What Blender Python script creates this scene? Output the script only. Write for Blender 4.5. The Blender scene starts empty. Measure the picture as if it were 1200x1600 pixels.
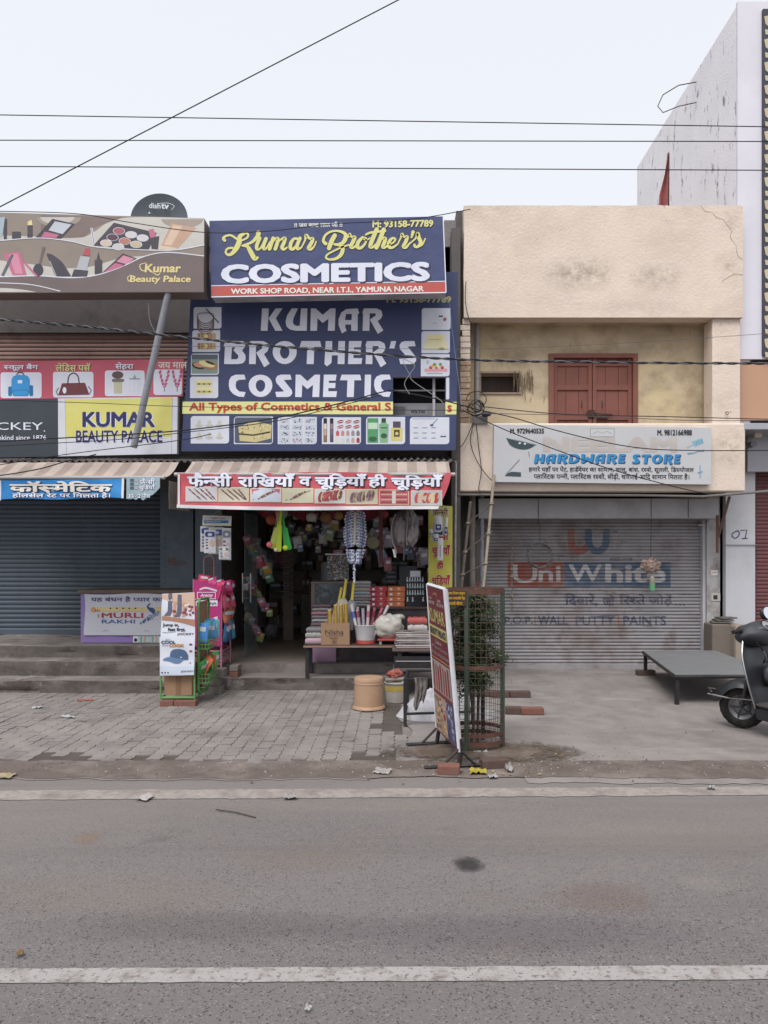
import bpy, bmesh, math, random
from mathutils import Vector, Matrix, noise as mnoise

# ------------------------------------------------------------------ camera, sky, sun, exposure
SC = bpy.context.scene
COL = SC.collection
CAM = Vector((0.0, 0.0, 1.65))
F, CX, CY = 1155.0, 620.0, 870.0           # focal length and principal point of the photograph in its own pixels
cd = bpy.data.cameras.new('camera'); co = bpy.data.objects.new('camera', cd); COL.objects.link(co)
co.location = CAM; co.rotation_euler = (math.radians(90), 0, 0)
cd.sensor_fit = 'VERTICAL'; cd.sensor_height = 36.0; cd.sensor_width = 27.0; cd.lens = 36.0 * F / 1600.0
cd.shift_x = (600 - CX) / 1600.0; cd.shift_y = (CY - 800) / 1600.0
cd.clip_start = 0.05; cd.clip_end = 3000
SC.camera = co

W = bpy.data.worlds.new('World'); SC.world = W; W.use_nodes = True
wn, wl = W.node_tree.nodes, W.node_tree.links
wn.clear()
SUN_EL, SUN_ROT = math.radians(58), math.radians(200)
sky = wn.new('ShaderNodeTexSky'); sky.sky_type = 'NISHITA'; sky.sun_disc = False
sky.sun_elevation = SUN_EL; sky.sun_rotation = SUN_ROT; sky.air_density = 1.0; sky.dust_density = 4.0; sky.ozone_density = 1.0
hsv = wn.new('ShaderNodeHueSaturation'); hsv.inputs['Saturation'].default_value = 0.16
wmix = wn.new('ShaderNodeMix'); wmix.data_type = 'RGBA'; wmix.inputs[0].default_value = 0.72
wmix.inputs[7].default_value = (6.85, 7.08, 7.7, 1)      # the even cloud layer
bg = wn.new('ShaderNodeBackground'); bg.inputs['Strength'].default_value = 0.10
wo = wn.new('ShaderNodeOutputWorld')
wl.new(sky.outputs[0], hsv.inputs['Color']); wl.new(hsv.outputs[0], wmix.inputs[6]); wl.new(wmix.outputs[2], bg.inputs[0]); wl.new(bg.outputs[0], wo.inputs[0])
sl = bpy.data.lights.new('sun', 'SUN'); sl.energy = 2.0; sl.angle = math.radians(35); sl.color = (1.0, 0.975, 0.95)
so = bpy.data.objects.new('sun', sl); COL.objects.link(so)
so.rotation_euler = (math.radians(32), 0, math.radians(-20)); so.location = (0, -5, 20)
SC.view_settings.view_transform = 'Standard'; SC.view_settings.look = 'None'
SC.view_settings.exposure = 0.62; SC.view_settings.gamma = 1.0; SC.view_settings.use_curve_mapping = False

rng = random.Random(7)
PI = math.pi

# ------------------------------------------------------------------ materials
def lin(h):
    h = h.lstrip('#'); o = []
    for i in (0, 2, 4):
        c = int(h[i:i+2], 16) / 255.0
        o.append(c / 12.92 if c <= 0.04045 else ((c + 0.055) / 1.055) ** 2.4)
    return tuple(o)

MATS = {}
def mat(name, c, rough=0.75, var=0.10, vs=5.0, dirt=None, ds=2.0, da=0.5, bump=0.0, bs=60.0, metal=0.0, spec=0.3, streak=False, two=None, emit=None):
    """Procedural material: base colour with tonal noise, an optional second colour in patches (wear) and bump."""
    if name in MATS: return MATS[name]
    m = bpy.data.materials.new(name); m.use_nodes = True
    n, l = m.node_tree.nodes, m.node_tree.links
    b = n['Principled BSDF']
    col = lin(c) if isinstance(c, str) else c
    tc = n.new('ShaderNodeTexCoord'); mp = n.new('ShaderNodeMapping'); l.new(tc.outputs['Object'], mp.inputs[0])
    if streak: mp.inputs['Scale'].default_value = (1, 1, 0.12)
    n1 = n.new('ShaderNodeTexNoise'); n1.inputs['Scale'].default_value = vs; n1.inputs['Detail'].default_value = 7; n1.inputs['Roughness'].default_value = 0.62
    l.new(mp.outputs[0], n1.inputs['Vector'])
    r1 = n.new('ShaderNodeMapRange'); r1.inputs[1].default_value = 0.3; r1.inputs[2].default_value = 0.7
    r1.inputs[3].default_value = 1 - var; r1.inputs[4].default_value = 1 + var
    l.new(n1.outputs['Fac'], r1.inputs[0])
    mul = n.new('ShaderNodeMix'); mul.data_type = 'RGBA'; mul.blend_type = 'MULTIPLY'; mul.inputs[0].default_value = 1
    mul.inputs[6].default_value = (*col, 1); l.new(r1.outputs[0], mul.inputs[7])
    out = mul.outputs[2]
    if dirt:
        n2 = n.new('ShaderNodeTexNoise'); n2.inputs['Scale'].default_value = ds; n2.inputs['Detail'].default_value = 8; n2.inputs['Roughness'].default_value = 0.68
        l.new(mp.outputs[0], n2.inputs['Vector'])
        r2 = n.new('ShaderNodeMapRange'); r2.inputs[1].default_value = 0.47; r2.inputs[2].default_value = 0.68; r2.inputs[4].default_value = da
        l.new(n2.outputs['Fac'], r2.inputs[0])
        mx = n.new('ShaderNodeMix'); mx.data_type = 'RGBA'; mx.inputs[7].default_value = (*lin(dirt), 1)
        l.new(r2.outputs[0], mx.inputs[0]); l.new(out, mx.inputs[6]); out = mx.outputs[2]
    l.new(out, b.inputs['Base Color'])
    b.inputs['Roughness'].default_value = rough; b.inputs['Metallic'].default_value = metal
    b.inputs['Specular IOR Level'].default_value = spec
    if bump:
        n3 = n.new('ShaderNodeTexNoise'); n3.inputs['Scale'].default_value = bs; n3.inputs['Detail'].default_value = 5
        l.new(tc.outputs['Object'], n3.inputs['Vector'])
        bp = n.new('ShaderNodeBump'); bp.inputs['Strength'].default_value = 0.6; bp.inputs['Distance'].default_value = bump
        l.new(n3.outputs['Fac'], bp.inputs['Height']); l.new(bp.outputs[0], b.inputs['Normal'])
    MATS[name] = m
    return m

def stain(m, c, scale, lo, hi, amt, stretch=(1, 1, 1), off=(0, 0, 0), det=7, rough=.65):
    """one more layer of weathering on a material: noise patches of another colour"""
    n, l = m.node_tree.nodes, m.node_tree.links; b = n['Principled BSDF']; src = b.inputs['Base Color'].links[0].from_socket
    tc = n.new('ShaderNodeTexCoord'); mp = n.new('ShaderNodeMapping'); mp.inputs['Scale'].default_value = stretch; mp.inputs['Location'].default_value = off; l.new(tc.outputs['Object'], mp.inputs[0])
    z = n.new('ShaderNodeTexNoise'); z.inputs['Scale'].default_value = scale; z.inputs['Detail'].default_value = det; z.inputs['Roughness'].default_value = rough; l.new(mp.outputs[0], z.inputs['Vector'])
    r = n.new('ShaderNodeMapRange'); r.inputs[1].default_value = lo; r.inputs[2].default_value = hi; r.inputs[4].default_value = amt; l.new(z.outputs['Fac'], r.inputs[0])
    x = n.new('ShaderNodeMix'); x.data_type = 'RGBA'; x.inputs[7].default_value = (*lin(c), 1); l.new(r.outputs[0], x.inputs[0]); l.new(src, x.inputs[6]); l.new(x.outputs[2], b.inputs['Base Color']); return m
def glass(name, c='#9fb0b0', alpha=0.25, rough=0.05):
    if name in MATS: return MATS[name]
    m = bpy.data.materials.new(name); m.use_nodes = True
    b = m.node_tree.nodes['Principled BSDF']; b.inputs['Base Color'].default_value = (*lin(c), 1)
    b.inputs['Alpha'].default_value = alpha; b.inputs['Roughness'].default_value = rough
    n, l = m.node_tree.nodes, m.node_tree.links
    nz = n.new('ShaderNodeTexNoise'); nz.inputs['Scale'].default_value = 9
    r = n.new('ShaderNodeMapRange'); r.inputs[3].default_value = rough; r.inputs[4].default_value = rough + 0.12
    l.new(nz.outputs['Fac'], r.inputs[0]); l.new(r.outputs[0], b.inputs['Roughness'])
    MATS[name] = m; return m

_inks = {}
def ink(h, rough=0.55):
    k = 'ink_' + h.lstrip('#')
    return mat(k, h, rough=rough, var=0.07, vs=3.0, spec=0.25, dirt='#8d8884', ds=1.7, da=0.10)

# ------------------------------------------------------------------ geometry helpers
def P(px, py, D):
    return Vector(((px - CX) * D / F, D, CAM.z - (py - CY) * D / F))
def X(px, D): return (px - CX) * D / F
def Z(py, D): return CAM.z - (py - CY) * D / F
def DZ(py, z=0.0): return (CAM.z - z) * F / (py - CY)     # distance of a point of known height z seen at row py

class Plane:
    """A real plane in the scene; pt() gives the point of it that the photograph shows at a pixel, so artwork is laid out on the sign itself."""
    def __init__(s, p0, n, warp=None, cuts=None):
        s.p0 = Vector(p0); s.n = Vector(n).normalized(); s.warp = warp; s.cuts = cuts
        if s.n.dot(CAM - s.p0) < 0: s.n = -s.n
    def pt(s, px, py, off=0.0):
        d = Vector(((px - CX) / F, 1.0, (CY - py) / F))
        t = (s.p0 - CAM).dot(s.n) / d.dot(s.n)
        p = CAM + d * t
        if s.warp: off += s.warp(p.x, p.z)
        return p + s.n * off
def FP(D, warp=None, cuts=None): return Plane((0, D, 0), (0, -1, 0), warp, cuts)
def P3(a, b, c): return Plane(a, (b - a).cross(c - a))

class MB:
    def __init__(s): s.v = []; s.f = []; s.m = []; s.mats = []; s.k = 0
    def mi(s, m):
        if m not in s.mats: s.mats.append(m)
        return s.mats.index(m)
    def add(s, vs, fs, m):
        o = len(s.v); s.v += [Vector(v) for v in vs]; i = s.mi(m)
        for f in fs: s.f.append(tuple(o + a for a in f)); s.m.append(i)
    def quad(s, a, b, c, d, m): s.add([a, b, c, d], [(0, 1, 2, 3)], m)
    def box(s, x0, x1, y0, y1, z0, z1, m, M=None):
        vs = [Vector((x, y, z)) for x in (x0, x1) for y in (y0, y1) for z in (z0, z1)]
        if M is not None: vs = [M @ v for v in vs]
        s.add(vs, [(0, 1, 3, 2), (4, 6, 7, 5), (0, 4, 5, 1), (2, 3, 7, 6), (0, 2, 6, 4), (1, 5, 7, 3)], m)
    def hull8(s, a, b, m):
        """solid between two quads a and b (each four points, same order)"""
        s.add(list(a) + list(b), [(3, 2, 1, 0), (4, 5, 6, 7)] + [(i, (i+1) % 4, 4 + (i+1) % 4, 4 + i) for i in range(4)], m)
    def slab(s, pts, t, n, m):
        """polygon pts thickened by t along n"""
        n = Vector(n); k = len(pts); p = [Vector(a) for a in pts]
        s.add(p + [a + n * t for a in p], [tuple(range(k - 1, -1, -1)), tuple(range(k, 2 * k))] + [(i, (i+1) % k, k + (i+1) % k, k + i) for i in range(k)], m)
    def tube(s, pts, r, m, seg=8, closed=False, cap=True):
        pts = [Vector(p) for p in pts]; n = len(pts); rs = r if isinstance(r, (list, tuple)) else [r] * n
        vs = []; up = None
        for i, p in enumerate(pts):
            a = pts[(i - 1) % n] if (closed or i > 0) else p
            b = pts[(i + 1) % n] if (closed or i < n - 1) else p
            t = (b - a).normalized() if (b - a).length > 1e-9 else Vector((0, 0, 1))
            if up is None:
                up = Vector((0, 0, 1)) if abs(t.z) < 0.9 else Vector((1, 0, 0))
            up = (up - t * up.dot(t)); up = up.normalized() if up.length > 1e-6 else t.orthogonal().normalized()
            w = t.cross(up)
            for j in range(seg):
                q = 2 * PI * j / seg
                vs.append(p + (up * math.cos(q) + w * math.sin(q)) * rs[i])
        fs = []
        for i in range(n if closed else n - 1):
            i2 = (i + 1) % n
            for j in range(seg):
                j2 = (j + 1) % seg
                fs.append((i*seg + j, i*seg + j2, i2*seg + j2, i2*seg + j))
        if cap and not closed: fs += [tuple(range(seg - 1, -1, -1)), tuple((n-1)*seg + j for j in range(seg))]
        s.add(vs, fs, m)
    def lathe(s, prof, c, m, seg=24, M=None, cap=True):
        """prof: (radius, z) pairs around a vertical axis through c"""
        c = Vector(c); vs = []
        for (r, z) in prof:
            for j in range(seg):
                q = 2*PI*j/seg; v = Vector((r*math.cos(q), r*math.sin(q), z)); vs.append((M @ v if M is not None else v) + c)
        fs = []
        for i in range(len(prof) - 1):
            for j in range(seg):
                j2 = (j+1) % seg; fs.append((i*seg + j, i*seg + j2, (i+1)*seg + j2, (i+1)*seg + j))
        if cap: fs += [tuple(range(seg - 1, -1, -1)), tuple((len(prof)-1)*seg + j for j in range(seg))]
        s.add(vs, fs, m)
    def blob(s, c, r, m, sub=2, amp=0.2, freq=2.0, seed=0, M=None, flat=None):
        bm = bmesh.new(); bmesh.ops.create_icosphere(bm, subdivisions=sub, radius=1)
        vs = []
        for v in bm.verts:
            p = v.co.copy(); k = 1 + amp * mnoise.noise(p * freq + Vector((seed*3.1, seed*1.7, seed)))
            p = Vector((p.x*r[0]*k, p.y*r[1]*k, p.z*r[2]*k))
            if flat is not None and p.z < flat: p.z = flat
            if M is not None: p = M @ p
            vs.append(p + Vector(c))
        s.add(vs, [tuple(v.index for v in f.verts) for f in bm.faces], m); bm.free()
    def grid(s, fn, nu, nv, m, thick=None):
        vs = [fn(i/nu, j/nv) for j in range(nv+1) for i in range(nu+1)]
        fs = [(j*(nu+1)+i, j*(nu+1)+i+1, (j+1)*(nu+1)+i+1, (j+1)*(nu+1)+i) for j in range(nv) for i in range(nu)]
        s.add(vs, fs, m)
        if thick is not None:
            t = Vector(thick); k = len(vs); o = [v + t for v in vs]
            s.add(o, [tuple(reversed(f)) for f in fs], m)
            e = [i for i in range(nu+1)] + [(j+1)*(nu+1)+nu for j in range(nv)] + [nv*(nu+1)+i for i in range(nu-1, -1, -1)] + [j*(nu+1) for j in range(nv-1, 0, -1)]
            ring = [vs[i] for i in e] + [o[i] for i in e]; q = len(e)
            s.add(ring, [((i+1) % q, i, q + i, q + (i+1) % q) for i in range(q)], m)
    # ---- printed artwork on a plane; all coordinates are photograph pixels of that plane
    def print2d(s, pl, vs, fs, m, off):
        if pl.cuts:
            bm = bmesh.new(); bv = [bm.verts.new((x, y, 0)) for x, y in vs]
            for f in fs:
                try: bm.faces.new([bv[i] for i in f])
                except ValueError: pass
            ys = [y for _, y in vs]; lo, hi = min(ys), max(ys)
            for c in pl.cuts:
                if lo < c < hi:
                    bmesh.ops.bisect_plane(bm, geom=bm.verts[:] + bm.edges[:] + bm.faces[:], plane_co=(0, c, 0), plane_no=(0, 1, 0))
            bm.verts.index_update()
            vs = [(v.co.x, v.co.y) for v in bm.verts]; fs = [tuple(v.index for v in f.verts) for f in bm.faces]; bm.free()
        s.add([pl.pt(x, y, off) for x, y in vs], fs, m)
    def pp(s, pl, pts, m, off=0.002):
        s.k += 1; s.print2d(pl, pts, [tuple(range(len(pts)))], m, off + (s.k % 7) * 0.00007)
    def pr(s, pl, x0, y0, x1, y1, m, off=0.002, r=0.0, n=1):
        if pl.warp and not pl.cuts:
            nu, nv = 8, 5; s.k += 1
            s.print2d(pl, [(x0+(x1-x0)*i/nu, y0+(y1-y0)*j/nv) for j in range(nv+1) for i in range(nu+1)], [(j*(nu+1)+i, j*(nu+1)+i+1, (j+1)*(nu+1)+i+1, (j+1)*(nu+1)+i) for j in range(nv) for i in range(nu)], m, off + (s.k % 7)*.00007); return
        if r <= 0: s.pp(pl, [(x0, y0), (x1, y0), (x1, y1), (x0, y1)], m, off); return
        pts = []
        for (cx, cy, a) in ((x1-r, y0+r, -90), (x1-r, y1-r, 0), (x0+r, y1-r, 90), (x0+r, y0+r, 180)):
            for k in range(5):
                q = math.radians(a + 22.5*k); pts.append((cx + r*math.cos(q), cy + r*math.sin(q)))
        s.pp(pl, pts, m, off)
    def pe(s, pl, cx, cy, rx, ry, m, off=0.003, rot=0, n=20, a0=0, a1=360):
        pts = []; c_, s_ = math.cos(math.radians(rot)), math.sin(math.radians(rot))
        full = (a1 - a0) >= 360
        for k in range(n if full else n + 1):
            q = math.radians(a0 + (a1 - a0) * k / n); x, y = rx*math.cos(q), ry*math.sin(q)
            pts.append((cx + x*c_ - y*s_, cy + x*s_ + y*c_))
        s.pp(pl, pts, m, off)
    def line(s, pl, pts, w, m, off=0.003, smooth=0, closed=False):
        """stroke through pts; w a number or one width per point"""
        ws = list(w) if isinstance(w, (list, tuple)) else [w] * len(pts)
        if smooth:
            q, qw = [], []
            n = len(pts)
            for i in range(n - 1):
                p0, p1, p2, p3 = pts[max(i-1, 0)], pts[i], pts[i+1], pts[min(i+2, n-1)]
                for k in range(smooth):
                    t = k / smooth
                    q.append(tuple(0.5*((2*p1[a]) + (-p0[a]+p2[a])*t + (2*p0[a]-5*p1[a]+4*p2[a]-p3[a])*t*t + (-p0[a]+3*p1[a]-3*p2[a]+p3[a])*t**3) for a in (0, 1)))
                    qw.append(ws[i]*(1-t) + ws[i+1]*t)
            q.append(pts[-1]); qw.append(ws[-1]); pts, ws = q, qw
        n = len(pts); vs = []
        for i in range(n):
            a = pts[i-1] if i else pts[0]; b = pts[i+1] if i < n-1 else pts[-1]
            dx, dy = b[0]-a[0], b[1]-a[1]; L = math.hypot(dx, dy) or 1
            nx, ny = -dy/L*ws[i]/2, dx/L*ws[i]/2
            vs += [(pts[i][0]+nx, pts[i][1]+ny), (pts[i][0]-nx, pts[i][1]-ny)]
        fs = [(2*i, 2*i+1, 2*i+3, 2*i+2) for i in range(n-1)]
        s.k += 1; o = off + (s.k % 7) * 0.0001
        s.print2d(pl, vs, fs, m, o)
        if smooth:
            for e in (0, -1): s.pe(pl, pts[e][0], pts[e][1], ws[e]/2, ws[e]/2, m, o + 0.00004, n=10)
    def text(s, pl, t, box, m, off=0.003, bold=0.0, shear=0.0, slope=0.0, track=1.0):
        """a line of writing fitted to a box; heavier weights stack a few slightly shifted copies"""
        vs, fs = text2d(t, 0.0, track)
        if not vs: return
        if shear: vs = [(x + shear*y, y, k) for x, y, k in vs]
        xs = [v[0] for v in vs]; ys = [v[1] for v in vs]
        x0, x1, y0, y1 = min(xs)-bold, max(xs)+bold, min(ys)-bold, max(ys)+bold; bx0, by0, bx1, by1 = box
        sx = (bx1-bx0)/(x1-x0 or 1); sy = (by1-by0)/(y1-y0 or 1)
        nsh = 0 if bold < .006 else (4 if bold < .022 else 8)
        shifts = [(0, 0)] + [(bold*math.cos(2*PI*(i+.5)/nsh)*1.15, bold*math.sin(2*PI*(i+.5)/nsh)*1.15) for i in range(nsh)]
        lim = (max(-bold, -.2), bold)
        for si, (ax, ay) in enumerate(shifts):
            groups = {}
            pv = [(bx0 + (x+ax-x0)*sx, by1 - (y+ay-y0)*sy + slope*((x+ax-x0)*sx), k) for x, y, k in vs]
            for f in fs: groups.setdefault(pv[f[0]][2], []).append(f)
            for k, g in groups.items():
                ids = sorted({i for f in g for i in f}); mp = {a: b for b, a in enumerate(ids)}
                s.print2d(pl, [pv[i][:2] for i in ids], [tuple(mp[i] for i in f) for f in g], m, off + k*0.00004 + si*0.0002)
    def band(s, pl, top, bot, m, off=0.002, n=60):
        """area between two curves given as (x, y) knots"""
        def at(c, x):
            i = 0
            while i < len(c)-2 and x > c[i+1][0]: i += 1
            p0, p1, p2, p3 = c[max(i-1, 0)], c[i], c[i+1], c[min(i+2, len(c)-1)]
            h = p2[0]-p1[0]; u = min(1, max(0, (x-p1[0])/h)); m1 = (p2[1]-p0[1])/((p2[0]-p0[0]) or 1)*h; m2 = (p3[1]-p1[1])/((p3[0]-p1[0]) or 1)*h
            return (2*u**3-3*u*u+1)*p1[1] + (u**3-2*u*u+u)*m1 + (-2*u**3+3*u*u)*p2[1] + (u**3-u*u)*m2
        xa, xb = max(top[0][0], bot[0][0]), min(top[-1][0], bot[-1][0])
        vs = []
        for i in range(n+1):
            x = xa + (xb-xa)*i/n; a, b = at(top, x), at(bot, x); vs += [(x, a), (x, max(a, b))]
        s.k += 1
        s.print2d(pl, vs, [(2*i, 2*i+2, 2*i+3, 2*i+1) for i in range(n)], m, off + (s.k % 7)*.00007)
    def build(s, name, parent=None, smooth=None, bevel=0, origin=None, sub=0):
        me = bpy.data.meshes.new(name)
        if parent is not None:
            r = parent
            while r.parent is not None: r = r.parent
            o = Vector(r.location)
        elif origin is not None: o = Vector(origin)
        elif s.v:
            lo = [min(v[i] for v in s.v) for i in range(3)]; hi = [max(v[i] for v in s.v) for i in range(3)]
            o = Vector(((lo[0]+hi[0])/2, (lo[1]+hi[1])/2, lo[2]))
        else: o = Vector()
        me.from_pydata([v - o for v in s.v], [], s.f)
        for m in s.mats: me.materials.append(m)
        me.polygons.foreach_set('material_index', s.m)
        if smooth is not None:
            me.shade_smooth(); me.set_sharp_from_angle(angle=math.radians(smooth))
        me.update()
        ob = bpy.data.objects.new(name, me); COL.objects.link(ob)
        if parent is not None: ob.parent = parent
        else: ob.location = o
        if bevel:
            b = ob.modifiers.new('bevel', 'BEVEL'); b.width = bevel; b.segments = 2; b.limit_method = 'ANGLE'
        return ob

_tc = {}
def _mesh_of(t, bold, track):
    c = bpy.data.curves.new('lettering', 'FONT'); c.body = t; c.offset = bold; c.resolution_u = 3; c.space_character = track
    c.fill_mode = 'FRONT'; c.dimensions = '2D'
    o = bpy.data.objects.new('lettering', c); COL.objects.link(o)
    dg = bpy.context.evaluated_depsgraph_get(); e = o.evaluated_get(dg); me = e.to_mesh()
    vs = [(v.co.x, v.co.y) for v in me.vertices]; fs = [tuple(p.vertices) for p in me.polygons]
    e.to_mesh_clear(); bpy.data.objects.remove(o); bpy.data.curves.remove(c)
    return vs, fs
_adv = {}
def _advance(t):
    if t in _adv: return _adv[t]
    a = max(v[0] for v in _mesh_of(t + '|', 0, 1)[0]) - max(v[0] for v in _mesh_of('|', 0, 1)[0])
    _adv[t] = a; return a
def text2d(t, bold, track):
    """ink outline of a line of writing; '~' after a Devanagari consonant makes its half form (right-hand bar cut away)"""
    key = (t, bold, track)
    if key in _tc: return _tc[key]
    runs = t.split('~'); V, Fs, x = [], [], 0.0; isl = 0
    for ri, run in enumerate(runs):
        if not run: continue
        vs, fs = _mesh_of(run, bold, track)
        adv = _advance(run)
        if ri < len(runs) - 1:
            cut = adv - 0.165
            bm = bmesh.new(); bv = [bm.verts.new((a, b, 0)) for a, b in vs]
            for f in fs:
                try: bm.faces.new([bv[i] for i in f])
                except ValueError: pass
            bmesh.ops.bisect_plane(bm, geom=bm.verts[:] + bm.edges[:] + bm.faces[:], plane_co=(cut, 0, 0), plane_no=(1, 0, 0), clear_outer=True)
            bm.verts.index_update(); vs = [(v.co.x, v.co.y) for v in bm.verts]; fs = [tuple(v.index for v in f.verts) for f in bm.faces]; bm.free()
            adv = cut + 0.01
        # connected pieces get tiny depth steps so that overlapping glyphs are never coplanar
        par = list(range(len(vs)))
        def find(a):
            while par[a] != a: par[a] = par[par[a]]; a = par[a]
            return a
        for f in fs:
            for q in f[1:]:
                a, b = find(f[0]), find(q)
                if a != b: par[a] = b
        ids = {}
        o = len(V)
        for i, (a, b) in enumerate(vs):
            r = find(i)
            if r not in ids: ids[r] = isl; isl += 1
            V.append((a + x, b, ids[r] % 5))
        Fs += [tuple(o + i for i in f) for f in fs]
        x += adv
    _tc[key] = (V, Fs); return V, Fs

# traced display capitals (0..1 box, y down)
GL = {
 'K': [[(.06,0),(.37,0),(.31,1),(0,1)], [(.68,0),(1,0),(.69,.44),(1,1),(.67,1),(.36,.45)]],
 'U': [[(.28,0),(.57,0),(.37,.42),(.33,.6),(.38,.73),(.5,.78),(.65,.78),(.71,0),(1,0),(.97,1),(.47,1),(.2,.94),(.04,.8),(0,.58),(.08,.3)]],
 'M': [[(.02,0),(.21,0),(.49,.29),(.79,0),(1,0),(.965,1),(.69,1),(.717,.46),(.49,.65),(.283,.44),(.26,1),(0,1)]],
 'A': [[(.16,1.12),(0,.75),(0,.48),(.13,.19),(.37,.03),(.93,0),(1,.22),(.93,.25),(.92,1),(.61,1),(.61,.72),(.33,.72),(.32,.84),(.39,1)], ],
 'R': [[(0,.21),(.08,0),(.69,0),(.91,.1),(.96,.29),(.89,.45),(.73,.57),(1,.98),(.74,1.14),(.36,.5),(.65,.31),(.62,.22),(.35,.22),(.34,1),(.02,1),(.04,.22)]],
 'B': [[(.1,0),(.88,0),(1,.1),(.96,.27),(.84,.4),(1,.63),(.99,.83),(.88,.96),(.64,1),(.02,1),(.06,.25),(0,.21)]],
 'O': [[(.5+.5*math.cos(a*PI/12)*(1-.06*math.sin(a*PI/12)), .5+.5*math.sin(a*PI/12)) for a in range(24)]],
 'T': [[(.08,0),(.94,0),(1,.25),(.67,.25),(.64,1),(.32,1),(.35,.25),(0,.25)]],
 'H': [[(.06,0),(.38,0),(.37,.4),(.66,.4),(.68,0),(1,0),(.97,1),(.64,1),(.65,.62),(.36,.62),(.34,.95),(.12,1.1),(0,1)]],
 'E': [[(.06,0),(.97,0),(.9,.27),(.42,.27),(.42,.37),(.9,.37),(.87,.6),(.38,.6),(.38,.74),(1,.74),(.94,1),(0,1)]],
 "'": [[(.27,0),(1,0),(.73,.33),(0,.33)]],
 'S': [[(.33,0),(.89,0),(.96,.22),(.5,.24),(.97,.69),(1,.84),(.87,.97),(.69,1),(.07,1),(0,.77),(.52,.75),(.05,.35),(.02,.18),(.13,.05)]],
 'C': [[(.4,0),(.92,0),(1,.21),(.62,.23),(.45,.3),(.4,.48),(.45,.63),(.62,.75),(1,.78),(.89,1),(.57,.98),(.27,.87),(.07,.7),(0,.48),(.02,.25),(.15,.08)]],
 'I': [[(.08,0),(1,0),(.92,1),(0,1)]],
 'D': [[(.04,0),(.6,0),(.86,.12),(1,.42),(.9,.76),(.7,.94),(.45,1),(0,1),(.02,.3),(.32,.3),(.3,.78),(.48,.78),(.62,.68),(.68,.46),(.62,.28),(.5,.22),(0,.22)]],
 'W': [[(.0,0),(.27,0),(.25,.55),(.46,.3),(.54,.3),(.72,.55),(.75,0),(1,0),(.94,1),(.74,1),(.5,.7),(.25,1),(.05,1)]],
}
GH = {'A': [(.36,.25),(.64,.25),(.63,.52),(.31,.52)], 'B': [(.38,.27),(.54,.27),(.44,.4),(.67,.63),(.66,.74),(.58,.79),(.34,.79)],
      'O': [(.5+.2*math.cos(a*PI/8)*(1-.1*math.sin(a*PI/8)), .5+.27*math.sin(a*PI/8)) for a in range(16)]}
GW = {'M': 1.1, 'O': 1.05, 'I': .3, "'": .3, 'S': .75, 'C': .75, 'E': .62, 'T': .95, 'K': .95, 'U': .95, 'W': 1.15, 'D': .95, 'A': .9, 'R': .92, 'B': .96, 'H': .9}
def glyphs(mb, pl, word, x0, x1, y0, y1, m, off=0.004, shear=0.0, gap=0.13, hole=None):
    tot = sum(GW[c] if c != ' ' else .6 for c in word) + gap*(len(word)-1); u = (x1-x0)/tot; x = x0
    for c in word:
        if c == ' ': x += u*(.6+gap); continue
        w = GW[c]*u
        fx = lambda a, b: (x + a*w + shear*(1-b)*(y1-y0), y0 + b*(y1-y0))
        for poly in GL[c]:
            pts = [fx(a, b) for a, b in poly]
            if c in GH:          # the counter is left open
                h = [fx(a, b) for a, b in GH[c]]
                from mathutils.geometry import tessellate_polygon
                tri = tessellate_polygon([[Vector((a, b, 0)) for a, b in [fx(a, b) for a, b in poly]], [Vector((a, b, 0)) for a, b in h]])
                allp = [fx(a, b) for a, b in poly] + h
                mb.print2d(pl, allp, [tuple(t) for t in tri], m, off)
            else: mb.pp(pl, pts, m, off)
        x += w + gap*u

# ------------------------------------------------------------------ scene graph helpers
def tag(o, label=None, cat=None, group=None, kind=None):
    if label: o['label'] = label
    if cat: o['category'] = cat
    if group: o['group'] = group
    if kind: o['kind'] = kind
    return o
def thing(name, label, cat, loc=(0, 0, 0), group=None):
    o = bpy.data.objects.new(name, None); COL.objects.link(o); o.location = loc; o.empty_display_size = 0.1
    return tag(o, label, cat, group)
def solo(mb, name, label, cat, group=None, **k): return tag(mb.build(name, **k), label, cat, group)
def struct(mb, name, label=None, **k): return tag(mb.build(name, **k), label, None, None, 'structure')
def copy_tree(o, loc=None, parent=None, rz=None, label=None):
    c = o.copy(); COL.objects.link(c)
    if parent is not None: c.parent = parent
    if loc is not None: c.location = loc
    if rz is not None: c.rotation_euler.z = rz
    if label: c['label'] = label
    for ch in list(o.children): copy_tree(ch, None, c)
    return c

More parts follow.
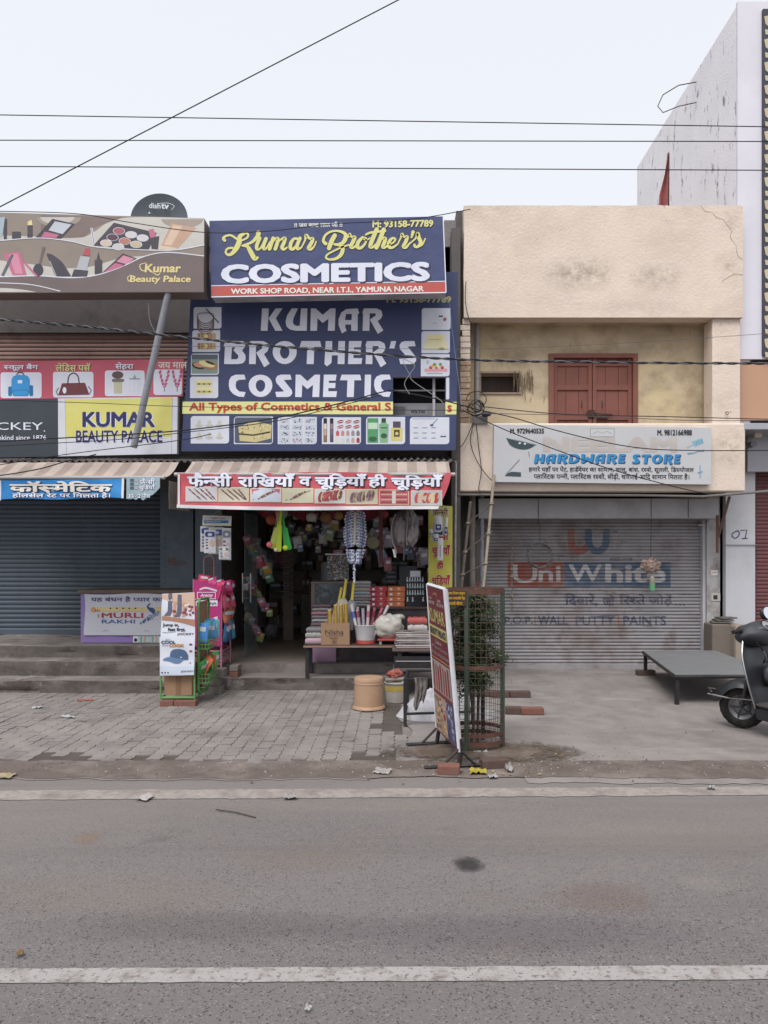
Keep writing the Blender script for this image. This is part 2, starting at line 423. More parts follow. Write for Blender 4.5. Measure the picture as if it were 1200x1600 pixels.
# ================================================================== THE SETTING
def asphalt():
    m = bpy.data.materials.new('asphalt'); m.use_nodes = True
    n, l = m.node_tree.nodes, m.node_tree.links; b = n['Principled BSDF']
    tc = n.new('ShaderNodeTexCoord')
    def noise(sc, det=6, rough=.6, off=None, scale=None):
        q = n.new('ShaderNodeTexNoise'); q.inputs['Scale'].default_value = sc; q.inputs['Detail'].default_value = det; q.inputs['Roughness'].default_value = rough
        mp = n.new('ShaderNodeMapping'); l.new(tc.outputs['Object'], mp.inputs[0]); l.new(mp.outputs[0], q.inputs['Vector'])
        if off: mp.inputs['Location'].default_value = off
        if scale: mp.inputs['Scale'].default_value = scale
        return q.outputs['Fac']
    def ramp(src, a, bb, c, d):
        r = n.new('ShaderNodeMapRange'); r.inputs[1].default_value = a; r.inputs[2].default_value = bb; r.inputs[3].default_value = c; r.inputs[4].default_value = d
        l.new(src, r.inputs[0]); return r.outputs[0]
    def mix(f, a, c, mode='MIX'):
        x = n.new('ShaderNodeMix'); x.data_type = 'RGBA'; x.blend_type = mode
        if isinstance(f, float): x.inputs[0].default_value = f
        else: l.new(f, x.inputs[0])
        for i, v in ((6, a), (7, c)):
            if isinstance(v, tuple): x.inputs[i].default_value = (*v, 1)
            else: l.new(v, x.inputs[i])
        return x.outputs[2]
    base = mix(ramp(noise(0.55, 5, .6, scale=(.35, 1, 1)), .35, .65, 0, 1), (.126, .114, .113), (.150, .136, .134))
    base = mix(ramp(noise(1.3, 6, .7, (7, 3, 0)), .56, .74, 0, .55), base, (.135, .112, .096))      # dusty, rusty patches
    base = mix(ramp(noise(1.9, 6, .7, (1, 9, 0)), .60, .72, 0, .6), base, (.072, .066, .066))       # oil and damp
    v = n.new('ShaderNodeTexVoronoi'); v.inputs['Scale'].default_value = 135; l.new(tc.outputs['Object'], v.inputs['Vector'])
    cellv = n.new('ShaderNodeSeparateColor'); l.new(v.outputs['Color'], cellv.inputs[0])
    base = mix(ramp(cellv.outputs[0], .89, .96, 0, .7), base, (.21, .192, .178))                    # pale chips
    base = mix(ramp(cellv.outputs[1], .85, .94, 0, .8), base, (.048, .045, .046))                   # open pits
    base = mix(ramp(noise(260, 3, .6), .3, .7, 0, 1), mix(1.0, base, (.86, .86, .86), 'MULTIPLY'), mix(1.0, base, (1.14, 1.14, 1.14), 'MULTIPLY'))
    geo = n.new('ShaderNodeNewGeometry'); sy = n.new('ShaderNodeSeparateXYZ'); l.new(geo.outputs['Position'], sy.inputs[0])      # dust swept towards the kerb, worn wheel tracks
    dusty = n.new('ShaderNodeMath'); dusty.operation = 'MULTIPLY'; l.new(ramp(sy.outputs[1], 3.1, 5.5, 0, 1), dusty.inputs[0]); l.new(ramp(noise(.9, 6, .65, (4, 4, 0), (.4, 1.6, 1)), .3, .62, .25, .95), dusty.inputs[1])
    base = mix(dusty.outputs[0], base, (.190, .168, .158))
    trk = n.new('ShaderNodeMath'); trk.operation = 'MULTIPLY'; l.new(ramp(noise(.8, 4, .6, (2, 8, 0), (.12, 2.2, 1)), .52, .66, 0, .5), trk.inputs[0]); trk.inputs[1].default_value = 1; base = mix(trk.outputs[0], base, (.106, .095, .092))
    l.new(base, b.inputs['Base Color']); b.inputs['Roughness'].default_value = .86; b.inputs['Specular IOR Level'].default_value = .25
    bp = n.new('ShaderNodeBump'); bp.inputs['Strength'].default_value = .5; bp.inputs['Distance'].default_value = .003
    l.new(v.outputs['Distance'], bp.inputs['Height']); l.new(bp.outputs[0], b.inputs['Normal'])
    MATS['asphalt'] = m; return m
M_ASPH = asphalt()
M_CONC = mat('rough_concrete', '#77706d', .9, .14, 2.2, dirt='#625851', ds=.9, da=.75, bump=.006, bs=45)
M_CONC2 = mat('step_concrete', '#7b7571', .9, .18, 3, dirt='#504843', ds=2.1, da=.7, bump=.012, bs=26)
M_SLAB = mat('worn_cement', '#807a77', .9, .14, 3, dirt='#65605d', ds=1.6, da=.7, bump=.008, bs=30)
M_DIRT = mat('damp_dirt', '#5f554f', .95, .2, 5, dirt='#7f756e', ds=1.9, da=.85, bump=.012, bs=40)
M_LINE = mat('worn_white_paint', '#989492', .8, .10, 9, dirt='#6a625e', ds=9, da=.9, bump=.004, bs=90)
M_LINE2 = mat('dusty_white_paint', '#8f8781', .85, .12, 7, dirt='#6e6560', ds=4, da=.95, bump=.003, bs=90)
stain(M_LINE, '#655d59', 38, .55, .60, .8); stain(M_LINE2, '#7a706a', 20, .52, .60, .7)
M_PAV = [mat('paver_%s' % n, c, .9, .16, 4, dirt=d, ds=2.2, da=.5, bump=.005, bs=70) for n, c, d in
         (('grey', '#7a7572', '#67625f'), ('pale', '#7e7976', '#6a6562'), ('dark', '#75706d', '#625d5a'))]

for _m in M_PAV: stain(_m, '#8a827e', .9, .48, .66, .7); stain(_m, '#544b47', 1.3, .56, .7, .6, off=(5, 2, 0))
stain(M_SLAB, '#9d9692', 1.1, .58, .70, .55, (.5, 1.6, 1), (3, 1, 0)); stain(M_SLAB, '#57504c', .7, .55, .72, .55, (.6, 1.4, 1), (8, 1, 0)); stain(M_CONC2, '#3d3632', 2.2, .58, .64, .75, (.5, 1, 2.6), (4, 0, 7)); stain(M_CONC2, '#9a918a', 3.5, .60, .66, .6, (1, 1, .6))
# ground: one sheet to the horizon
mb = MB(); mb.quad((-900, -900, -.006), (900, -900, -.006), (900, 1200, -.006), (-900, 1200, -.006), M_CONC); struct(mb, 'ground')
YE = 5.52                                    # far edge of the carriageway
mb = MB()
edge = [(x, YE + .05*mnoise.noise(Vector((x*1.3, 3, 0))) + .03*mnoise.noise(Vector((x*4.1, 9, 0)))) for x in [-20 + .1*i for i in range(401)]]
mb.grid(lambda u, v: Vector((edge[min(int(u*400 + .5), 400)][0], -12*(1-v) + edge[min(int(u*400 + .5), 400)][1]*v, 0.004 + .0*u)), 400, 1, M_ASPH)
struct(mb, 'road')
def ragged_strip(name, x0, x1, ya, yb, m, z, amp, label=None, n=300):
    mb = MB()
    def fn(u, v):
        x = x0 + (x1-x0)*u
        y = ya + amp*mnoise.noise(Vector((x*2.3, ya, 0))) + amp*.7*mnoise.noise(Vector((x*9, ya, 4))) if v < .5 else yb + amp*mnoise.noise(Vector((x*1.9, yb, 5))) + amp*.7*mnoise.noise(Vector((x*8, yb, 1)))
        return Vector((x, y, z))
    mb.grid(fn, n, 1, m); return struct(mb, name, label)
def line_y(py0, py1, D0=None): return DZ(py0), DZ(py1)
# the near line runs a touch askew of the kerb, as in the photograph
def slant_line(name, L, R, m, amp):
    """L, R: (far row, near row) at the left and right picture edges"""
    mb = MB(); a0, a1 = DZ(L[0], .008), DZ(L[1], .008); b0, b1 = DZ(R[0], .008), DZ(R[1], .008)
    xl, xr = X(0, a0), X(1200, b0); N = 700
    def fn(u, v):
        x = -9 + 18*u; t = (x-xl)/(xr-xl); yf = a0 + (b0-a0)*t; yn = a1 + (b1-a1)*t
        y = yn + (yf-yn)*v + amp*mnoise.noise(Vector((x*6, v*7, 2))) + amp*.6*mnoise.noise(Vector((x*21, v*7, 8)))
        return Vector((x, y, .008))
    mb.grid(fn, N, 1, m); struct(mb, name)
slant_line('road_marking', (1513, 1536), (1508, 1530), M_LINE, .006)
slant_line('road_marking', (1235, 1250), (1229, 1242), M_LINE2, .02)
ragged_strip('gutter_dirt', -9, 9, 5.485, 5.95, M_DIRT, .0112, .05)
ragged_strip('gutter_cement', -9, -.2, 5.46, 5.66, M_SLAB, .0085, .05)
ragged_strip('gutter_cement', .95, 9, 5.36, 5.58, M_SLAB, .0085, .05)
mb = MB(); mb.grid(lambda u, v: Vector((.12 + .22*mnoise.noise(Vector((v*7, 2, 0))) - .3*max(0, .4-v) if u == 0 else .6 + 8.4*u, 5.78 + 5.17*v + (.05*mnoise.noise(Vector((u*30, 4, 0))) if v == 0 else 0), .006)), 60, 60, M_SLAB); struct(mb, 'cement_apron')
# soil spill round the tree guard
mb = MB(); c = Vector((.78, 6.22, .0105))
pts = [c + Vector((math.cos(q)*(1.25 + .3*mnoise.noise(Vector((math.cos(q)*2, math.sin(q)*2, 1)))), math.sin(q)*(.55 + .14*mnoise.noise(Vector((math.cos(q)*2, math.sin(q)*2, 6)))), 0)) for q in [2*PI*i/40 for i in range(40)]]
def soil_mat():
    m = mat('spilt_soil', '#54493f', .95, .2, 6, dirt='#756b64', ds=4, da=.8, bump=.01, bs=40); n, l = m.node_tree.nodes, m.node_tree.links; b = n['Principled BSDF']
    tc = n.new('ShaderNodeTexCoord'); mp = n.new('ShaderNodeMapping'); mp.inputs['Scale'].default_value = (.95, 2.2, 0); l.new(tc.outputs['Object'], mp.inputs[0]); ln = n.new('ShaderNodeVectorMath'); ln.operation = 'LENGTH'; l.new(mp.outputs[0], ln.inputs[0])
    z = n.new('ShaderNodeTexNoise'); z.inputs['Scale'].default_value = 4.5; z.inputs['Detail'].default_value = 9; z.inputs['Roughness'].default_value = .72; l.new(tc.outputs['Object'], z.inputs['Vector'])
    a = n.new('ShaderNodeMath'); a.operation = 'MULTIPLY_ADD'; a.inputs[1].default_value = 2.2; l.new(z.outputs['Fac'], a.inputs[0]); sb = n.new('ShaderNodeMath'); sb.operation = 'MULTIPLY'; sb.inputs[1].default_value = -1.5; l.new(ln.outputs['Value'], sb.inputs[0]); l.new(sb.outputs[0], a.inputs[2])
    r = n.new('ShaderNodeMapRange'); r.inputs[1].default_value = -.1; r.inputs[2].default_value = .35; l.new(a.outputs[0], r.inputs[0]); l.new(r.outputs[0], b.inputs['Alpha']); return m
mb.add([c + Vector((0, 0, .018))] + pts, [(0, i+1, (i+1) % 40 + 1) for i in range(40)], soil_mat()); struct(mb, 'soil_patch')

def blot(x, y, rx, ry, c, amt, sd):
    m = bpy.data.materials.new('road_stain'); m.use_nodes = True; n, l = m.node_tree.nodes, m.node_tree.links; b = n['Principled BSDF']; b.inputs['Base Color'].default_value = (*lin(c), 1); b.inputs['Roughness'].default_value = .85
    tc = n.new('ShaderNodeTexCoord'); mp = n.new('ShaderNodeMapping'); mp.inputs['Scale'].default_value = (1/rx, 1/ry, 0); l.new(tc.outputs['Object'], mp.inputs[0]); ln = n.new('ShaderNodeVectorMath'); ln.operation = 'LENGTH'; l.new(mp.outputs[0], ln.inputs[0])
    z = n.new('ShaderNodeTexNoise'); z.inputs['Scale'].default_value = 9; z.inputs['Detail'].default_value = 12; z.inputs['Roughness'].default_value = .85; l.new(tc.outputs['Object'], z.inputs['Vector'])
    a = n.new('ShaderNodeMath'); a.operation = 'SUBTRACT'; l.new(z.outputs['Fac'], a.inputs[0]); q = n.new('ShaderNodeMath'); q.operation = 'MULTIPLY'; q.inputs[1].default_value = .62; l.new(ln.outputs['Value'], q.inputs[0]); l.new(q.outputs[0], a.inputs[1])
    r = n.new('ShaderNodeMapRange'); r.inputs[1].default_value = -.02; r.inputs[2].default_value = .28; r.inputs[4].default_value = amt; l.new(a.outputs[0], r.inputs[0]); l.new(r.outputs[0], b.inputs['Alpha'])
    mb = MB(); z_ = .0062 + .0004*sd; mb.quad((x-rx, y-ry, z_), (x+rx, y-ry, z_), (x+rx, y+ry, z_), (x-rx, y+ry, z_), m); struct(mb, 'road_stain')
for i, (px, py, rx, ry, c, am) in enumerate(((732, 1352, .11, .14, '#2b2829', .9), (945, 1405, .34, .25, '#7d5f4c', .5), (138, 1311, .12, .14, '#94724f', .6), (470, 1345, .5, .25, '#8d7a6a', .45), (1105, 1385, .2, .15, '#a09a94', .5), (150, 1400, .9, .3, '#93887f', .5), (320, 1450, 1.1, .22, '#484345', .4), (800, 1460, 1.2, .25, '#48424a', .4), (1000, 1310, 1.6, .35, '#9d928a', .45), (560, 1262, 1.5, .18, '#a0958c', .5))): blot(X(px, DZ(py)), DZ(py), rx, ry, c, am*(.75 if i < 1 else .36), i)
# interlocking pavers: real blocks with zig-zag edges
mb = MB(); bl, bw, g = .235, .118, .004
def paver(x, y, z, tx, ty, m):
    k = .016
    o = [(-bw/2, -bl/2), (-bw/2+k, -bl/4), (-bw/2, 0), (-bw/2+k, bl/4), (-bw/2, bl/2), (bw/2, bl/2), (bw/2+k, bl/4), (bw/2, 0), (bw/2+k, -bl/4), (bw/2, -bl/2)]
    t = [Vector((x+a*.955, y+b*.968, z + a*tx + b*ty)) for a, b in o]; q = len(t)
    bt = [Vector((v.x, v.y, -.004)) for v in t]
    mb.add(t + bt, [tuple(reversed(range(q)))] + [(i, (i+1) % q, q+(i+1) % q, q+i) for i in range(q)], m)
nx = int(7.2/bw)
for i in range(nx):
    for j in range(15):
        x = -7.05 + i*bw; y = 5.98 + (j + (.5 if i % 2 else 0))*bl
        if y > 9.3: continue
        if x > .02 - .05*j + .2*rng.random(): continue
        if y < 6.15 and rng.random() < .22: continue
        h = .012 + .006*mnoise.noise(Vector((x*.8, y*.8, 0))) + rng.uniform(-.0025, .0025)
        paver(x, y, h, rng.uniform(-.03, .03), rng.uniform(-.03, .03), M_PAV[rng.choice((0, 0, 0, 1, 1, 2))])
struct(mb, 'block_paving')
mb = MB(); mb.quad((-7.2, 5.9, .004), (.05, 5.9, .004), (.05, 9.4, .004), (-7.2, 9.4, .004), mat('joint_dirt', '#4f4843', .95, .2, 6)); struct(mb, 'paving_bed')

# ------------------------------------------------------------------ shop building (left and middle shops)
M_DARKWALL = mat('sooty_wall', '#5f5a59', .9, .2, 2, dirt='#33302f', ds=2, da=.6)
M_GREYWALL = mat('bare_cement_wall', '#7b7775', .9, .16, 3, dirt='#4d4a4a', ds=2.2, da=.7, bump=.008, bs=30)
M_INT = mat('dim_shop_wall', '#9a938b', .85, .15, 2)
M_SHUT_DK = mat('blue_grey_shutter', '#4b5560', .5, .10, 2, dirt='#3b4148', ds=1.5, da=.6, streak=True, spec=.4)
M_SHUT_BR = mat('rusty_brown_shutter', '#866c63', .7, .14, 3, dirt='#5d4740', ds=3, da=.6)
M_STEEL_BL = mat('slate_blue_steel', '#57646f', .5, .08, 2, dirt='#7d7c78', ds=4, da=.3, spec=.4)
M_TILE = mat('floor_tile', '#877d74', .45, .08, 2, dirt='#6a625b', ds=2, da=.5)

def shutter(mb, x0, x1, z0, z1, D, pitch, amp, m, nx=1):
    zs = []; k = 0; z = z1
    prof = [(0, 0), (.10, .55), (.3, .95), (.5, 1), (.7, .9), (.88, .5), (.95, 0)]
    while z > z0:
        for t, a in prof:
            zz = z - t*pitch
            if zz >= z0: zs.append((zz, a))
        z -= pitch
    vs = []
    for zz, a in zs:
        for i in range(nx+1): vs.append(Vector((x0 + (x1-x0)*i/nx, D - a*amp, zz)))
    fs = [(j*(nx+1)+i, j*(nx+1)+i+1, (j+1)*(nx+1)+i+1, (j+1)*(nx+1)+i) for j in range(len(zs)-1) for i in range(nx)]
    mb.add(vs, fs, m)

shop = thing('shop_building', 'flat roofed two shop building covered with cosmetics signboards', 'building', (-3, 10, 0))
mb = MB()
mb.box(-7.4, .86, 14.6, 14.8, 0, 6.0, M_DARKWALL)                      # back wall
mb.box(-7.4, -7.2, 10.4, 14.6, 0, 6.0, M_DARKWALL)
mb.box(.74, .86, 10.0, 14.6, 0, 6.1, M_DARKWALL)                       # right side wall
mb.box(-2.98, -2.86, 11.1, 14.6, .1, 6.0, M_DARKWALL)                  # party wall
mb.box(-7.2, .74, 10.25, 14.6, 5.95, 6.12, M_GREYWALL)                 # roof
mb.box(-7.2, .74, 10.3, 10.5, 4.86, 5.95, M_DARKWALL)                  # upper wall behind the signs
mb.box(-2.86, .74, 10.25, 14.6, 2.95, 3.1, M_INT)                      # shop ceiling
mb.box(-7.2, -2.98, 10.6, 14.6, 2.95, 3.1, M_INT)
mb.box(-7.2, .74, 10.2, 10.45, 2.62, 4.2, M_DARKWALL)                  # lintel zone
mb.build('wall', shop)
mb = MB(); mb.box(-2.855, .735, 14.3, 14.58, .28, 2.94, M_INT); mb.box(-2.85, -2.8, 11.2, 14.3, .28, 2.94, M_INT); mb.build('interior_wall', shop)
mb = MB(); shutter(mb, -7.2, X(255, 11), .5, 2.7, 11.0, .068, .016, M_SHUT_DK); mb.box(-7.2, X(255, 11), 10.94, 11.02, .5, .56, M_SHUT_DK); mb.build('lower_shutter', shop)
mb = MB(); shutter(mb, -7.2, -2.7, 3.9, 4.88, 10.2, .058, .02, M_SHUT_BR)
mb.build('upper_shutter', shop)
mb = MB(); mb.box(-7.2, -2.7, 10.12, 10.3, 4.72, 5.3, mat('grimy_shutter_box', '#565150', .8, .2, 3, dirt='#2f2c2b', ds=3, da=.7)); mb.build('shutter_box', shop)
mb = MB()      # folded steel door leaves beside the left shutter
mb.box(X(255, 11), X(303, 10.9), 10.86, 10.98, .5, 2.66, M_STEEL_BL)
mb.hull8([Vector((X(305, 10.85), 10.85, .5)), Vector((X(305, 10.85), 10.85, 2.5)), Vector((X(305, 10.85), 10.9, 2.5)), Vector((X(305, 10.85), 10.9, .5))],
         [Vector((X(346, 10.6), 10.6, .5)), Vector((X(346, 10.6), 10.6, 2.5)), Vector((X(346, 10.6), 10.65, 2.5)), Vector((X(346, 10.6), 10.65, .5))], M_STEEL_BL)
pl = FP(10.86)
mb.text(pl, 'H2', (263, 871, 276, 883), ink('#7d4a3c'), .003, .02); mb.text(pl, 'ghjk', (276, 874, 291, 884), ink('#6f4b41'), .003)
for yy in range(822, 1000, 9): mb.pe(pl, 258, yy, .9, .9, ink('#2d3238'), .003, n=6)
mb.build('steel_door', shop)
# floors and steps
mb = MB(); mb.box(-2.86, .74, 9.47, 14.58, .0, .28, M_CONC2); mb.box(-2.84, .735, 9.50, 14.3, .281, .286, M_TILE); mb.build('shop_floor', shop)
def worn_step(mb, x0, x1, y0, y1, z0, z1, m, sd):
    n = int((x1-x0)/.05)
    f = lambda x, z: y0 + .06*max(0, mnoise.noise(Vector((x*1.4, z*12, sd+9))) - .22) + .006*mnoise.noise(Vector((x*3, z*3, sd))) + .02*max(0, mnoise.noise(Vector((x*2.2, z*6, sd+4))))
    t = lambda x: z1 + .005*mnoise.noise(Vector((x*2.1, 0, sd))) - .03*max(0, mnoise.noise(Vector((x*3.3, 1, sd+2))) - .25)
    rows = [0, .25, .5, .75, .965, 1]
    vs = []
    for r in rows:
        for i in range(n+1):
            x = x0 + (x1-x0)*i/n; zz = z0 + (t(x)-z0)*r; vs.append(Vector((x, f(x, zz) + (.007 if r == 1 else 0), zz)))
    for i in range(n+1):
        x = x0 + (x1-x0)*i/n; vs.append(Vector((x, y1, t(x))))
    k = len(rows)+1
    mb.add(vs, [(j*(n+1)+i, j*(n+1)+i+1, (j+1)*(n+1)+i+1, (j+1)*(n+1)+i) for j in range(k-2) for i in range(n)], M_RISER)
    mb.add(vs, [(j*(n+1)+i, j*(n+1)+i+1, (j+1)*(n+1)+i+1, (j+1)*(n+1)+i) for j in range(k-2, k-1) for i in range(n)], m)
    for xx, flip in ((x0, 0), (x1, 1)):
        mb.add([(xx, y0, z0), (xx, y1, z0), (xx, y1, z1), (xx, y0+.01, z1)], [(0, 1, 2, 3) if flip else (3, 2, 1, 0)], m)
M_RISER = mat('dark_step_face', '#5f5955', .92, .2, 4, dirt='#38322f', ds=2.4, da=.8, bump=.014, bs=22, streak=False); stain(M_RISER, '#8b847e', 4, .60, .68, .6); stain(M_RISER, '#2d2826', 2.0, .58, .63, .8, (.5, 1, 3), (3, 0, 2))  # step fronts: a darker, more mottled concrete than the treads
st = thing('concrete_steps', 'broken grey concrete steps below the closed left shutter', 'steps', (-5, 9.2, 0))
for i, (y0, y1, z0, z1, x1) in enumerate(((8.86, 9.3, 0, .165, -2.42), (9.22, 9.6, .14, .35, -2.5), (9.56, 11.0, .33, .5, -2.62))):
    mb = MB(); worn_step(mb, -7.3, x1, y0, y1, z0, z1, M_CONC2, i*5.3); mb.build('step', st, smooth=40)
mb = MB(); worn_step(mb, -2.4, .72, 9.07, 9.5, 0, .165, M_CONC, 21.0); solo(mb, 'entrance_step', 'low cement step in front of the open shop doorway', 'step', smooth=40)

# ------------------------------------------------------------------ hardware shop building
M_CREAM = mat('cream_plaster', '#d2c3b5', .9, .05, 1.6, dirt='#c1b1a2', ds=2.4, da=.5, bump=.011, bs=26)
def spot(m, c, x, z, rx, rz, amt, scale=7):
    """a local damp or soot patch on a wall, centred at world x, z"""
    n, l = m.node_tree.nodes, m.node_tree.links; b = n['Principled BSDF']; src = b.inputs['Base Color'].links[0].from_socket
    g = n.new('ShaderNodeNewGeometry'); mp = n.new('ShaderNodeMapping'); mp.inputs['Location'].default_value = (-x/rx, 0, -z/rz); mp.inputs['Scale'].default_value = (1/rx, 0, 1/rz); l.new(g.outputs['Position'], mp.inputs[0])
    ln = n.new('ShaderNodeVectorMath'); ln.operation = 'LENGTH'; l.new(mp.outputs[0], ln.inputs[0]); r1 = n.new('ShaderNodeMapRange'); r1.inputs[3].default_value = 1; r1.inputs[4].default_value = 0; l.new(ln.outputs['Value'], r1.inputs[0])
    q = n.new('ShaderNodeTexNoise'); q.inputs['Scale'].default_value = scale; q.inputs['Detail'].default_value = 9; q.inputs['Roughness'].default_value = .75; l.new(g.outputs['Position'], q.inputs['Vector'])
    r2 = n.new('ShaderNodeMapRange'); r2.inputs[1].default_value = .40; r2.inputs[2].default_value = .66; r2.inputs[4].default_value = amt; l.new(q.outputs['Fac'], r2.inputs[0])
    k = n.new('ShaderNodeMath'); k.operation = 'MULTIPLY'; l.new(r1.outputs[0], k.inputs[0]); l.new(r2.outputs[0], k.inputs[1])
    v = n.new('ShaderNodeMix'); v.data_type = 'RGBA'; v.inputs[7].default_value = (*lin(c), 1); l.new(k.outputs[0], v.inputs[0]); l.new(src, v.inputs[6]); l.new(v.outputs[2], b.inputs['Base Color'])
stain(M_CREAM, '#a8957f', 1.0, .52, .74, .45, (.5, 1, 1.3), (1.3, 0, .4)); stain(M_CREAM, '#7d6f60', 15, .64, .69, .5, (1, 1, .8), (7, 0, 2)); stain(M_CREAM, '#dccdb8', 1.6, .52, .62, .4, (1, 1, 1), (9, 0, 2))
for px, py, rx, rz, am in ((905, 428, .62, .28, .95), (1025, 432, .5, .22, .7), (1140, 420, .25, .3, .55), (1140, 345, .18, .2, .5), (1140, 700, .25, .3, .8), (745, 690, .3, .25, .6), (1000, 480, 1.4, .12, .3)): spot(M_CREAM, '#6f655b', X(px, 10), Z(py, 10), rx, rz, am)
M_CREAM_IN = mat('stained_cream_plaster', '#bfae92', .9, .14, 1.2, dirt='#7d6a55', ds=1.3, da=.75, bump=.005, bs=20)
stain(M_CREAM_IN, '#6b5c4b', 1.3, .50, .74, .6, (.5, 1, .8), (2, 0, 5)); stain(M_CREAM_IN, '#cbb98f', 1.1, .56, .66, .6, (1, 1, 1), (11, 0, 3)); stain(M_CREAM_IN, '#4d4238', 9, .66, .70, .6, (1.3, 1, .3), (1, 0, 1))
M_CREAM_BR = mat('peeling_brick_edge', '#b39b84', .95, .25, 9, dirt='#6b5a4e', ds=8, da=.8, bump=.03, bs=24)
M_RED = mat('red_oxide_paint', '#7d4f44', .6, .12, 3, dirt='#65453d', ds=2.5, da=.4)
M_SHUT_WH = mat('dirty_white_shutter', '#918e90', .6, .10, 3, dirt='#6b5d56', ds=1.6, da=.8, spec=.35)
stain(M_SHUT_WH, '#5f4a41', 2.4, .57, .70, .65, (1, 1, .45), (4, 0, .6)); stain(M_SHUT_WH, '#4a4442', 7, .63, .68, .7, (.25, 1, 3), (2, 0, 0))
M_ALU = mat('dusty_aluminium', '#989799', .5, .08, 2, dirt='#75716f', ds=3, da=.5, metal=.2)
M_PIER = mat('chalky_pier', '#a9a6a5', .85, .12, 3, dirt='#6c625c', ds=5, da=.8, bump=.004, bs=40)
hw = thing('hardware_shop', 'cream plastered hardware shop with recessed balcony and red wooden door', 'building', (2.8, 10, 0))
xl, xr = X(725, 10), X(1161, 10)
zt, zb = Z(321, 10), Z(496, 10)
mb = MB()
n = 44          # parapet with a slightly wavy worn top edge
def para(u, v):
    x = xl + (xr-xl)*u + (.012*mnoise.noise(Vector((0, v*9, 3))) if u in (0., 1.) else 0)
    return Vector((x, 10.0, zb + (zt + .012*mnoise.noise(Vector((x*5, 0, 0))) - zb)*v))
mb.grid(para, n, 8, M_CREAM, thick=(0, .22, 0))
cp = FP(10.0); ck = ink('#6b5c4e')
for c_ in ([(1095, 322), (1102, 330), (1112, 332), (1120, 340), (1131, 344), (1136, 352), (1143, 360), (1141, 371), (1150, 384), (1152, 398), (1160, 406)], [(1128, 440), (1140, 432), (1150, 428), (1160, 430)]): mb.line(cp, c_, [.35 + .35*(i % 2) for i in range(len(c_))], ck, .0012, smooth=3)
mb.build('parapet', hw)
mb = MB(); mb.box(xl+.01, xr-.01, 10.225, 14.5, zb+.02, zb+.2, M_CREAM_IN); mb.box(xl+.02, xl+.2, 10.225, 14.5, zb+.2, zt-.05, M_GREYWALL); mb.box(xr-.2, xr-.02, 10.225, 14.5, zb+.2, zt-.02, M_GREYWALL)
mb.box(xl+.2, xr-.2, 14.3, 14.5, zb+.2, zt-.02, M_GREYWALL); mb.build('roof', hw)
mb = MB(); mb.box(X(694, 10.3), X(714, 10.3), 10.3, 10.6, 4.2, Z(344, 10.3), M_GREYWALL); mb.box(X(713, 10.25), X(727, 10.25), 10.26, 10.6, 4.2, Z(329, 10.25), M_DARKWALL); mb.build('bare_pillar', hw)
zk = Z(661, 10); zf = Z(768, 10)
mb = MB()        # balcony band
mb.box(X(718, 10), X(1165, 10), 10.0, 10.18, zf, zk, M_CREAM)
mb.box(X(718, 10), X(1165, 10), 10.182, 11.4, zf+.04, zf+.2, M_CREAM_IN)
mb.build('balcony_band', hw, bevel=.02)
mb = MB(); mb.box(X(1113, 10.05), X(1157, 10.05), 10.05, 10.34, zk, zb, M_CREAM); mb.build('pillar', hw, bevel=.01)
mb = MB()
for i in range(18):       # ragged brick-toothed left pillar
    z0 = zk + (zb-zk)*i/18; z1 = zk + (zb-zk)*(i+1)/18; dx = rng.uniform(-.05, .02)
    mb.box(X(718, 10.05) + dx + (.03 if i > 13 else 0), X(735, 10.05) + rng.uniform(-.004, .004), 10.05 + rng.uniform(0, .01), 10.34, z0+.003, z1-.003, M_CREAM_BR if i < 11 else M_CREAM)
mb.build('brick_pillar', hw, bevel=.008)
D2 = 10.42      # recessed wall, with real openings
x0, x1 = X(712, D2), X(1120, D2); dx0, dx1, dz1 = X(857, D2), X(996, D2), Z(553, D2); wx0, wx1, wz0, wz1 = X(751, D2), X(812, D2), Z(614, D2), Z(583, D2)
za, zc = Z(700, D2), Z(480, D2)
mb = MB()
for a, b, c, d in ((x0, wx0, za, zc), (wx0, wx1, za, wz0), (wx0, wx1, wz1, zc), (wx1, dx0, za, zc), (dx0, dx1, dz1, zc), (dx1, x1, za, zc)):
    mb.box(a, b, D2, D2+.2, c, d, M_CREAM_IN)
mb.build('recess_wall', hw)
mb = MB(); mb.box(wx0-.06, wx1+.06, D2+.205, D2+.25, wz0-.1, wz1+.1, mat('grey_old_wood', '#4d4542', .9, .2, 12, streak=True))
fr = mat('weathered_frame', '#8d7d70', .9, .2, 8)
mb.box(wx0-.02, wx0+.005, D2-.02, D2+.1, wz0-.02, wz1+.02, fr); mb.box(wx1-.005, wx1+.02, D2-.02, D2+.1, wz0-.02, wz1+.02, fr); mb.box(wx0+.005, wx1-.005, D2-.02, D2+.1, wz1-.005, wz1+.02, fr); mb.box(wx0+.005, wx1-.005, D2-.02, D2+.1, wz0-.02, wz0+.005, fr)
mb.build('small_window', hw)
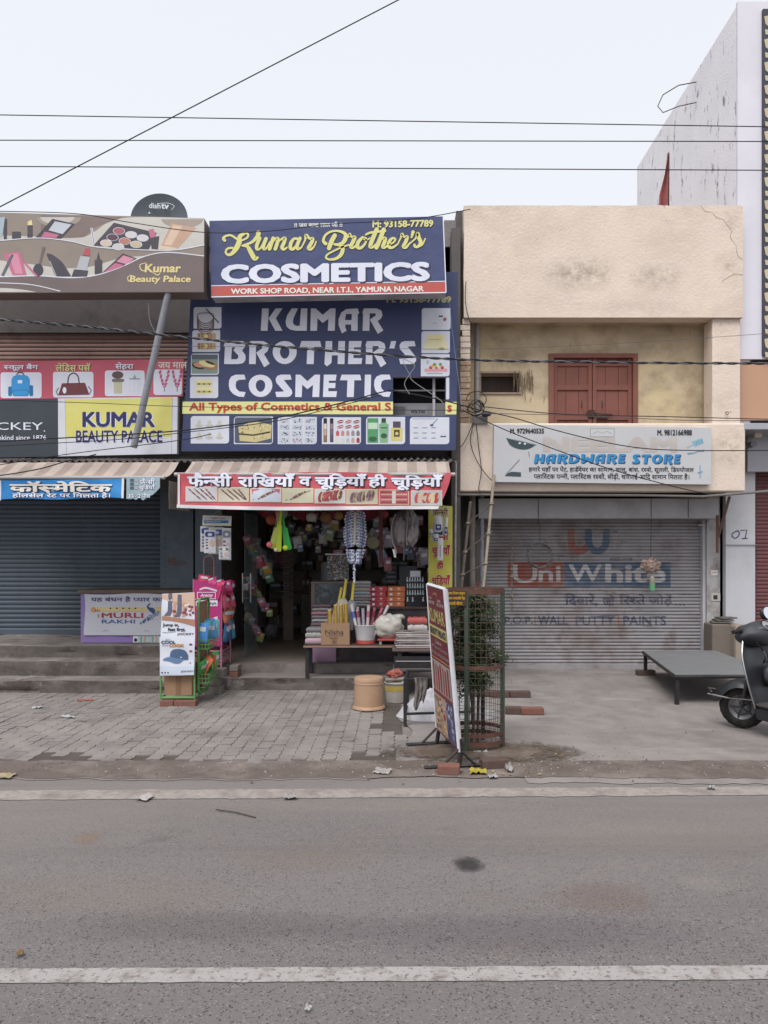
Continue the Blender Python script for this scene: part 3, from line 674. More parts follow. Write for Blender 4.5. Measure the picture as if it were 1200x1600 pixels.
# red double door: frame, two leaves with planks and rails, latch
mb = MB(); q = D2-.03
mb.box(dx0-.0, dx0+.07, q, D2+.15, za, dz1, M_RED); mb.box(dx1-.07, dx1, q, D2+.15, za, dz1, M_RED); mb.box(dx0+.07, dx1-.07, q, D2+.15, dz1-.06, dz1, M_RED)
mb.build('door_frame', hw, bevel=.004)
xm = X(926, D2)
for a, b in ((dx0+.072, xm-.004), (xm+.004, dx1-.072)):
    mb = MB(); nb = 3; w = (b-a)/nb
    for i in range(nb): mb.box(a+i*w+.002, a+(i+1)*w-.002, D2+.04, D2+.07, za, dz1-.062, M_RED)
    for zz in (dz1-.13, Z(605, D2), Z(652, D2)): mb.box(a+.001, b-.001, D2+.02, D2+.0395, zz-.035, zz+.035, M_RED)
    for xx in (a, b-.055): mb.box(xx+.001, xx+.054, D2+.017, D2+.0385, za, dz1-.064, M_RED)
    d = mb.build('door_leaf', hw, bevel=.003)
    mb = MB(); xx = X(909, D2) if a < xm-.2 else X(941, D2)
    mb.tube([(xx, D2+.015, Z(626, D2)), (xx, D2-.005, Z(628, D2)), (xx, D2-.005, Z(635, D2)), (xx, D2+.015, Z(637, D2))], .006, mat('rusty_iron', '#4a3a34', .7, .2, 20, metal=.5), 6)
    mb.build('handle', d)
mb = MB(); mi = MATS['rusty_iron']
mb.tube([(X(916, D2), D2, Z(645, D2)), (X(957, D2), D2, Z(648, D2))], .008, mi, 6); mb.box(X(919, D2), X(929, D2), D2-.01, D2+.015, Z(652, D2), Z(641, D2), mi); mb.box(X(932, D2), X(950, D2), D2-.012, D2+.01, Z(654, D2), Z(649, D2), mi)
mb.build('latch', hw)
# ground floor: shutter with the painted advertisement
SD = 10.9; sx0, sx1 = X(755, SD), X(1095, SD); sz1 = Z(806, SD); PIT = .0505; AMP = .022
mb = MB(); shutter(mb, sx0, sx1, .06, sz1, SD, PIT, AMP, M_SHUT_WH); mb.box(sx0, sx1, SD-.05, SD+.02, 0.002, .065, M_SHUT_WH)
def shw(x, z):
    t = ((sz1 - z) / PIT) % 1.0
    prof = [(0, 0), (.10, .55), (.3, .95), (.5, 1), (.7, .9), (.88, .5), (.95, 0), (1, 0)]
    for (a, u), (b, v) in zip(prof, prof[1:]):
        if a <= t <= b: return AMP*(u + (v-u)*(t-a)/(b-a))
    return 0
cuts = []; z = sz1
while z > .06:
    for t in (0, .10, .3, .5, .7, .88, .95): cuts.append(CY + (CAM.z - (z - t*PIT))*F/SD)
    z -= PIT
spl = FP(SD, shw, cuts)
R_, B_, N_, G_ = [mat('faded_'+n_, c_, .7, .12, 6, dirt='#8b8481', ds=5, da=.6) for n_, c_ in (('red', '#8a564d'), ('blue', '#566273'), ('navy', '#4a4f60'), ('white', '#aeabab'))]
def arc(cx, cy, r, a0, a1, k=10): return [(cx + r*math.cos(math.radians(a0+(a1-a0)*i/k)), cy + r*math.sin(math.radians(a0+(a1-a0)*i/k))) for i in range(k+1)]
# interlocked double u
mb.line(spl, [(892, 829), (892, 846)] + arc(905, 848, 13, 180, 90), 11, R_, .0015); mb.line(spl, arc(905, 848, 13, 90, 20) , 11, R_, .0015)
mb.line(spl, [(919, 829), (919, 846)] + arc(933, 848, 13, 180, 0) + [(947, 846), (947, 829)], 11, B_, .0022)
for cx, mm in ((892, R_), (919, B_), (947, B_)): mb.pe(spl, cx, 829, 5.5, 2.5, mm, .0024)
mb.text(spl, 'TM', (956, 829, 964, 833), N_, .002, .02)
mb.text(spl, 'A Group Co.', (906, 864, 950, 870), ink('#8a7f7c'), .002); mb.text(spl, 'VOIZI LATHE', (952, 871, 988, 876), N_, .002, .02)
mb.pr(spl, 793, 878, 880, 918, R_, .0012); mb.pr(spl, 880.5, 878, 1047, 918, B_, .0012)
mb.text(spl, 'U', (801, 882, 839, 911), G_, .003, .01); mb.text(spl, 'ni', (841, 884, 876, 909), G_, .003, .02)
mb.text(spl, 'W', (888, 882, 940, 909), G_, .003, .02); mb.text(spl, 'hite', (945, 881, 1039, 910), G_, .003, .03)
mb.text(spl, 'िदवारें,', (882, 927, 933, 947), N_, .002, .022); mb.text(spl, 'जो', (941, 929, 960, 947), N_, .002, .022)
mb.text(spl, 'िरश~ते जोड़ें', (967, 928, 1050, 947), N_, .002, .022); 
for k in range(3): mb.pe(spl, 1056+k*6, 945, 1.6, 1.6, N_, .002, n=8)
mb.text(spl, 'P.O.P.', (788, 963, 832, 975), N_, .002, .02); mb.text(spl, 'WALL', (840, 962, 887, 976), N_, .002, .02); mb.text(spl, 'PUTTY', (899, 962, 960, 977), N_, .002, .02)
mb.text(spl, 'PAINTS', (973, 962, 1040, 977), N_, .002, .02)
mb.pr(spl, 835, 962, 836.5, 976, R_, .002); mb.pr(spl, 965.5, 961, 967, 977, R_, .002)
mb.build('shutter', hw, origin=None)
mb = MB()
mb.box(X(748, 10.45), X(1123, 10.45), 10.45, 11.1, Z(810, 10.45), Z(779, 10.45), M_ALU)
for px in (841, 1017, 1075): mb.box(X(px, 10.45), X(px+1, 10.45), 10.444, 10.449, Z(809, 10.45), Z(780, 10.45), M_DARKWALL)
mb.build('shutter_box', hw)
mb = MB(); mb.box(X(1096, 10.85), X(1104, 10.85), 10.8, 10.95, 0, Z(812, 10.85), mat('white_channel', '#b9bac0', .5, .06, 3, dirt='#8b8581', ds=4, da=.4)); mb.box(X(1089, 10.8), X(1101, 10.8), 10.76, 10.79, Z(822, 10.8), Z(819.5, 10.8), M_ALU); mb.build('guide_channel', hw)
mb = MB()
mb.box(X(1104.5, 10.75), X(1136, 10.75), 10.75, 11.2, 0, Z(770, 10.75), M_PIER)
mb.box(X(716, 10.9), X(755, 10.9), 10.94, 11.2, 0, zf, M_DARKWALL); mb.box(X(744, 10.8), X(760, 10.8), 10.84, 10.93, 0, zf-.05, M_GREYWALL)
mb.box(X(716, 11.2), X(1165, 11.2), 14.3, 14.5, 0, zb, M_GREYWALL); mb.box(.9, 1.0, 11.2, 14.3, 0, zb, M_GREYWALL); mb.box(4.5, 4.65, 11.2, 14.3, 0, zb, M_GREYWALL)
mb.box(.92, 4.6, 11.15, 11.25, 0, zf, M_DARKWALL); mb.build('ground_floor_wall', hw)
mb = MB(); mb.box(X(1115, 10.73), X(1121, 10.73), 10.728, 10.738, Z(936, 10.73), Z(930, 10.73), ink('#3a3434')); mb.box(X(1111, 10.75), X(1125, 10.75), 10.7385, 10.749, Z(939, 10.75), Z(927, 10.75), ink('#b7b3ab')); mb.build('switch_plate', hw)
mb = MB(); pp_ = FP(10.75); mb.pr(pp_, 1111, 891, 1121, 899, ink('#d6cdc9'), .004); mb.text(pp_, 'SHOP', (1112.5, 893, 1119.5, 896), ink('#9b4a44'), .006); mb.build('sticker', hw)
mb = MB(); mi2 = mat('rust_brown_iron', '#5a423c', .8, .2, 9)
mb.tube([(X(1121, 10.3), 10.3, Z(864, 10.3)), (X(1121, 10.3), 10.3, Z(805, 10.3)), (X(1122, 10.3), 10.3, Z(840, 10.3)), (X(1140, 10.1), 10.1, Z(776, 10.1))], .022, mi2, 6)
mb.tube([(X(716, 9.95), 10.0, Z(773, 10)), (X(1000, 9.95), 10.0, Z(774, 10)), (X(1100, 9.95), 9.98, Z(776, 10)), (X(1200, 9.95), 9.95, Z(768, 10)), (X(1240, 9.9), 9.9, Z(766, 10))], .018, mat('grey_conduit', '#6d6966', .7, .1, 5), 7)
mb.build('bracket', hw)
mb = MB(); mb.tube([(X(1137+2.2*math.cos(q), 10), 10.02, Z(645+2.2*math.sin(q), 10)) for q in [2*PI*i/10 for i in range(10)]], .005, mi, 5, closed=True); mb.build('iron_ring', hw)

# ------------------------------------------------------------------ white building on the right
M_WHITE = mat('peeling_white_paint', '#dfdde1', .85, .05, 1.5, dirt='#77737a', ds=5.5, da=.0, bump=.01, bs=30)
def peeling():
    m = MATS['peeling_white_paint']; n, l = m.node_tree.nodes, m.node_tree.links; b = n['Principled BSDF']
    src = b.inputs['Base Color'].links[0].from_socket
    tc = n.new('ShaderNodeTexCoord'); mp = n.new('ShaderNodeMapping'); mp.inputs['Scale'].default_value = (1, 1.6, .5); l.new(tc.outputs['Object'], mp.inputs[0])
    z = n.new('ShaderNodeTexNoise'); z.inputs['Scale'].default_value = 5.5; z.inputs['Detail'].default_value = 9; z.inputs['Roughness'].default_value = .72; l.new(mp.outputs[0], z.inputs['Vector'])
    r = n.new('ShaderNodeMapRange'); r.inputs[1].default_value = .585; r.inputs[2].default_value = .63; l.new(z.outputs['Fac'], r.inputs[0])
    x = n.new('ShaderNodeMix'); x.data_type = 'RGBA'; x.inputs[7].default_value = (*lin('#8d8790'), 1); l.new(r.outputs[0], x.inputs[0]); l.new(src, x.inputs[6]); l.new(x.outputs[2], b.inputs['Base Color'])
peeling()
M_WHITE2 = mat('smooth_white_wall', '#d0ced6', .8, .04, 1.2, dirt='#bfbcc4', ds=2, da=.3)
wb = thing('white_building', 'tall white painted building with peeling side wall beside the cream shop', 'building', (6, 11, 0))
WX, WD, WB = 4.70, 10.2, 14.46
wz = Z(262, WB)
mb = MB(); mb.box(WX, WX+.2, WD+.05, WB, Z(672, WD), wz, M_WHITE); mb.box(WX+.001, WX+.2, 10.75, WB-.01, 0, Z(672, WD)-.001, M_WHITE); mb.box(WX+.2, 9, WB-.2, WB, 0, wz, M_WHITE); mb.box(8.8, 9, WD+.05, WB-.2, 0, wz, M_WHITE); mb.box(WX+.2, 8.8, WD+.05, WB-.2, wz-.3, wz-.1, M_WHITE2); mb.build('side_wall', wb)
mb = MB(); mb.box(WX+.002, 9, WD, WD+.048, Z(561, WD), wz+.05, M_WHITE2); mb.build('front_wall', wb)
mb = MB(); q = FP(WD-.04); dk = mat('dark_screen', '#3f3f4a', .5, .08, 3); cr = mat('cream_panel', '#b9ae92', .7, .08, 4)
mb.box(X(1190, WD), 9, WD-.04, WD-.002, Z(556, WD), Z(17, WD), dk)
for k in range(15):
    y = 26 + k*36
    mb.pp(q, [(1194, y), (1206, y-3), (1212, y+8), (1203, y+17), (1196, y+12)], cr, .004); mb.pp(q, [(1208, y-4), (1230, y-6), (1236, y+12), (1215, y+9)], cr, .004)
    mb.pp(q, [(1195, y+20), (1203, y+21), (1210, y+30), (1196, y+28)], cr, .004); mb.pp(q, [(1208, y+16), (1232, y+17), (1226, y+28), (1214, y+26)], cr, .004)
mb.build('patterned_screen', wb)
mb = MB(); mb.box(X(1156, WD+.03), 9, WD+.012, WD+.045, Z(656, WD), Z(566, WD), mat('orange_cladding', '#b48e74', .5, .04, 2, dirt='#a3846e', ds=2, da=.3)); mb.build('orange_panel', wb)
mb = MB(); sv = mat('silver_cladding', '#a3a3a9', .4, .05, 2, metal=.2)
mb.box(X(1162, 10), 9, 10.0, 10.6, Z(671, 10), Z(661, 10), sv); mb.box(X(1168, 10.5), 9, 10.5, 10.6, Z(737, 10.5), Z(671, 10.5)-.02, sv); mb.build('canopy', wb, bevel=.005)
mb = MB(); mb.box(X(1134, 10.62), X(1180, 10.62), 10.62, 10.72, Z(982, 10.62), Z(736, 10.62)-.02, mat('white_board', '#b7b7bb', .4, .04, 2, dirt='#9c9895', ds=3, da=.35)); mb.box(X(1134, 10.62), X(1181, 10.62), 10.60, 10.615, Z(851.8, 10.62), Z(850.8, 10.62), M_ALU)
q = FP(10.62); nv = ink('#35426b')
mb.line(q, [(1153, 829), (1145, 833), (1144, 838), (1149, 841), (1154, 837), (1155, 832), (1152, 829)], 1.6, nv, .004, smooth=4); mb.line(q, [(1157, 829), (1167, 828), (1164, 841)], 1.6, nv, .004); mb.line(q, [(1159, 841.5), (1168, 841)], 1.6, nv, .004)
mb.build('number_board', wb)
mb = MB(); shutter(mb, X(1181, 10.8), 8, .0, Z(738, 10.8), 10.8, .055, .014, mat('maroon_shutter', '#71494a', .6, .1, 3, dirt='#53383a', ds=3, da=.5)); mb.build('maroon_shutter', wb)
for nm, px, py, c in (('flood_lamp', 1186, 679, '#d5cdbd'), ('vent_pipe', 1176, 694, '#8b8a8e')):
    mb = MB()
    if nm == 'flood_lamp': mb.box(X(1180, 10.3), X(1191, 10.3), 10.3, 10.38, Z(683, 10.3), Z(675, 10.3), ink(c)); mb.tube([(X(1186, 10.34), 10.38, Z(679, 10.3)), (X(1186, 10.34), 10.5, Z(677, 10.3))], .015, M_ALU, 6)
    else: mb.tube([(X(px, 10.4), 10.36, Z(py, 10.4)), (X(px, 10.4), 10.5, Z(py, 10.4))], .045, ink(c), 12)
    mb.build(nm, wb)
mb = MB()
pts = [P(1094, 52, 12.0), P(1085, 56, 12.0), P(1077, 66, 11.9), P(1073, 76, 11.9), P(1075, 81, 11.9), P(1081, 79, 12), P(1089, 73, 12.1), P(1095, 71.5, 12.1)]
xx = WX
mb.tube([(xx - .0 - .55*k, 11.6, z) for k, z in ((0, 9.1), (.5, 9.05), (.95, 8.9), (1.1, 8.72), (.95, 8.62), (.5, 8.72), (0, 8.78))], .008, mi, 5); mb.build('wire_loop', wb)

# ================================================================== SIGNBOARDS, AWNINGS
NAVY = mat('navy_flex_print', '#3d4569', .45, .05, 1.5, dirt='#4c5377', ds=1.3, da=.3, spec=.35, bump=.03, bs=2.2)
NAVY2 = mat('navy_vinyl_board', '#373f61', .5, .05, 1.5, dirt='#454d6e', ds=1.1, da=.35, spec=.35, bump=.03, bs=1.6)
LETW = ink('#d5d7e4'); LETS = ink('#33374f'); YEL = ink('#cfcb83'); CARD = ink('#c9ccd6'); DK = ink('#26262c'); REDI = ink('#b2433f')
EDGE = mat('sign_frame_metal', '#a9a7aa', .5, .08, 3, dirt='#6c6765', ds=4, da=.5, metal=.2)
GOLD = ink('#d8c88e')
def panel(mb, pl, quad, m, off=0.0, nx=1, ny=1):
    """the face of a board, as a grid over the four pixel corners TL TR BR BL"""
    (ax, ay), (bx, by), (cx, cy), (dx, dy) = quad
    def fn(u, v):
        return pl.pt((ax*(1-u)+bx*u)*(1-v) + (dx*(1-u)+cx*u)*v, (ay*(1-u)+by*u)*(1-v) + (dy*(1-u)+cy*u)*v, off)
    mb.grid(fn, nx, ny, m)
def board_body(mb, pl, quad, depth, m):
    pts = [pl.pt(x, y, -.003) for x, y in quad]; n = -pl.n
    mb.slab(pts, depth, n, m)
def card(mb, pl, x0, y0, x1, y1, m=None, r=4, off=.0015):
    """picture tile with two rounded corners, as on the boards"""
    m = m or CARD; pts = [(x0+r*.8, y0)] + [(x1, y0)]
    pts += arc(x1-r, y1-r, r, 0, 90, 5) + [(x0, y1)] + [(x0, y0+r)] + arc(x0+r, y0+r, r, 180, 260, 4)
    mb.pp(pl, pts, m, off)

# --- top navy lightbox
pl = FP(9.1); Q = [(327, 345), (692, 338), (697, 457), (330, 464)]
t = thing('cosmetics_lightbox', 'navy lightbox sign with yellow script lettering above red address strip', 'sign', P(510, 464, 9.1))
mb = MB(); board_body(mb, pl, Q, .22, EDGE); mb.build('case', t, bevel=.006)
mb = MB(); panel(mb, pl, Q, NAVY); 
mb.pp(pl, [(330, 447.5), (696.5, 440.5), (697, 456.5), (330.3, 463.5)], ink('#b25750'), .001)
mb.line(pl, [(330, 446.5), (696.5, 439.5)], 1.3, LETW, .0015); mb.line(pl, [(330.3, 464), (697, 457)], 1.6, LETW, .0016); mb.line(pl, [(692.3, 338), (697, 457)], 1.5, LETW, .0017)
mb.text(pl, '!! जय बाबा लाल जी !!', (460, 347, 535, 355.5), ink('#cfd0cf'), .002, .03, slope=-.01)
mb.text(pl, 'M: 93158-77789', (582, 345, 677, 356), YEL, .0032, .035, slope=-.015); mb.text(pl, 'M: 93158-77789', (583, 346, 678, 357), LETS, .002, .045, slope=-.015)
def S1(p): return [(340 + a/6.667, 350 + b/6.667) for a, b in p]
def S2(p): return [(495 + a/5.854, 340 + b/5.854) for a, b in p]
strokes = [
 (S1([(75,172),(62,150),(90,125),(140,120),(190,150),(212,168)]), [4,4,2.6,2.6,2.6,2.2]),
 (S1([(285,100),(235,130),(225,190),(195,255),(150,310),(110,322),(85,295),(105,258),(155,250)]), [3,6,7.5,7.5,5,3.4,2.6,2.6,2.6]),
 (S1([(240,120),(280,98),(315,105),(312,140),(258,172)]), [2.6,2.6,2.6,2.6,2]),
 (S1([(425,95),(425,115),(400,150),(350,195),(258,228)]), [7,6,5,3.6,2.4]),
 (S1([(258,228),(310,235),(345,290),(385,358),(418,352)]), [2.4,4.5,6.5,7,3]),
 (S1([(440,150),(410,220),(412,262),(445,255),(485,190),(505,155)]), [5,5,4.5,2,2.5,4]), (S1([(505,155),(478,230),(488,264),(515,245),(545,190)]), [5,5,4,2,1.6]),
 (S1([(580,150),(542,262)]), [5,5]), (S1([(556,225),(592,168),(625,152),(625,190),(602,262)]), [1.6,2,5,5,5]), (S1([(612,222),(655,168),(700,150),(695,190),(672,245),(692,266),(725,245)]), [1.6,2,5,5,5,3.5,1.6]),
 (S1([(848,162),(800,155),(765,200),(760,252),(790,262),(830,212),(855,158)]), [3,3.4,5,5,4,2.2,3]), (S1([(858,152),(828,230),(838,262),(875,245)]), [5,5,4,1.8]),
 (S1([(875,245),(912,170),(922,122),(945,138),(955,155),(990,155),(978,200),(948,252),(975,264),(1010,228),(1026,185)]), [1.6,2,5,3.4,2.2,5,5,5,3.6,1.8,1.6]),
 (S2([(82,240),(60,215),(78,165),(130,130),(200,125),(258,150),(262,195),(230,238),(170,252)]), [5,3.6,3,2.6,2.8,4.6,6.4,5,2.4]),
 (S2([(165,165),(135,220),(112,282)]), [6,6.6,6]), (S2([(160,245),(222,258),(238,292),(222,340),(180,375),(120,385),(85,370),(98,340),(150,310),(230,272),(300,250)]), [2.6,4.4,5.4,5.4,4,2.8,2.6,2.4,2.2,2.2,1.8]),
 (S2([(290,178),(300,155),(318,178),(345,182),(335,215),(312,265),(332,277),(375,245)]), [2.6,4.6,2.2,5.4,5.4,5,3.4,1.8]),
 (S2([(420,182),(380,225),(372,270),(405,278),(445,235),(450,192),(420,185),(452,208),(485,190)]), [3.4,5.2,5.2,4,2.6,2.6,2.4,1.8,1.6]),
 (S2([(548,110),(502,220),(488,268),(515,270),(545,240)]), [6,6,5,3,1.8]), (S2([(612,112),(562,240),(545,278)]), [6,6,5.4]), (S2([(448,158),(500,138),(625,125)]), [2.4,3,3]), (S2([(555,250),(592,200),(625,192),(618,230),(602,268),(622,276),(655,248)]), [1.6,2,5,5.2,4.6,3.2,1.8]),
 (S2([(655,252),(700,230),(718,198),(690,192),(662,225),(660,268),(692,276),(740,245)]), [1.6,2.2,2.6,3.2,5,4.8,3.4,1.8]),
 (S2([(740,245),(770,182),(780,155),(798,178),(825,178),(815,220),(792,268),(818,274),(850,235)]), [1.6,2,4.8,2.2,5,5,4.6,3.2,1.8]),
 (S2([(880,135),(866,185)]), [5,2]), (S2([(850,240),(905,190),(922,146),(935,190),(950,230),(930,265),(900,270),(893,252)]), [1.6,2,4.8,5.4,5.4,3.8,3,3.4]), (S2([(930,266),(965,250),(992,195)]), [2.6,1.8,1.6])]
for pts, ws in strokes: mb.line(pl, pts, [w + 1.9 for w in ws], LETS, .002, smooth=6)
for k, (pts, ws) in enumerate(strokes): mb.line(pl, pts, [w + .7 for w in ws], YEL, .0045 + k*.00013, smooth=6)
mb.text(pl, 'COSMETICS', (347, 415.5, 674, 445.5), LETS, .002, .05, slope=-.013); mb.text(pl, 'COSMETICS', (345.5, 413.5, 671.5, 443.5), LETW, .0042, .045, slope=-.013)
mb.text(pl, 'WORK SHOP ROAD, NEAR I.T.I., YAMUNA NAGAR', (361, 451, 662, 461), ink('#dcdad2'), .003, .03, slope=-.014)
mb.build('face', t)

# --- big navy board with the broken-out hole
BD = 9.6; pl = FP(BD); t = thing('cosmetics_board', 'large navy board with white capitals, product pictures and a broken hole', 'sign', P(500, 706, BD))
HX0, HX1, HY0, HY1 = 614, 696, 589, 650
mb = MB()
for qd in ([(300, 425), (716, 425), (714.5, HY0), (291.2, HY0)], [(291.2, HY0), (HX0, HY0), (HX0, HY1), (286.5, HY1)], [(HX1, HY0), (714.5, HY0), (713, HY1), (HX1, HY1)], [(286.5, HY1), (713, HY1), (712, 703), (283, 705)]):
    board_body(mb, pl, qd, .06, EDGE)
mb.build('backing', t)
mb = MB()
for qd in ([(300, 425), (716, 425), (714.5, HY0), (291.2, HY0)], [(291.2, HY0), (HX0, HY0), (HX0, HY1), (286.5, HY1)], [(HX1, HY0), (714.5, HY0), (713, HY1), (HX1, HY1)], [(286.5, HY1), (713, HY1), (712, 703), (283, 705)]): panel(mb, pl, qd, NAVY2)
mb.text(pl, 'M: 93158-77789', (604, 463, 705, 473), ink('#a9a77e'), .002, .035)
mb.text(pl, '!! जय बाबा लाल जी !!', (440, 461, 562, 470), ink('#8a8c9a'), .002, .02)
for wd, a, b, c, d, sk in (('KUMAR', 407.5, 599, 482, 517, .0), ("BROTHER'S", 349.5, 650.5, 533, 569, .0), ('COSMETIC', 357.5, 611, 585.5, 620.5, 0)):
    glyphs(mb, pl, wd, a+2.6, b+2.6, c+3, d+3.5, ink('#41465f'), .0018); glyphs(mb, pl, wd, a-.9, b+.9, c-.9, d+.9, LETS, .0026); glyphs(mb, pl, wd, a, b, c, d, LETW, .0042)
ST = ink('#d8d793')
mb.pp(pl, [(285.5, 627.5), (HX0, 627.5), (HX0, 647.5), (284.8, 646.5)], ST, .001); mb.pp(pl, [(HX1, 628), (713.6, 628), (713, 647.5), (HX1, 647.5)], ST, .001)
mb.text(pl, 'All Types of Cosmetics & General S', (295.5, 629, 611, 645.5), ink('#b5473f'), .0025, .03); mb.text(pl, 's', (699, 633, 706, 644), ink('#b5473f'), .0025, .03)
# picture tiles, left column
br = [ink(c) for c in ('#6f5650', '#b9a07c', '#a8764f', '#d8cf9c', '#7f8f86', '#c58d74')]
tl = [(302.5, 480, 346, 513.5), (300.5, 516, 344, 550), (298.5, 552.5, 342, 586), (297, 588.5, 341, 622)]
for i, (a, b, c, d) in enumerate(tl):
    card(mb, pl, a, b, c, d, r=4)
    mx, my = (a+c)/2, (b+d)/2
    if i == 0:
        for k in range(6): mb.line(pl, arc(mx-3, my-4+k*3.2, 13, 0, 180, 9)[::-1], 1.4, br[0], .003); 
        mb.line(pl, [(mx-16, my-5)] + [(mx-3+13*math.cos(q), my-5-3*math.sin(q)) for q in (PI, 2.3, 1.57, .8, 0)], 1.2, br[0], .003)
        mb.line(pl, [(mx-2, my-14), (mx+18, my+8)], 1.5, DK, .0035)
    elif i == 1:
        for yy in (my-7.5, my+8):
            mb.pr(pl, mx-14, yy-5, mx+15, yy+5, br[1], .0025, 2)
            for k in range(6): mb.pr(pl, mx-12+k*4.6, yy-4.5, mx-10.2+k*4.6, yy+4.5, br[(k*2) % 3], .0035)
            mb.pe(pl, mx, yy, 3, 3, ST, .004)
    elif i == 2:
        mb.pr(pl, a+1, b+1.5, c-1.5, d-2, br[4], .002, 2); mb.pr(pl, a+1, b+1.5, c-1.5, b+9, ink('#5a6269'), .0022)
        mb.pe(pl, mx-9, my+2, 11, 5.5, DK, .0028, 8); mb.pe(pl, mx-9, my+1, 9, 4, br[5], .0032, 8); mb.pe(pl, mx+5, my+1, 15, 6.5, br[2], .0036, 14); mb.pe(pl, mx+3, my-.5, 13, 4.5, br[3], .004, 14); mb.pe(pl, mx+8, my-2, 8, 1.6, DK, .0044, 20)
    else:
        for yy in (my-6, my+6): mb.pr(pl, mx-13, yy-6, mx+13, yy+5, br[3], .0025, 4); mb.pr(pl, mx-12, yy-1, mx+12, yy+2.5, ink('#b2ad7c'), .003, 1.5); [mb.pe(pl, mx-8+k*8, yy+.8, 1.3, 1.3, DK, .0036, n=8) for k in range(3)]
tr = [(659, 481.5, 704, 515.5), (658.5, 517.5, 703, 552), (657.5, 553.5, 702.5, 588), (697, 590, 702, 624)]
for i, (a, b, c, d) in enumerate(tr):
    card(mb, pl, a, b, c, d, r=4 if i < 3 else 2); mx, my = (a+c)/2, (b+d)/2
    if i == 0: mb.pe(pl, 695, 499, 2.4, 3, ink('#a4474c'), .003, 30); mb.pr(pl, 685.5, 493, 692, 495.5, ink('#3e566b'), .003); mb.line(pl, [(676, 506), (682, 504)], .7, br[4], .003)
    elif i == 1: mb.pr(pl, 667, 523, 695, 536, br[3], .0025, 1.5); mb.pr(pl, 663, 534, 699, 546, ink('#d9d4ae'), .003, 2.5); mb.line(pl, [(670, 530.5), (690, 530.5)], .7, ink('#9a9666'), .0035); mb.pe(pl, 690, 545, 5, 2, ink('#a79a6e'), .004)
    elif i == 2:
        mb.pr(pl, 663, 576, 699, 581, ink('#cf98a2'), .0025, 2)
        for k, cc in enumerate(('#b3473f', '#d9a04c', '#6d8f55', '#c96a4a', '#d8cf9c', '#6d8f55', '#b3473f')): mb.pe(pl, 673+k*3, 574.5-2.5*(k % 3), 2.6, 2.6, ink(cc), .003+.0002*k, n=10)
        mb.pr(pl, 667, 583, 692, 584, br[4], .003); mb.pe(pl, 668, 566, 2.5, 3, ink('#aab4bd'), .003)
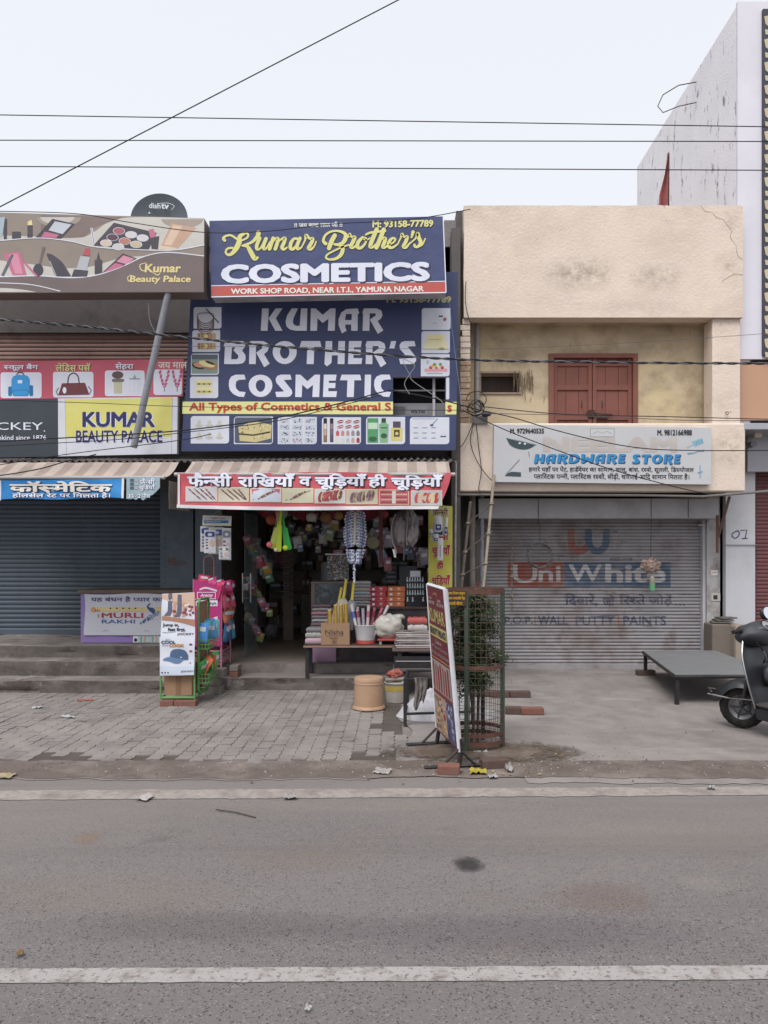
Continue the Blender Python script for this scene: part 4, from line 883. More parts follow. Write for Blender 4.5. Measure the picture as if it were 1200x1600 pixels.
# bottom row
bt = [(298, 650, 358, 693), (365.5, 651, 426.5, 694), (434, 651.5, 495, 694), (503, 652, 564, 694), (572, 651.5, 633, 694), (640.5, 652, 702, 694)]
for i, (a, b, c, d) in enumerate(bt):
    card(mb, pl, a, b, c, d, r=5); mx, my = (a+c)/2, (b+d)/2
    if i == 0:
        for k in range(6):
            x = a+13+(k % 3)*16; y = b+12+(k//3)*19; mb.pe(pl, x, y+1.5, 6, 4, ink('#b6b5a6'), .0025, a0=0, a1=180); mb.pe(pl, x, y-2, 3, 3.4, ink('#bdbcb0'), .003)
    elif i == 1:
        mb.pr(pl, a+1.2, b+1.2, c-1.2, d-1.5, ink('#4f5666'), .002, 3); mb.pp(pl, [(a+7, b+16), (mx, b+7), (c-2, b+13), (c-3, d-9), (mx+4, d-3), (a+9, d-5)], ink('#bdb184'), .0026)
        mb.line(pl, [(a+7, b+27), (mx, b+29), (c-4, b+24)], 2.4, ink('#3e3a30'), .0032)
        for k in range(26): x = rng.uniform(a+9, c-5); y = rng.uniform(b+12, d-7); mb.pe(pl, x, y, rng.uniform(.7, 2), .8, ink(('#7f7049', '#dcd3a4', '#5a5036')[k % 3]), .0036, rng.uniform(0, 90), n=6)
    elif i == 2:
        for r_ in range(4):
            for q_ in range(3):
                ca, cb = a+2+q_*20, b+1.5+r_*10.3; mb.pr(pl, ca, cb, ca+17, cb+8.6, ink('#b9bfca'), .002)
                for k in range(11): mb.pe(pl, ca+rng.uniform(2, 15), cb+rng.uniform(1.5, 7.5), .8, .8, ink('#a33a44' if (r_, q_) in ((0, 0), (3, 1)) else '#34363f'), .003, n=6)
    elif i == 3:
        for k, cc in enumerate((('#cfc6b9', '#b79d86', '#8f6a52'), ('#8d7880', '#6b6470', '#55525e'))):
            x = a+2.5+k*10; mb.pr(pl, x, b+1.5, x+5.5, d-3, DK, .002, 1)
            for j in range(3): mb.pr(pl, x+.7, b+10+j*9.5, x+4.8, b+19+j*9.5, ink(cc[j]), .0028)
        for r_ in range(2):
            for q_ in range(3): mb.pe(pl, a+29+q_*12.5, b+7+r_*8, 5.2, 2.6, ink(('#9d4640', '#a8665f', '#8e5b57')[(q_+r_) % 3]), .0026, -14); mb.line(pl, [(a+25+q_*12.5, b+8+r_*8), (a+34+q_*12.5, b+6+r_*8)], .8, CARD, .0032)
        for r_ in range(2):
            for q_ in range(5): x = a+22+q_*8; y = b+20+r_*11; mb.pp(pl, [(x, y+9), (x, y+3), (x+2.5, y), (x+5, y+3), (x+5, y+9)], ink((('#b7555a', '#b98284', '#b08c86', '#8e868c', '#7d6a70'), ('#cfc9c0', '#c3c6bd', '#b5b0aa', '#b79a94', '#98323c'))[r_][q_]), .0026)
    elif i == 4:
        gr = ink('#4f8f63'); mb.pr(pl, a+2, b+2, a+19, d-2, gr, .0022); mb.pr(pl, a+3.2, b+9, a+18, b+19, ink('#b7cdb4'), .0028); mb.pe(pl, a+10.5, d-8, 6.5, 4, ink('#2f5a3c'), .003)
        mb.pr(pl, a+24, b+2, a+31, b+9, ink('#2d4b36'), .0024); mb.pp(pl, [(a+20, b+12), (a+24, b+9), (a+31, b+9), (a+35.5, b+12), (a+34, d-2), (a+21.5, d-2)], ink('#79a783'), .0026); mb.pe(pl, a+28, d-13, 5, 4, ink('#31553a'), .0032); mb.line(pl, [(a+23, b+17), (a+33, b+17)], 1.5, ink('#2d4b36'), .0033)
        mb.pr(pl, a+42, b+7, a+54, b+17, ink('#4b4257'), .0024); mb.pr(pl, a+39, b+17, a+57, d-5, ink('#c9bf72'), .0025, 1.5); mb.pr(pl, a+43.5, b+20, a+52.5, b+31, ink('#4d3b36'), .003); mb.pe(pl, a+48, b+26, 2.6, 2.6, ink('#c9bf72'), .0036, n=10)
    else:
        mb.text(pl, 'Liquid Foundation', (645, 652.8, 680, 656), ink('#6f7480'), .0025)
        for k in range(9): x = 646+(k % 3)*14; y = 668+(k//3)*8; mb.pr(pl, x, y, x+6+rng.uniform(0, 2), y+1, ink('#4d5566'), .0025)
        mb.line(pl, [(684, 654), (676, 663), (673, 664)], 1, ink('#3d5878'), .003); mb.pr(pl, 672, 663, 677, 666, ink('#3d5878'), .003); mb.pr(pl, 688, 681, 697, 683, ink('#4d5566'), .0025)
mb.build('face', t)
# window air conditioner sitting behind the hole
ac = thing('air_conditioner', 'grey window air conditioner seen through the hole in the navy board', 'air conditioner', P(655, 652, 9.75))
mb = MB(); mb.box(X(606, 9.75), X(712, 9.75), 9.75, 10.19, Z(668, 9.75), Z(630, 9.75), mat('old_grey_plastic', '#737376', .6, .1, 5)); mb.build('case', ac, bevel=.008)
q = FP(9.75); mb = MB(); mb.pr(q, 636, 634, 668, 648, ink('#7c7c80'), .002, 2); mb.pr(q, 615, 635, 633, 648, ink('#55555a'), .002, 2); mb.text(q, 'VOLTAS', (642, 641, 664, 645.5), ink('#2c2c32'), .004, .03, .15); mb.build('grille', ac)
mb = MB(); gm = mat('dark_pane', '#16161a', .6, .1, 3, spec=.1); mb.box(X(606, 9.9), X(712, 9.9), 9.9, 9.93, Z(630, 9.9), Z(575, 9.9), gm); mb.box(X(676, 9.72), X(680, 9.72), 9.72, 9.76, Z(668, 9.7), Z(575, 9.7), EDGE); mb.box(X(606, 9.86), X(712, 9.86), 9.86, 9.895, Z(611, 9.86), Z(609, 9.86), EDGE)
solo(mb, 'window', 'dark window above the air conditioner behind the broken navy board', 'window')

# --- brown "beauty palace" lightbox, top left
LD = 9.0; pl = FP(LD); Q = [(-70, 330), (319.5, 341), (318, 456.5), (-70, 458)]
t = thing('beauty_palace_lightbox', 'brown and beige lightbox sign printed with make-up pictures', 'sign', P(120, 458, LD))
mb = MB(); board_body(mb, pl, Q, .26, mat('brown_metal_edge', '#6e6460', .5, .08, 3, metal=.2)); mb.build('case', t, bevel=.005)
mb = MB(); panel(mb, pl, Q, ink('#8c8178')); off = .0008
BR, TAN, PALE, BR2 = ink('#7c6e6a'), ink('#9a8f85'), ink('#bcb9b2'), ink('#6f6462')
def sm(pts, k=8):
    o = []; n = len(pts)
    for i in range(n-1):
        p0, p1, p2, p3 = pts[max(i-1, 0)], pts[i], pts[i+1], pts[min(i+2, n-1)]
        for j in range(k):
            u = j/k; o.append(tuple(.5*((2*p1[a]) + (-p0[a]+p2[a])*u + (2*p0[a]-5*p1[a]+4*p2[a]-p3[a])*u*u + (-p0[a]+3*p1[a]-3*p2[a]+p3[a])*u**3) for a in (0, 1)))
    return o + [pts[-1]]
# bands: upper brown, pale swoosh, tan wave, lower pale, bottom brown
mb.band(pl, [(64, 336), (190, 339.5)], [(64, 369), (90, 373), (128, 371), (150, 354), (190, 339.5)], BR, .0012)
C1 = [(-70, 380), (0, 376), (60, 372), (110, 377), (150, 386), (210, 390), (270, 391), (319, 383)]
mb.band(pl, [(60, 371), (128, 371), (148, 362), (165, 350), (200, 340), (319, 341.5)], C1, PALE, .0018); mb.band(pl, [(-70, 370), (0, 368), (64, 370)], C1, PALE, .0018)
mb.pe(pl, 92, 338.5, 35, 17, TAN, .0020, a0=4, a1=176); mb.pe(pl, 90, 338.5, 27, 12, PALE, .0022, a0=4, a1=176); mb.pe(pl, 285, 341.5, 33, 15, TAN, .0022, a0=4, a1=176); mb.pe(pl, 285, 341.6, 28, 11, ink('#c9c9c6'), .0025, a0=4, a1=176)
C2 = [(-70, 434), (0, 433), (60, 432), (110, 435), (150, 431), (190, 418), (225, 402), (262, 395), (318.6, 400)]
mb.band(pl, [(-70, 400), (0, 407), (50, 413), (100, 419), (140, 417), (190, 403), (225, 400)], C2, PALE, .0014)
mb.band(pl, C2, [(-70, 456.8), (150, 456.8), (318.3, 455.8)], BR2, .0022)
mb.line(pl, [(-70, 433), (0, 432.5), (60, 431), (110, 434), (150, 430), (190, 417), (225, 401), (262, 394.5), (318.6, 400)], 1.4, LETW, .003, smooth=8)
mb.line(pl, [(-70, 380), (0, 376), (60, 372), (110, 377), (150, 386), (210, 390), (270, 391), (319, 383)], 1.3, LETW, .003, smooth=8)
mb.line(pl, [(-70, 440), (0, 442), (50, 445), (94, 455)], 1.2, LETW, .003, smooth=8); mb.band(pl, [(-70, 449), (0, 450), (30, 452), (56, 456)], [(-70, 456.5), (56, 456.5)], PALE, .0029)
PK, PK2, BK, SV = ink('#b76e87'), ink('#c98a9d'), ink('#4a474e'), ink('#a9adb3')
# upper row of make-up
mb.pp(pl, [(-40, 345), (8, 339), (4, 370), (-40, 374)], ink('#9fb0b8'), .003); mb.pr(pl, 6, 342, 11, 374, BK, .0034, 1); mb.pr(pl, 19, 362, 33, 374, BK, .0034, 2); mb.pr(pl, 43, 352, 51, 373, BK, .0034); mb.pp(pl, [(44, 346), (50, 344), (51, 352), (43, 352)], GOLD, .0037)
mb.pp(pl, [(82, 342), (117, 350), (96, 373), (55, 372)], BK, .003); mb.pp(pl, [(86, 346), (112, 351), (98, 366), (76, 360)], ink('#b8bdc6'), .0036); mb.pp(pl, [(70, 362), (92, 367), (88, 372), (64, 371)], PK, .0037)
mb.line(pl, [(143, 356), (147, 380)], 3.4, LETW, .003); mb.line(pl, [(143, 356), (147, 380)], 1, BK, .0035)
mb.pp(pl, [(178, 348), (245, 364), (232, 391), (146, 384)], BK, .0028)
for x, y, c in ((186, 361, '#a0606a'), (205, 367, '#c8c4c4'), (223, 372, '#c8c4c4'), (176, 371, '#5c4650'), (195, 377, '#b07a6c'), (213, 382, '#bcae93'), (166, 380, '#c9b9ab'), (185, 386, '#c6c2c0')): mb.pe(pl, x, y, 9.4, 5.6, LETW, .0033, 3); mb.pe(pl, x, y, 8.6, 5, ink(c), .0039, 3)
mb.pp(pl, [(232, 359), (240, 357.5), (245, 371), (235, 372)], PK, .003); mb.pp(pl, [(235, 372), (249, 369), (247, 390), (237, 389)], BK, .0035)
mb.pp(pl, [(268, 349), (307, 356), (278, 388), (252, 384)], ink('#b99a86'), .003); mb.pp(pl, [(271, 352), (285, 354), (268, 384), (256, 382)], ink('#cdb39f'), .0036); mb.pp(pl, [(252, 384), (278, 388), (272, 391), (245, 390)], ink('#cbbba8'), .0036)
# lower row
mb.pp(pl, [(5, 397), (32, 393), (42, 430), (20, 430)], PK, .003); mb.pp(pl, [(14, 398), (28, 396), (36, 428), (24, 428)], PK2, .0036); mb.line(pl, [(20, 398), (4, 431)], 4.4, ink('#5d646e'), .004); mb.line(pl, [(38, 410), (58, 432)], 3, PK, .0036)
mb.line(pl, [(69, 386), (62, 414)], [5, 3], BR2, .003); mb.pe(pl, 60, 422, 8, 10, BK, .0034); mb.band(pl, [(73, 396), (82, 398), (98, 411), (111, 431)], [(73, 398), (80, 415), (86, 430), (90, 432), (111, 432)], BK, .003); mb.line(pl, [(78, 408), (88, 431)], 1.2, SV, .0036)
mb.pp(pl, [(129, 399), (134, 388), (140, 388), (141, 400)], ink('#b1545c'), .0032); mb.pp(pl, [(126, 400), (141, 402), (135, 424), (119, 422)], SV, .0034); mb.pp(pl, [(116, 421), (138, 423), (136, 432.5), (112, 432.5)], BK, .0038)
mb.pr(pl, 148, 406, 160, 429, BK, .003, 1.5); mb.pp(pl, [(151, 406), (154, 394), (157, 406)], BK, .0034)
mb.pp(pl, [(192, 396), (214, 404), (196, 416), (158, 428)], BK, .0026); mb.pp(pl, [(193, 399), (210, 404.5), (198, 413), (182, 409)], PK2, .0033); mb.pp(pl, [(180, 411), (196, 415), (170, 424), (163, 425)], PK, .0034)
mb.text(pl, 'Kumar', (226, 412.5, 283, 426), GOLD, .0042, .03, .1); mb.line(pl, [(229, 411), (219, 414), (221, 422), (228, 424)], [1, 1.3, 1.6, 1], GOLD, .0042, smooth=5); mb.line(pl, [(236, 424), (246, 430), (250, 427)], [1, 1.6, 1.4], GOLD, .0044, smooth=5)
mb.text(pl, 'Beauty Palace', (203, 431, 298, 444), GOLD, .0042, .025, .1); mb.line(pl, [(206, 430), (200, 433), (201, 439), (206, 439)], [1, 1.2, 1.4, 1], GOLD, .0042, smooth=5)
mb.build('face', t)

# --- slanting grey pole propping the brown lightbox
mb = MB(); a, b = P(263, 458, 9.05), P(209, 699, 9.32); mb.tube([a, b], .042, mat('galvanised_pole', '#8d8f96', .5, .08, 5, metal=.3, dirt='#6c6a6a', ds=6, da=.4), 14)
d = (a-b).normalized(); mb.lathe([(.036, 0), (.036, .002)], b - d*.004, DK, 14, M=d.to_track_quat('Z', 'Y').to_matrix())
solo(mb, 'support_pole', 'slanting grey metal pole propping the brown lightbox in front of yellow board', 'pole', smooth=50)

# --- red picture strip, black board, yellow board
pl = FP(9.62); Q = [(-60, 565), (287, 561), (285, 619), (-60, 626)]
t = thing('picture_strip_board', 'red signboard strip with pictures of bags and garlands under Hindi words', 'sign', P(110, 624, 9.62))
mb = MB(); board_body(mb, pl, Q, .05, EDGE); mb.build('backing', t)
RS = mat('red_print', '#b25565', .5, .12, 1.1, dirt='#b96f78', ds=.8, da=.5)
mb = MB(); panel(mb, pl, Q, RS)
for s_, bx in (('स~कूल बैग', (6, 568, 60, 580)), ('लेिडस पसॅ', (87, 567, 142, 580)), ('सेहरा', (180, 566, 209, 578))): mb.text(pl, s_, (bx[0]+1, bx[1]+1, bx[2]+1, bx[3]+1), ink('#5e3038'), .002, .02); mb.text(pl, s_, bx, LETW if s_[0] != 'ल' else ink('#cfc78f'), .0035, .02)
mb.text(pl, 'जय माला', (247, 566, 296, 576), ink('#d6cfc2'), .0025, .02)
for a, b, c, d in ((1, 582, 65, 622), (83, 581, 146, 621), (164, 579, 226, 619), (240, 577.5, 284, 617)): mb.pr(pl, a, b, c, d, LETW, .002, 4); mb.pr(pl, a+1.2, b+1.2, c-1.2, d-1.2, CARD, .0026, 3)
BL, BL2, WN = ink('#3d8fc9'), ink('#2b6c9f'), ink('#6b3d41')
mb.pr(pl, 18, 586, 47, 619, BL, .0034, 9); mb.line(pl, arc(32, 588, 6, 200, 340), 1.8, ink('#31424f'), .0033); mb.pr(pl, 13, 604, 19, 619, BL2, .0034, 2); mb.pr(pl, 46, 602, 52, 619, BL2, .0034, 2); mb.pr(pl, 20, 609, 45, 619, BL2, .004, 3); mb.pr(pl, 21, 610, 44, 618, BL, .0045, 3); mb.pr(pl, 28, 594, 35, 599, LETW, .004)
mb.pp(pl, [(97, 599), (133, 598), (140, 617), (91, 618)], WN, .0034); mb.line(pl, [(106, 600), (108, 588), (115, 583), (122, 588), (124, 600)], 1.9, ink('#3f2a2e'), .0032, smooth=5); mb.pe(pl, 101, 610, 3, 5, LETW, .004); mb.line(pl, [(92, 606), (88, 612), (91, 618)], 1.4, WN, .0035); mb.line(pl, [(138, 604), (143, 610), (140, 616)], 1.4, ink('#3f2a2e'), .0035)
mb.pr(pl, 178, 596, 191, 615, ink('#b3af94'), .0034); mb.pe(pl, 184, 586, 9, 6, ink('#5c4c4a'), .0036); mb.pr(pl, 175, 592, 194, 597, ink('#6f6a66'), .004, 2); mb.line(pl, [(202, 592), (219, 592)], 2, ink('#8d9097'), .0034); mb.pp(pl, [(208, 591), (210.5, 585), (213, 591)], ink('#8d9097'), .0036)
for k in range(3): [mb.pe(pl, 203+k*7, 596+j*4, .5, .7, ink('#9c9fa6'), .0034, n=6) for j in range(5)]
for x0 in (250, 270):
    for k in range(26):
        u = k/25*2-1; x = x0+7*u; y = 604 - abs(u)**1.3*24; mb.pe(pl, x+8-rng.uniform(.0, 2), y, 2.1, 1.7, ink(('#b0567c', '#9c4468', '#c98aa0')[k % 3]), .0034+.0001*(k % 6), n=7)
    mb.line(pl, [(x0+7, 604), (x0+7, 612)], 1.2, ink('#77566a'), .0034)
mb.build('face', t)
pl = FP(9.56); Q = [(-60, 624.5), (89, 622.5), (90.5, 713), (-60, 716)]
t = thing('black_board', 'black underwear signboard with white capitals beside yellow board', 'sign', P(20, 715, 9.56))
mb = MB(); board_body(mb, pl, Q, .08, EDGE); mb.build('backing', t)
mb = MB(); panel(mb, pl, Q, mat('charcoal_print', '#3b4047', .45, .06, 1.2, dirt='#4d535a', ds=1, da=.3)); mb.text(pl, 'JOCKEY', (-40, 660, 67.5, 675.5), LETW, .003, .004); mb.pe(pl, 69.5, 673.5, 1.1, 1.1, LETW, .003, n=8); mb.text(pl, 'Underwear for womankind since 1876', (-101, 680, 72.5, 687.5), LETW, .003, .012); mb.build('face', t)
for o in t.children:
    pass
t = thing('yellow_board', 'yellow and white beauty palace board with navy capitals', 'sign', P(184, 712, 9.55))
pl = FP(9.55); Q = [(90.5, 622.5), (277.5, 620), (276.5, 709), (91, 713)]
mb = MB(); board_body(mb, pl, Q, .08, EDGE); mb.build('backing', t)
mb = MB(); panel(mb, pl, Q, ink('#c8cad2')); mb.pp(pl, [(101.5, 624), (269.5, 621.5), (269, 682.5), (102.5, 684)], mat('yellow_print', '#cbc672', .5, .06, 2, dirt='#cfcb90', ds=2, da=.3), .001); NV = ink('#30325f')
mb.line(pl, [(101.5, 624), (104, 712)], .8, ink('#9fa1a8'), .001); mb.line(pl, [(269.5, 621.5), (268, 709)], .8, ink('#9fa1a8'), .001)
mb.text(pl, 'KUMAR', (129, 644, 243, 668), LETW, .002, .06); mb.text(pl, 'KUMAR', (129, 643.5, 242, 667.5), NV, .0034, .035); mb.text(pl, 'BEAUTY PALACE', (119, 673, 255, 692), LETW, .002, .045); mb.text(pl, 'BEAUTY PALACE', (119, 672.5, 254, 691.5), NV, .0034, .022)
mb.build('face', t)

# --- hardware store sign
pl = FP(9.9); Q = [(772, 663), (1111.5, 668.5), (1111, 757), (770.5, 753)]
t = thing('hardware_sign', 'pale grey hardware store signboard with blue capitals on the balcony', 'sign', P(940, 757, 9.9))
mb = MB(); board_body(mb, pl, Q, .09, EDGE); mb.build('frame', t)
mb = MB(); panel(mb, pl, Q, mat('faded_grey_print', '#b6b7b9', .45, .04, 1.6, dirt='#c3c3c3', ds=1.2, da=.3))
mb.text(pl, 'M. 9729640535', (797, 669.5, 850, 677.5), DK, .003, .03); mb.text(pl, 'M. 9812166988', (1027, 671.5, 1081, 680.5), DK, .003, .03)
mb.text(pl, 'NEELAM', (848, 682, 1058, 706), ink('#b3aca8'), .0012, .05, slope=.004)
mb.pr(pl, 922, 669.5, 960, 683, ink('#8f8f92'), .002); mb.pr(pl, 923, 670.5, 959, 682, ink('#bcbcbd'), .0028); mb.line(pl, [(926, 678), (934, 674), (941, 677), (948, 674), (956, 678)], .8, ink('#8f8f92'), .0034)
for dx, dy, m_, o_ in ((1.2, 1.2, ink('#2b3350'), .0026), (0, 0, ink('#2f7fb5'), .0042)):
    glyphs(mb, pl, 'HARDWARE', 834+dx, 976+dx, 709.5+dy, 723.5+dy, m_, o_, shear=.12); glyphs(mb, pl, 'STORE', 987+dx, 1062+dx, 710+dy, 724.5+dy, m_, o_, shear=.12)
mb.text(pl, 'हमारे यहाँ पर पेंट, हाडॅवेयर का सामान, चालू, बांस, रस~से, सूतली, िडस~पोजल', (826, 728, 1084, 739), DK, .003, .015, slope=.004)
mb.text(pl, 'प~लािस~टक पन~नी, प~लािस~टक रस~सी, सीढ़ी, चारपाई आिद सामान िमलता है।', (834, 738.5, 1077, 750), DK, .003, .015, slope=.004)
WK = ink('#3b4a50'); mb.band(pl, [(791, 684), (815, 689), (838, 694.5)], [(791, 684.5), (797, 695.5), (812, 702), (826, 701.5), (838, 695)], WK, .002); mb.pe(pl, 812, 692.5, 2, 1.4, LETW, .003, n=8); mb.pe(pl, 820, 693.5, 2, 1.4, LETW, .003, n=8); mb.line(pl, [(792, 684.5), (815, 690), (837, 695)], 1, ink('#8a9aa0'), .003)
mb.pp(pl, [(790, 741), (799, 737), (814, 738), (814, 745), (789, 744)], WK, .002); mb.line(pl, [(790, 742), (812, 718)], 1.5, ink('#77858a'), .0025); mb.line(pl, [(826, 706), (827, 714)], .8, WK, .0025)
HB = ink('#7fa6b8'); mb.pp(pl, [(1081, 690), (1097, 684.5), (1100, 692), (1086, 698)], HB, .002); mb.line(pl, [(1073, 700), (1092, 690)], 1, HB, .0025); [mb.pe(pl, 1088+k*4, 691-k*1.5+j*3, .7, .7, WK, .003, n=6) for k in range(3) for j in range(2)]
mb.line(pl, [(1074, 709), (1083, 708), (1092, 705), (1100, 704)], [3, 1.6, 1.6, 3], ink('#6f8f9f'), .0025); mb.line(pl, [(1094, 727), (1094, 747)], 2, HB, .0025); mb.line(pl, [(1090, 739), (1098, 737)], 1.6, ink('#6f8f9f'), .003)
mb.build('face', t)

# --- satellite dish on the roof
t = thing('satellite_dish', 'dark grey satellite dish on the roof behind the brown lightbox', 'satellite dish', P(249, 352, 10.6))
DC = P(248.5, 341, 10.6); dn = Vector((.05, -.98, .20)).normalized(); DM = dn.to_track_quat('Z', 'Y').to_matrix(); dm = mat('dark_dish_paint', '#4d535b', .55, .08, 3, dirt='#565b62', ds=2, da=.4)
R0 = 44*10.6/F
mb = MB(); mb.lathe([(R0*k/8, -.10 + .10*(k/8)**2) for k in range(1, 9)] + [(R0, -.012)] + [(R0*k/8, -.125 + .10*(k/8)**2) for k in range(7, 0, -1)], DC, dm, 48, M=DM)
q = Plane(DC - dn*.01, dn); lw = ink('#b5b9be'); mb.text(q, 'dish', (233, 317, 251, 325.5), lw, .004, .02, slope=.05); mb.text(q, 'tv', (252, 318.5, 264, 326.5), lw, .004, .03, slope=.05); mb.line(q, [(246, 318.5), (262, 317.5), (272, 322), (268, 328)], .7, lw, .004, smooth=5)
mb.build('reflector', t, smooth=50)
mb = MB(); mb.tube([DC - dn*.12, DC - dn*.35, DC - dn*.35 + Vector((0, 0, -.45))], .03, EDGE, 10); mb.tube([DC + Vector((0, 0, -.3)), DC + dn*.5 + Vector((0, 0, -.25))], .012, EDGE, 8); mb.build('mount', t, smooth=50)

# --- tin rain-edge over both shops
mb = MB(); tinm = mat('sooty_tin', '#5b5654', .7, .2, 5, dirt='#332f2e', ds=4, da=.7)
xa, xb = X(-60, 9.25), X(716, 9.25)
def tin(u, v):
    x = xa + (xb-xa)*u; w = .016*math.sin(x*2*PI/.085) + .02*mnoise.noise(Vector((x*1.7, v, 0))); return Vector((x, 10.19 - .93*v - .03*max(0, mnoise.noise(Vector((x*5, v*2, 3))))*v, 3.02 - .17*v + w))
mb.grid(tin, 700, 3, tinm, thick=(0, 0, -.006)); solo(mb, 'tin_sheet', 'sooty corrugated tin sheet above the two striped awnings', 'roof sheet', smooth=60)

def stripes(name, a, b, w):
    if name in MATS: return MATS[name]
    m = mat(name, a, .85, .08, 4, dirt='#6f625b', ds=1.6, da=.35); n, l = m.node_tree.nodes, m.node_tree.links; bs = n['Principled BSDF']
    src = bs.inputs['Base Color'].links[0].from_socket; tc = n.new('ShaderNodeTexCoord'); sx = n.new('ShaderNodeSeparateXYZ'); l.new(tc.outputs['Object'], sx.inputs[0])
    d = n.new('ShaderNodeMath'); d.operation = 'MULTIPLY'; d.inputs[1].default_value = 1/w; l.new(sx.outputs[0], d.inputs[0]); f = n.new('ShaderNodeMath'); f.operation = 'FRACT'; l.new(d.outputs[0], f.inputs[0])
    g = n.new('ShaderNodeMath'); g.operation = 'GREATER_THAN'; g.inputs[1].default_value = .5; l.new(f.outputs[0], g.inputs[0])
    x = n.new('ShaderNodeMix'); x.data_type = 'RGBA'; x.blend_type = 'MULTIPLY'; x.inputs[7].default_value = (*lin(b), 1); l.new(g.outputs[0], x.inputs[0]); l.new(src, x.inputs[6]); l.new(x.outputs[2], bs.inputs['Base Color']); return m
M_AWN = stripes('striped_canvas', '#a79a91', '#dedad8', .24)
def awning(name, label, xl, xr, ztop, yb, yf, zf, sd):
    t = thing(name, label, 'awning', ((xl+xr)/2, yf, zf))
    mb = MB()
    def fn(u, v):
        return Vector((xl + (xr-xl)*u, yb + (yf-yb)*v, ztop + (zf-ztop)*v - .05*math.sin(PI*v) + .012*mnoise.noise(Vector((u*9+sd, v*2, 0)))))
    mb.grid(fn, 60, 8, M_AWN, thick=(0, 0, -.004)); mb.build('canvas', t, smooth=60)
    mb = MB(); mb.tube([(xl-.03, yf-.01, zf+.004), (xr+.03, yf-.01, zf+.004)], .022, mat('white_bar', '#a09c9a', .5, .05, 3), 10); mb.build('front_bar', t, smooth=60)
    for x in (xl+.15, xr-.15):
        mb = MB(); mb.tube([(x, 10.19, 2.62), (x, 9.4, 2.48), (x, yf+.02, zf-.01)], .014, M_DARKWALL, 8); mb.build('arm', t)
    return t
awning('striped_awning', 'beige striped awning with blue cloth banners over the closed left shop', -5.3, X(254, 8.6), 2.83, 9.24, 8.6, Z(747, 8.6), 0)
awning('striped_awning', 'beige striped awning with red bangle banner over the open shop', X(277, 8.6), X(707, 8.6), 2.84, 9.24, 8.6, Z(742, 8.6), 5)
# dark side cloth hanging between both awnings
mb = MB(); mb.grid(lambda u, v: Vector((-2.70 + .10*u, 8.75 + .5*u + .01*math.sin(v*9), 2.55 - .33*v)), 4, 6, ink('#9a928a'), thick=(.003, .002, 0)); solo(mb, 'canvas_flap', 'short pale canvas flap hanging at the left end of the red banner', 'canvas flap')

# --- cloth banners
def cloth(D, amp, f, sd):
    return lambda x, z: amp*(mnoise.noise(Vector((x*f, z*f*1.4, sd))) + .5*mnoise.noise(Vector((x*f*2.3 + z*3, z*f*2, sd+7))))
pl = FP(8.57, cloth(8.57, .022, 2.6, 1)); t = thing('red_banner', 'red cloth banner with white Hindi lettering and bangle photographs under awning', 'banner', P(490, 795, 8.57))
RB = mat('red_banner_cloth', '#b9565f', .6, .10, 1.3, dirt='#a03e48', ds=1.5, da=.5); WH = ink('#cfccd0')
mb = MB(); U = 90
top = lambda u: (277.5 + (705-277.5)*u, 739.5 - 1.5*u + 1.2*math.sin(u*9)); 
def botp(u): x = 276 + (684-276)*min(u, 1); return (x, 793.5 + 4*u + 2.2*math.sin(u*PI*1.4))
def redp(u, v): a, b = top(u), botp(u); k = .012*mnoise.noise(Vector((u*30, v*3, 1))); return pl.pt(a[0]+(b[0]-a[0])*v**1.5 if u > .5 else a[0]+(b[0]-a[0])*v, a[1]+(b[1]-a[1])*v, 0)
mb.grid(lambda u, v: redp(u, v*.905), U, 10, RB, thick=(0, .003, 0)); mb.grid(lambda u, v: redp(u, .905+.095*v), U, 2, WH, thick=(0, .003, 0))
mb.line(pl, [(279.8, 741), (279.5, 793)], 3.2, WH, .003); 
for x in range(290, 680, 100): pass
wdt = [('फैन~सी', 293, 362), ('राखियाँ'.replace('खि', 'िख'), 372, 461), ('व', 467, 486), ('चूड़ियाँ'.replace('ड़ि', 'िड़'), 492, 573), ('ही', 575, 604), ('चूड़ियाँ'.replace('ड़ि', 'िड़'), 611, 692)]
hy = lambda x: 737 + (x-293)*.008
for s_, a, b in wdt:
    y0 = hy(a); y1 = y0 + (25 if 'ू' in s_ else 22); y0b = y0 + (5 if s_ == 'व' else 0)
    if s_ == 'व': y1 = y0 + 19.5
    for dx, dy, m_, o_, bd in ((1.8, 1.8, ink('#3a2a33'), .005, .05), (0, 0, ink('#3a2a33'), .0065, .065), (0, 0, LETW, .010, .032)): mb.text(pl, s_, (a+dx, y0b+1.5+dy, b+dx, y1+1.5+dy), m_, o_, bd)
tiles = [(291, 761, 339, 783), (342, 762, 388, 783.5), (392, 763, 439, 784), (442, 763.5, 489, 785), (492.5, 764.5, 539, 786), (542, 765, 589, 787), (593, 766, 638, 788), (643, 767, 690, 789)]
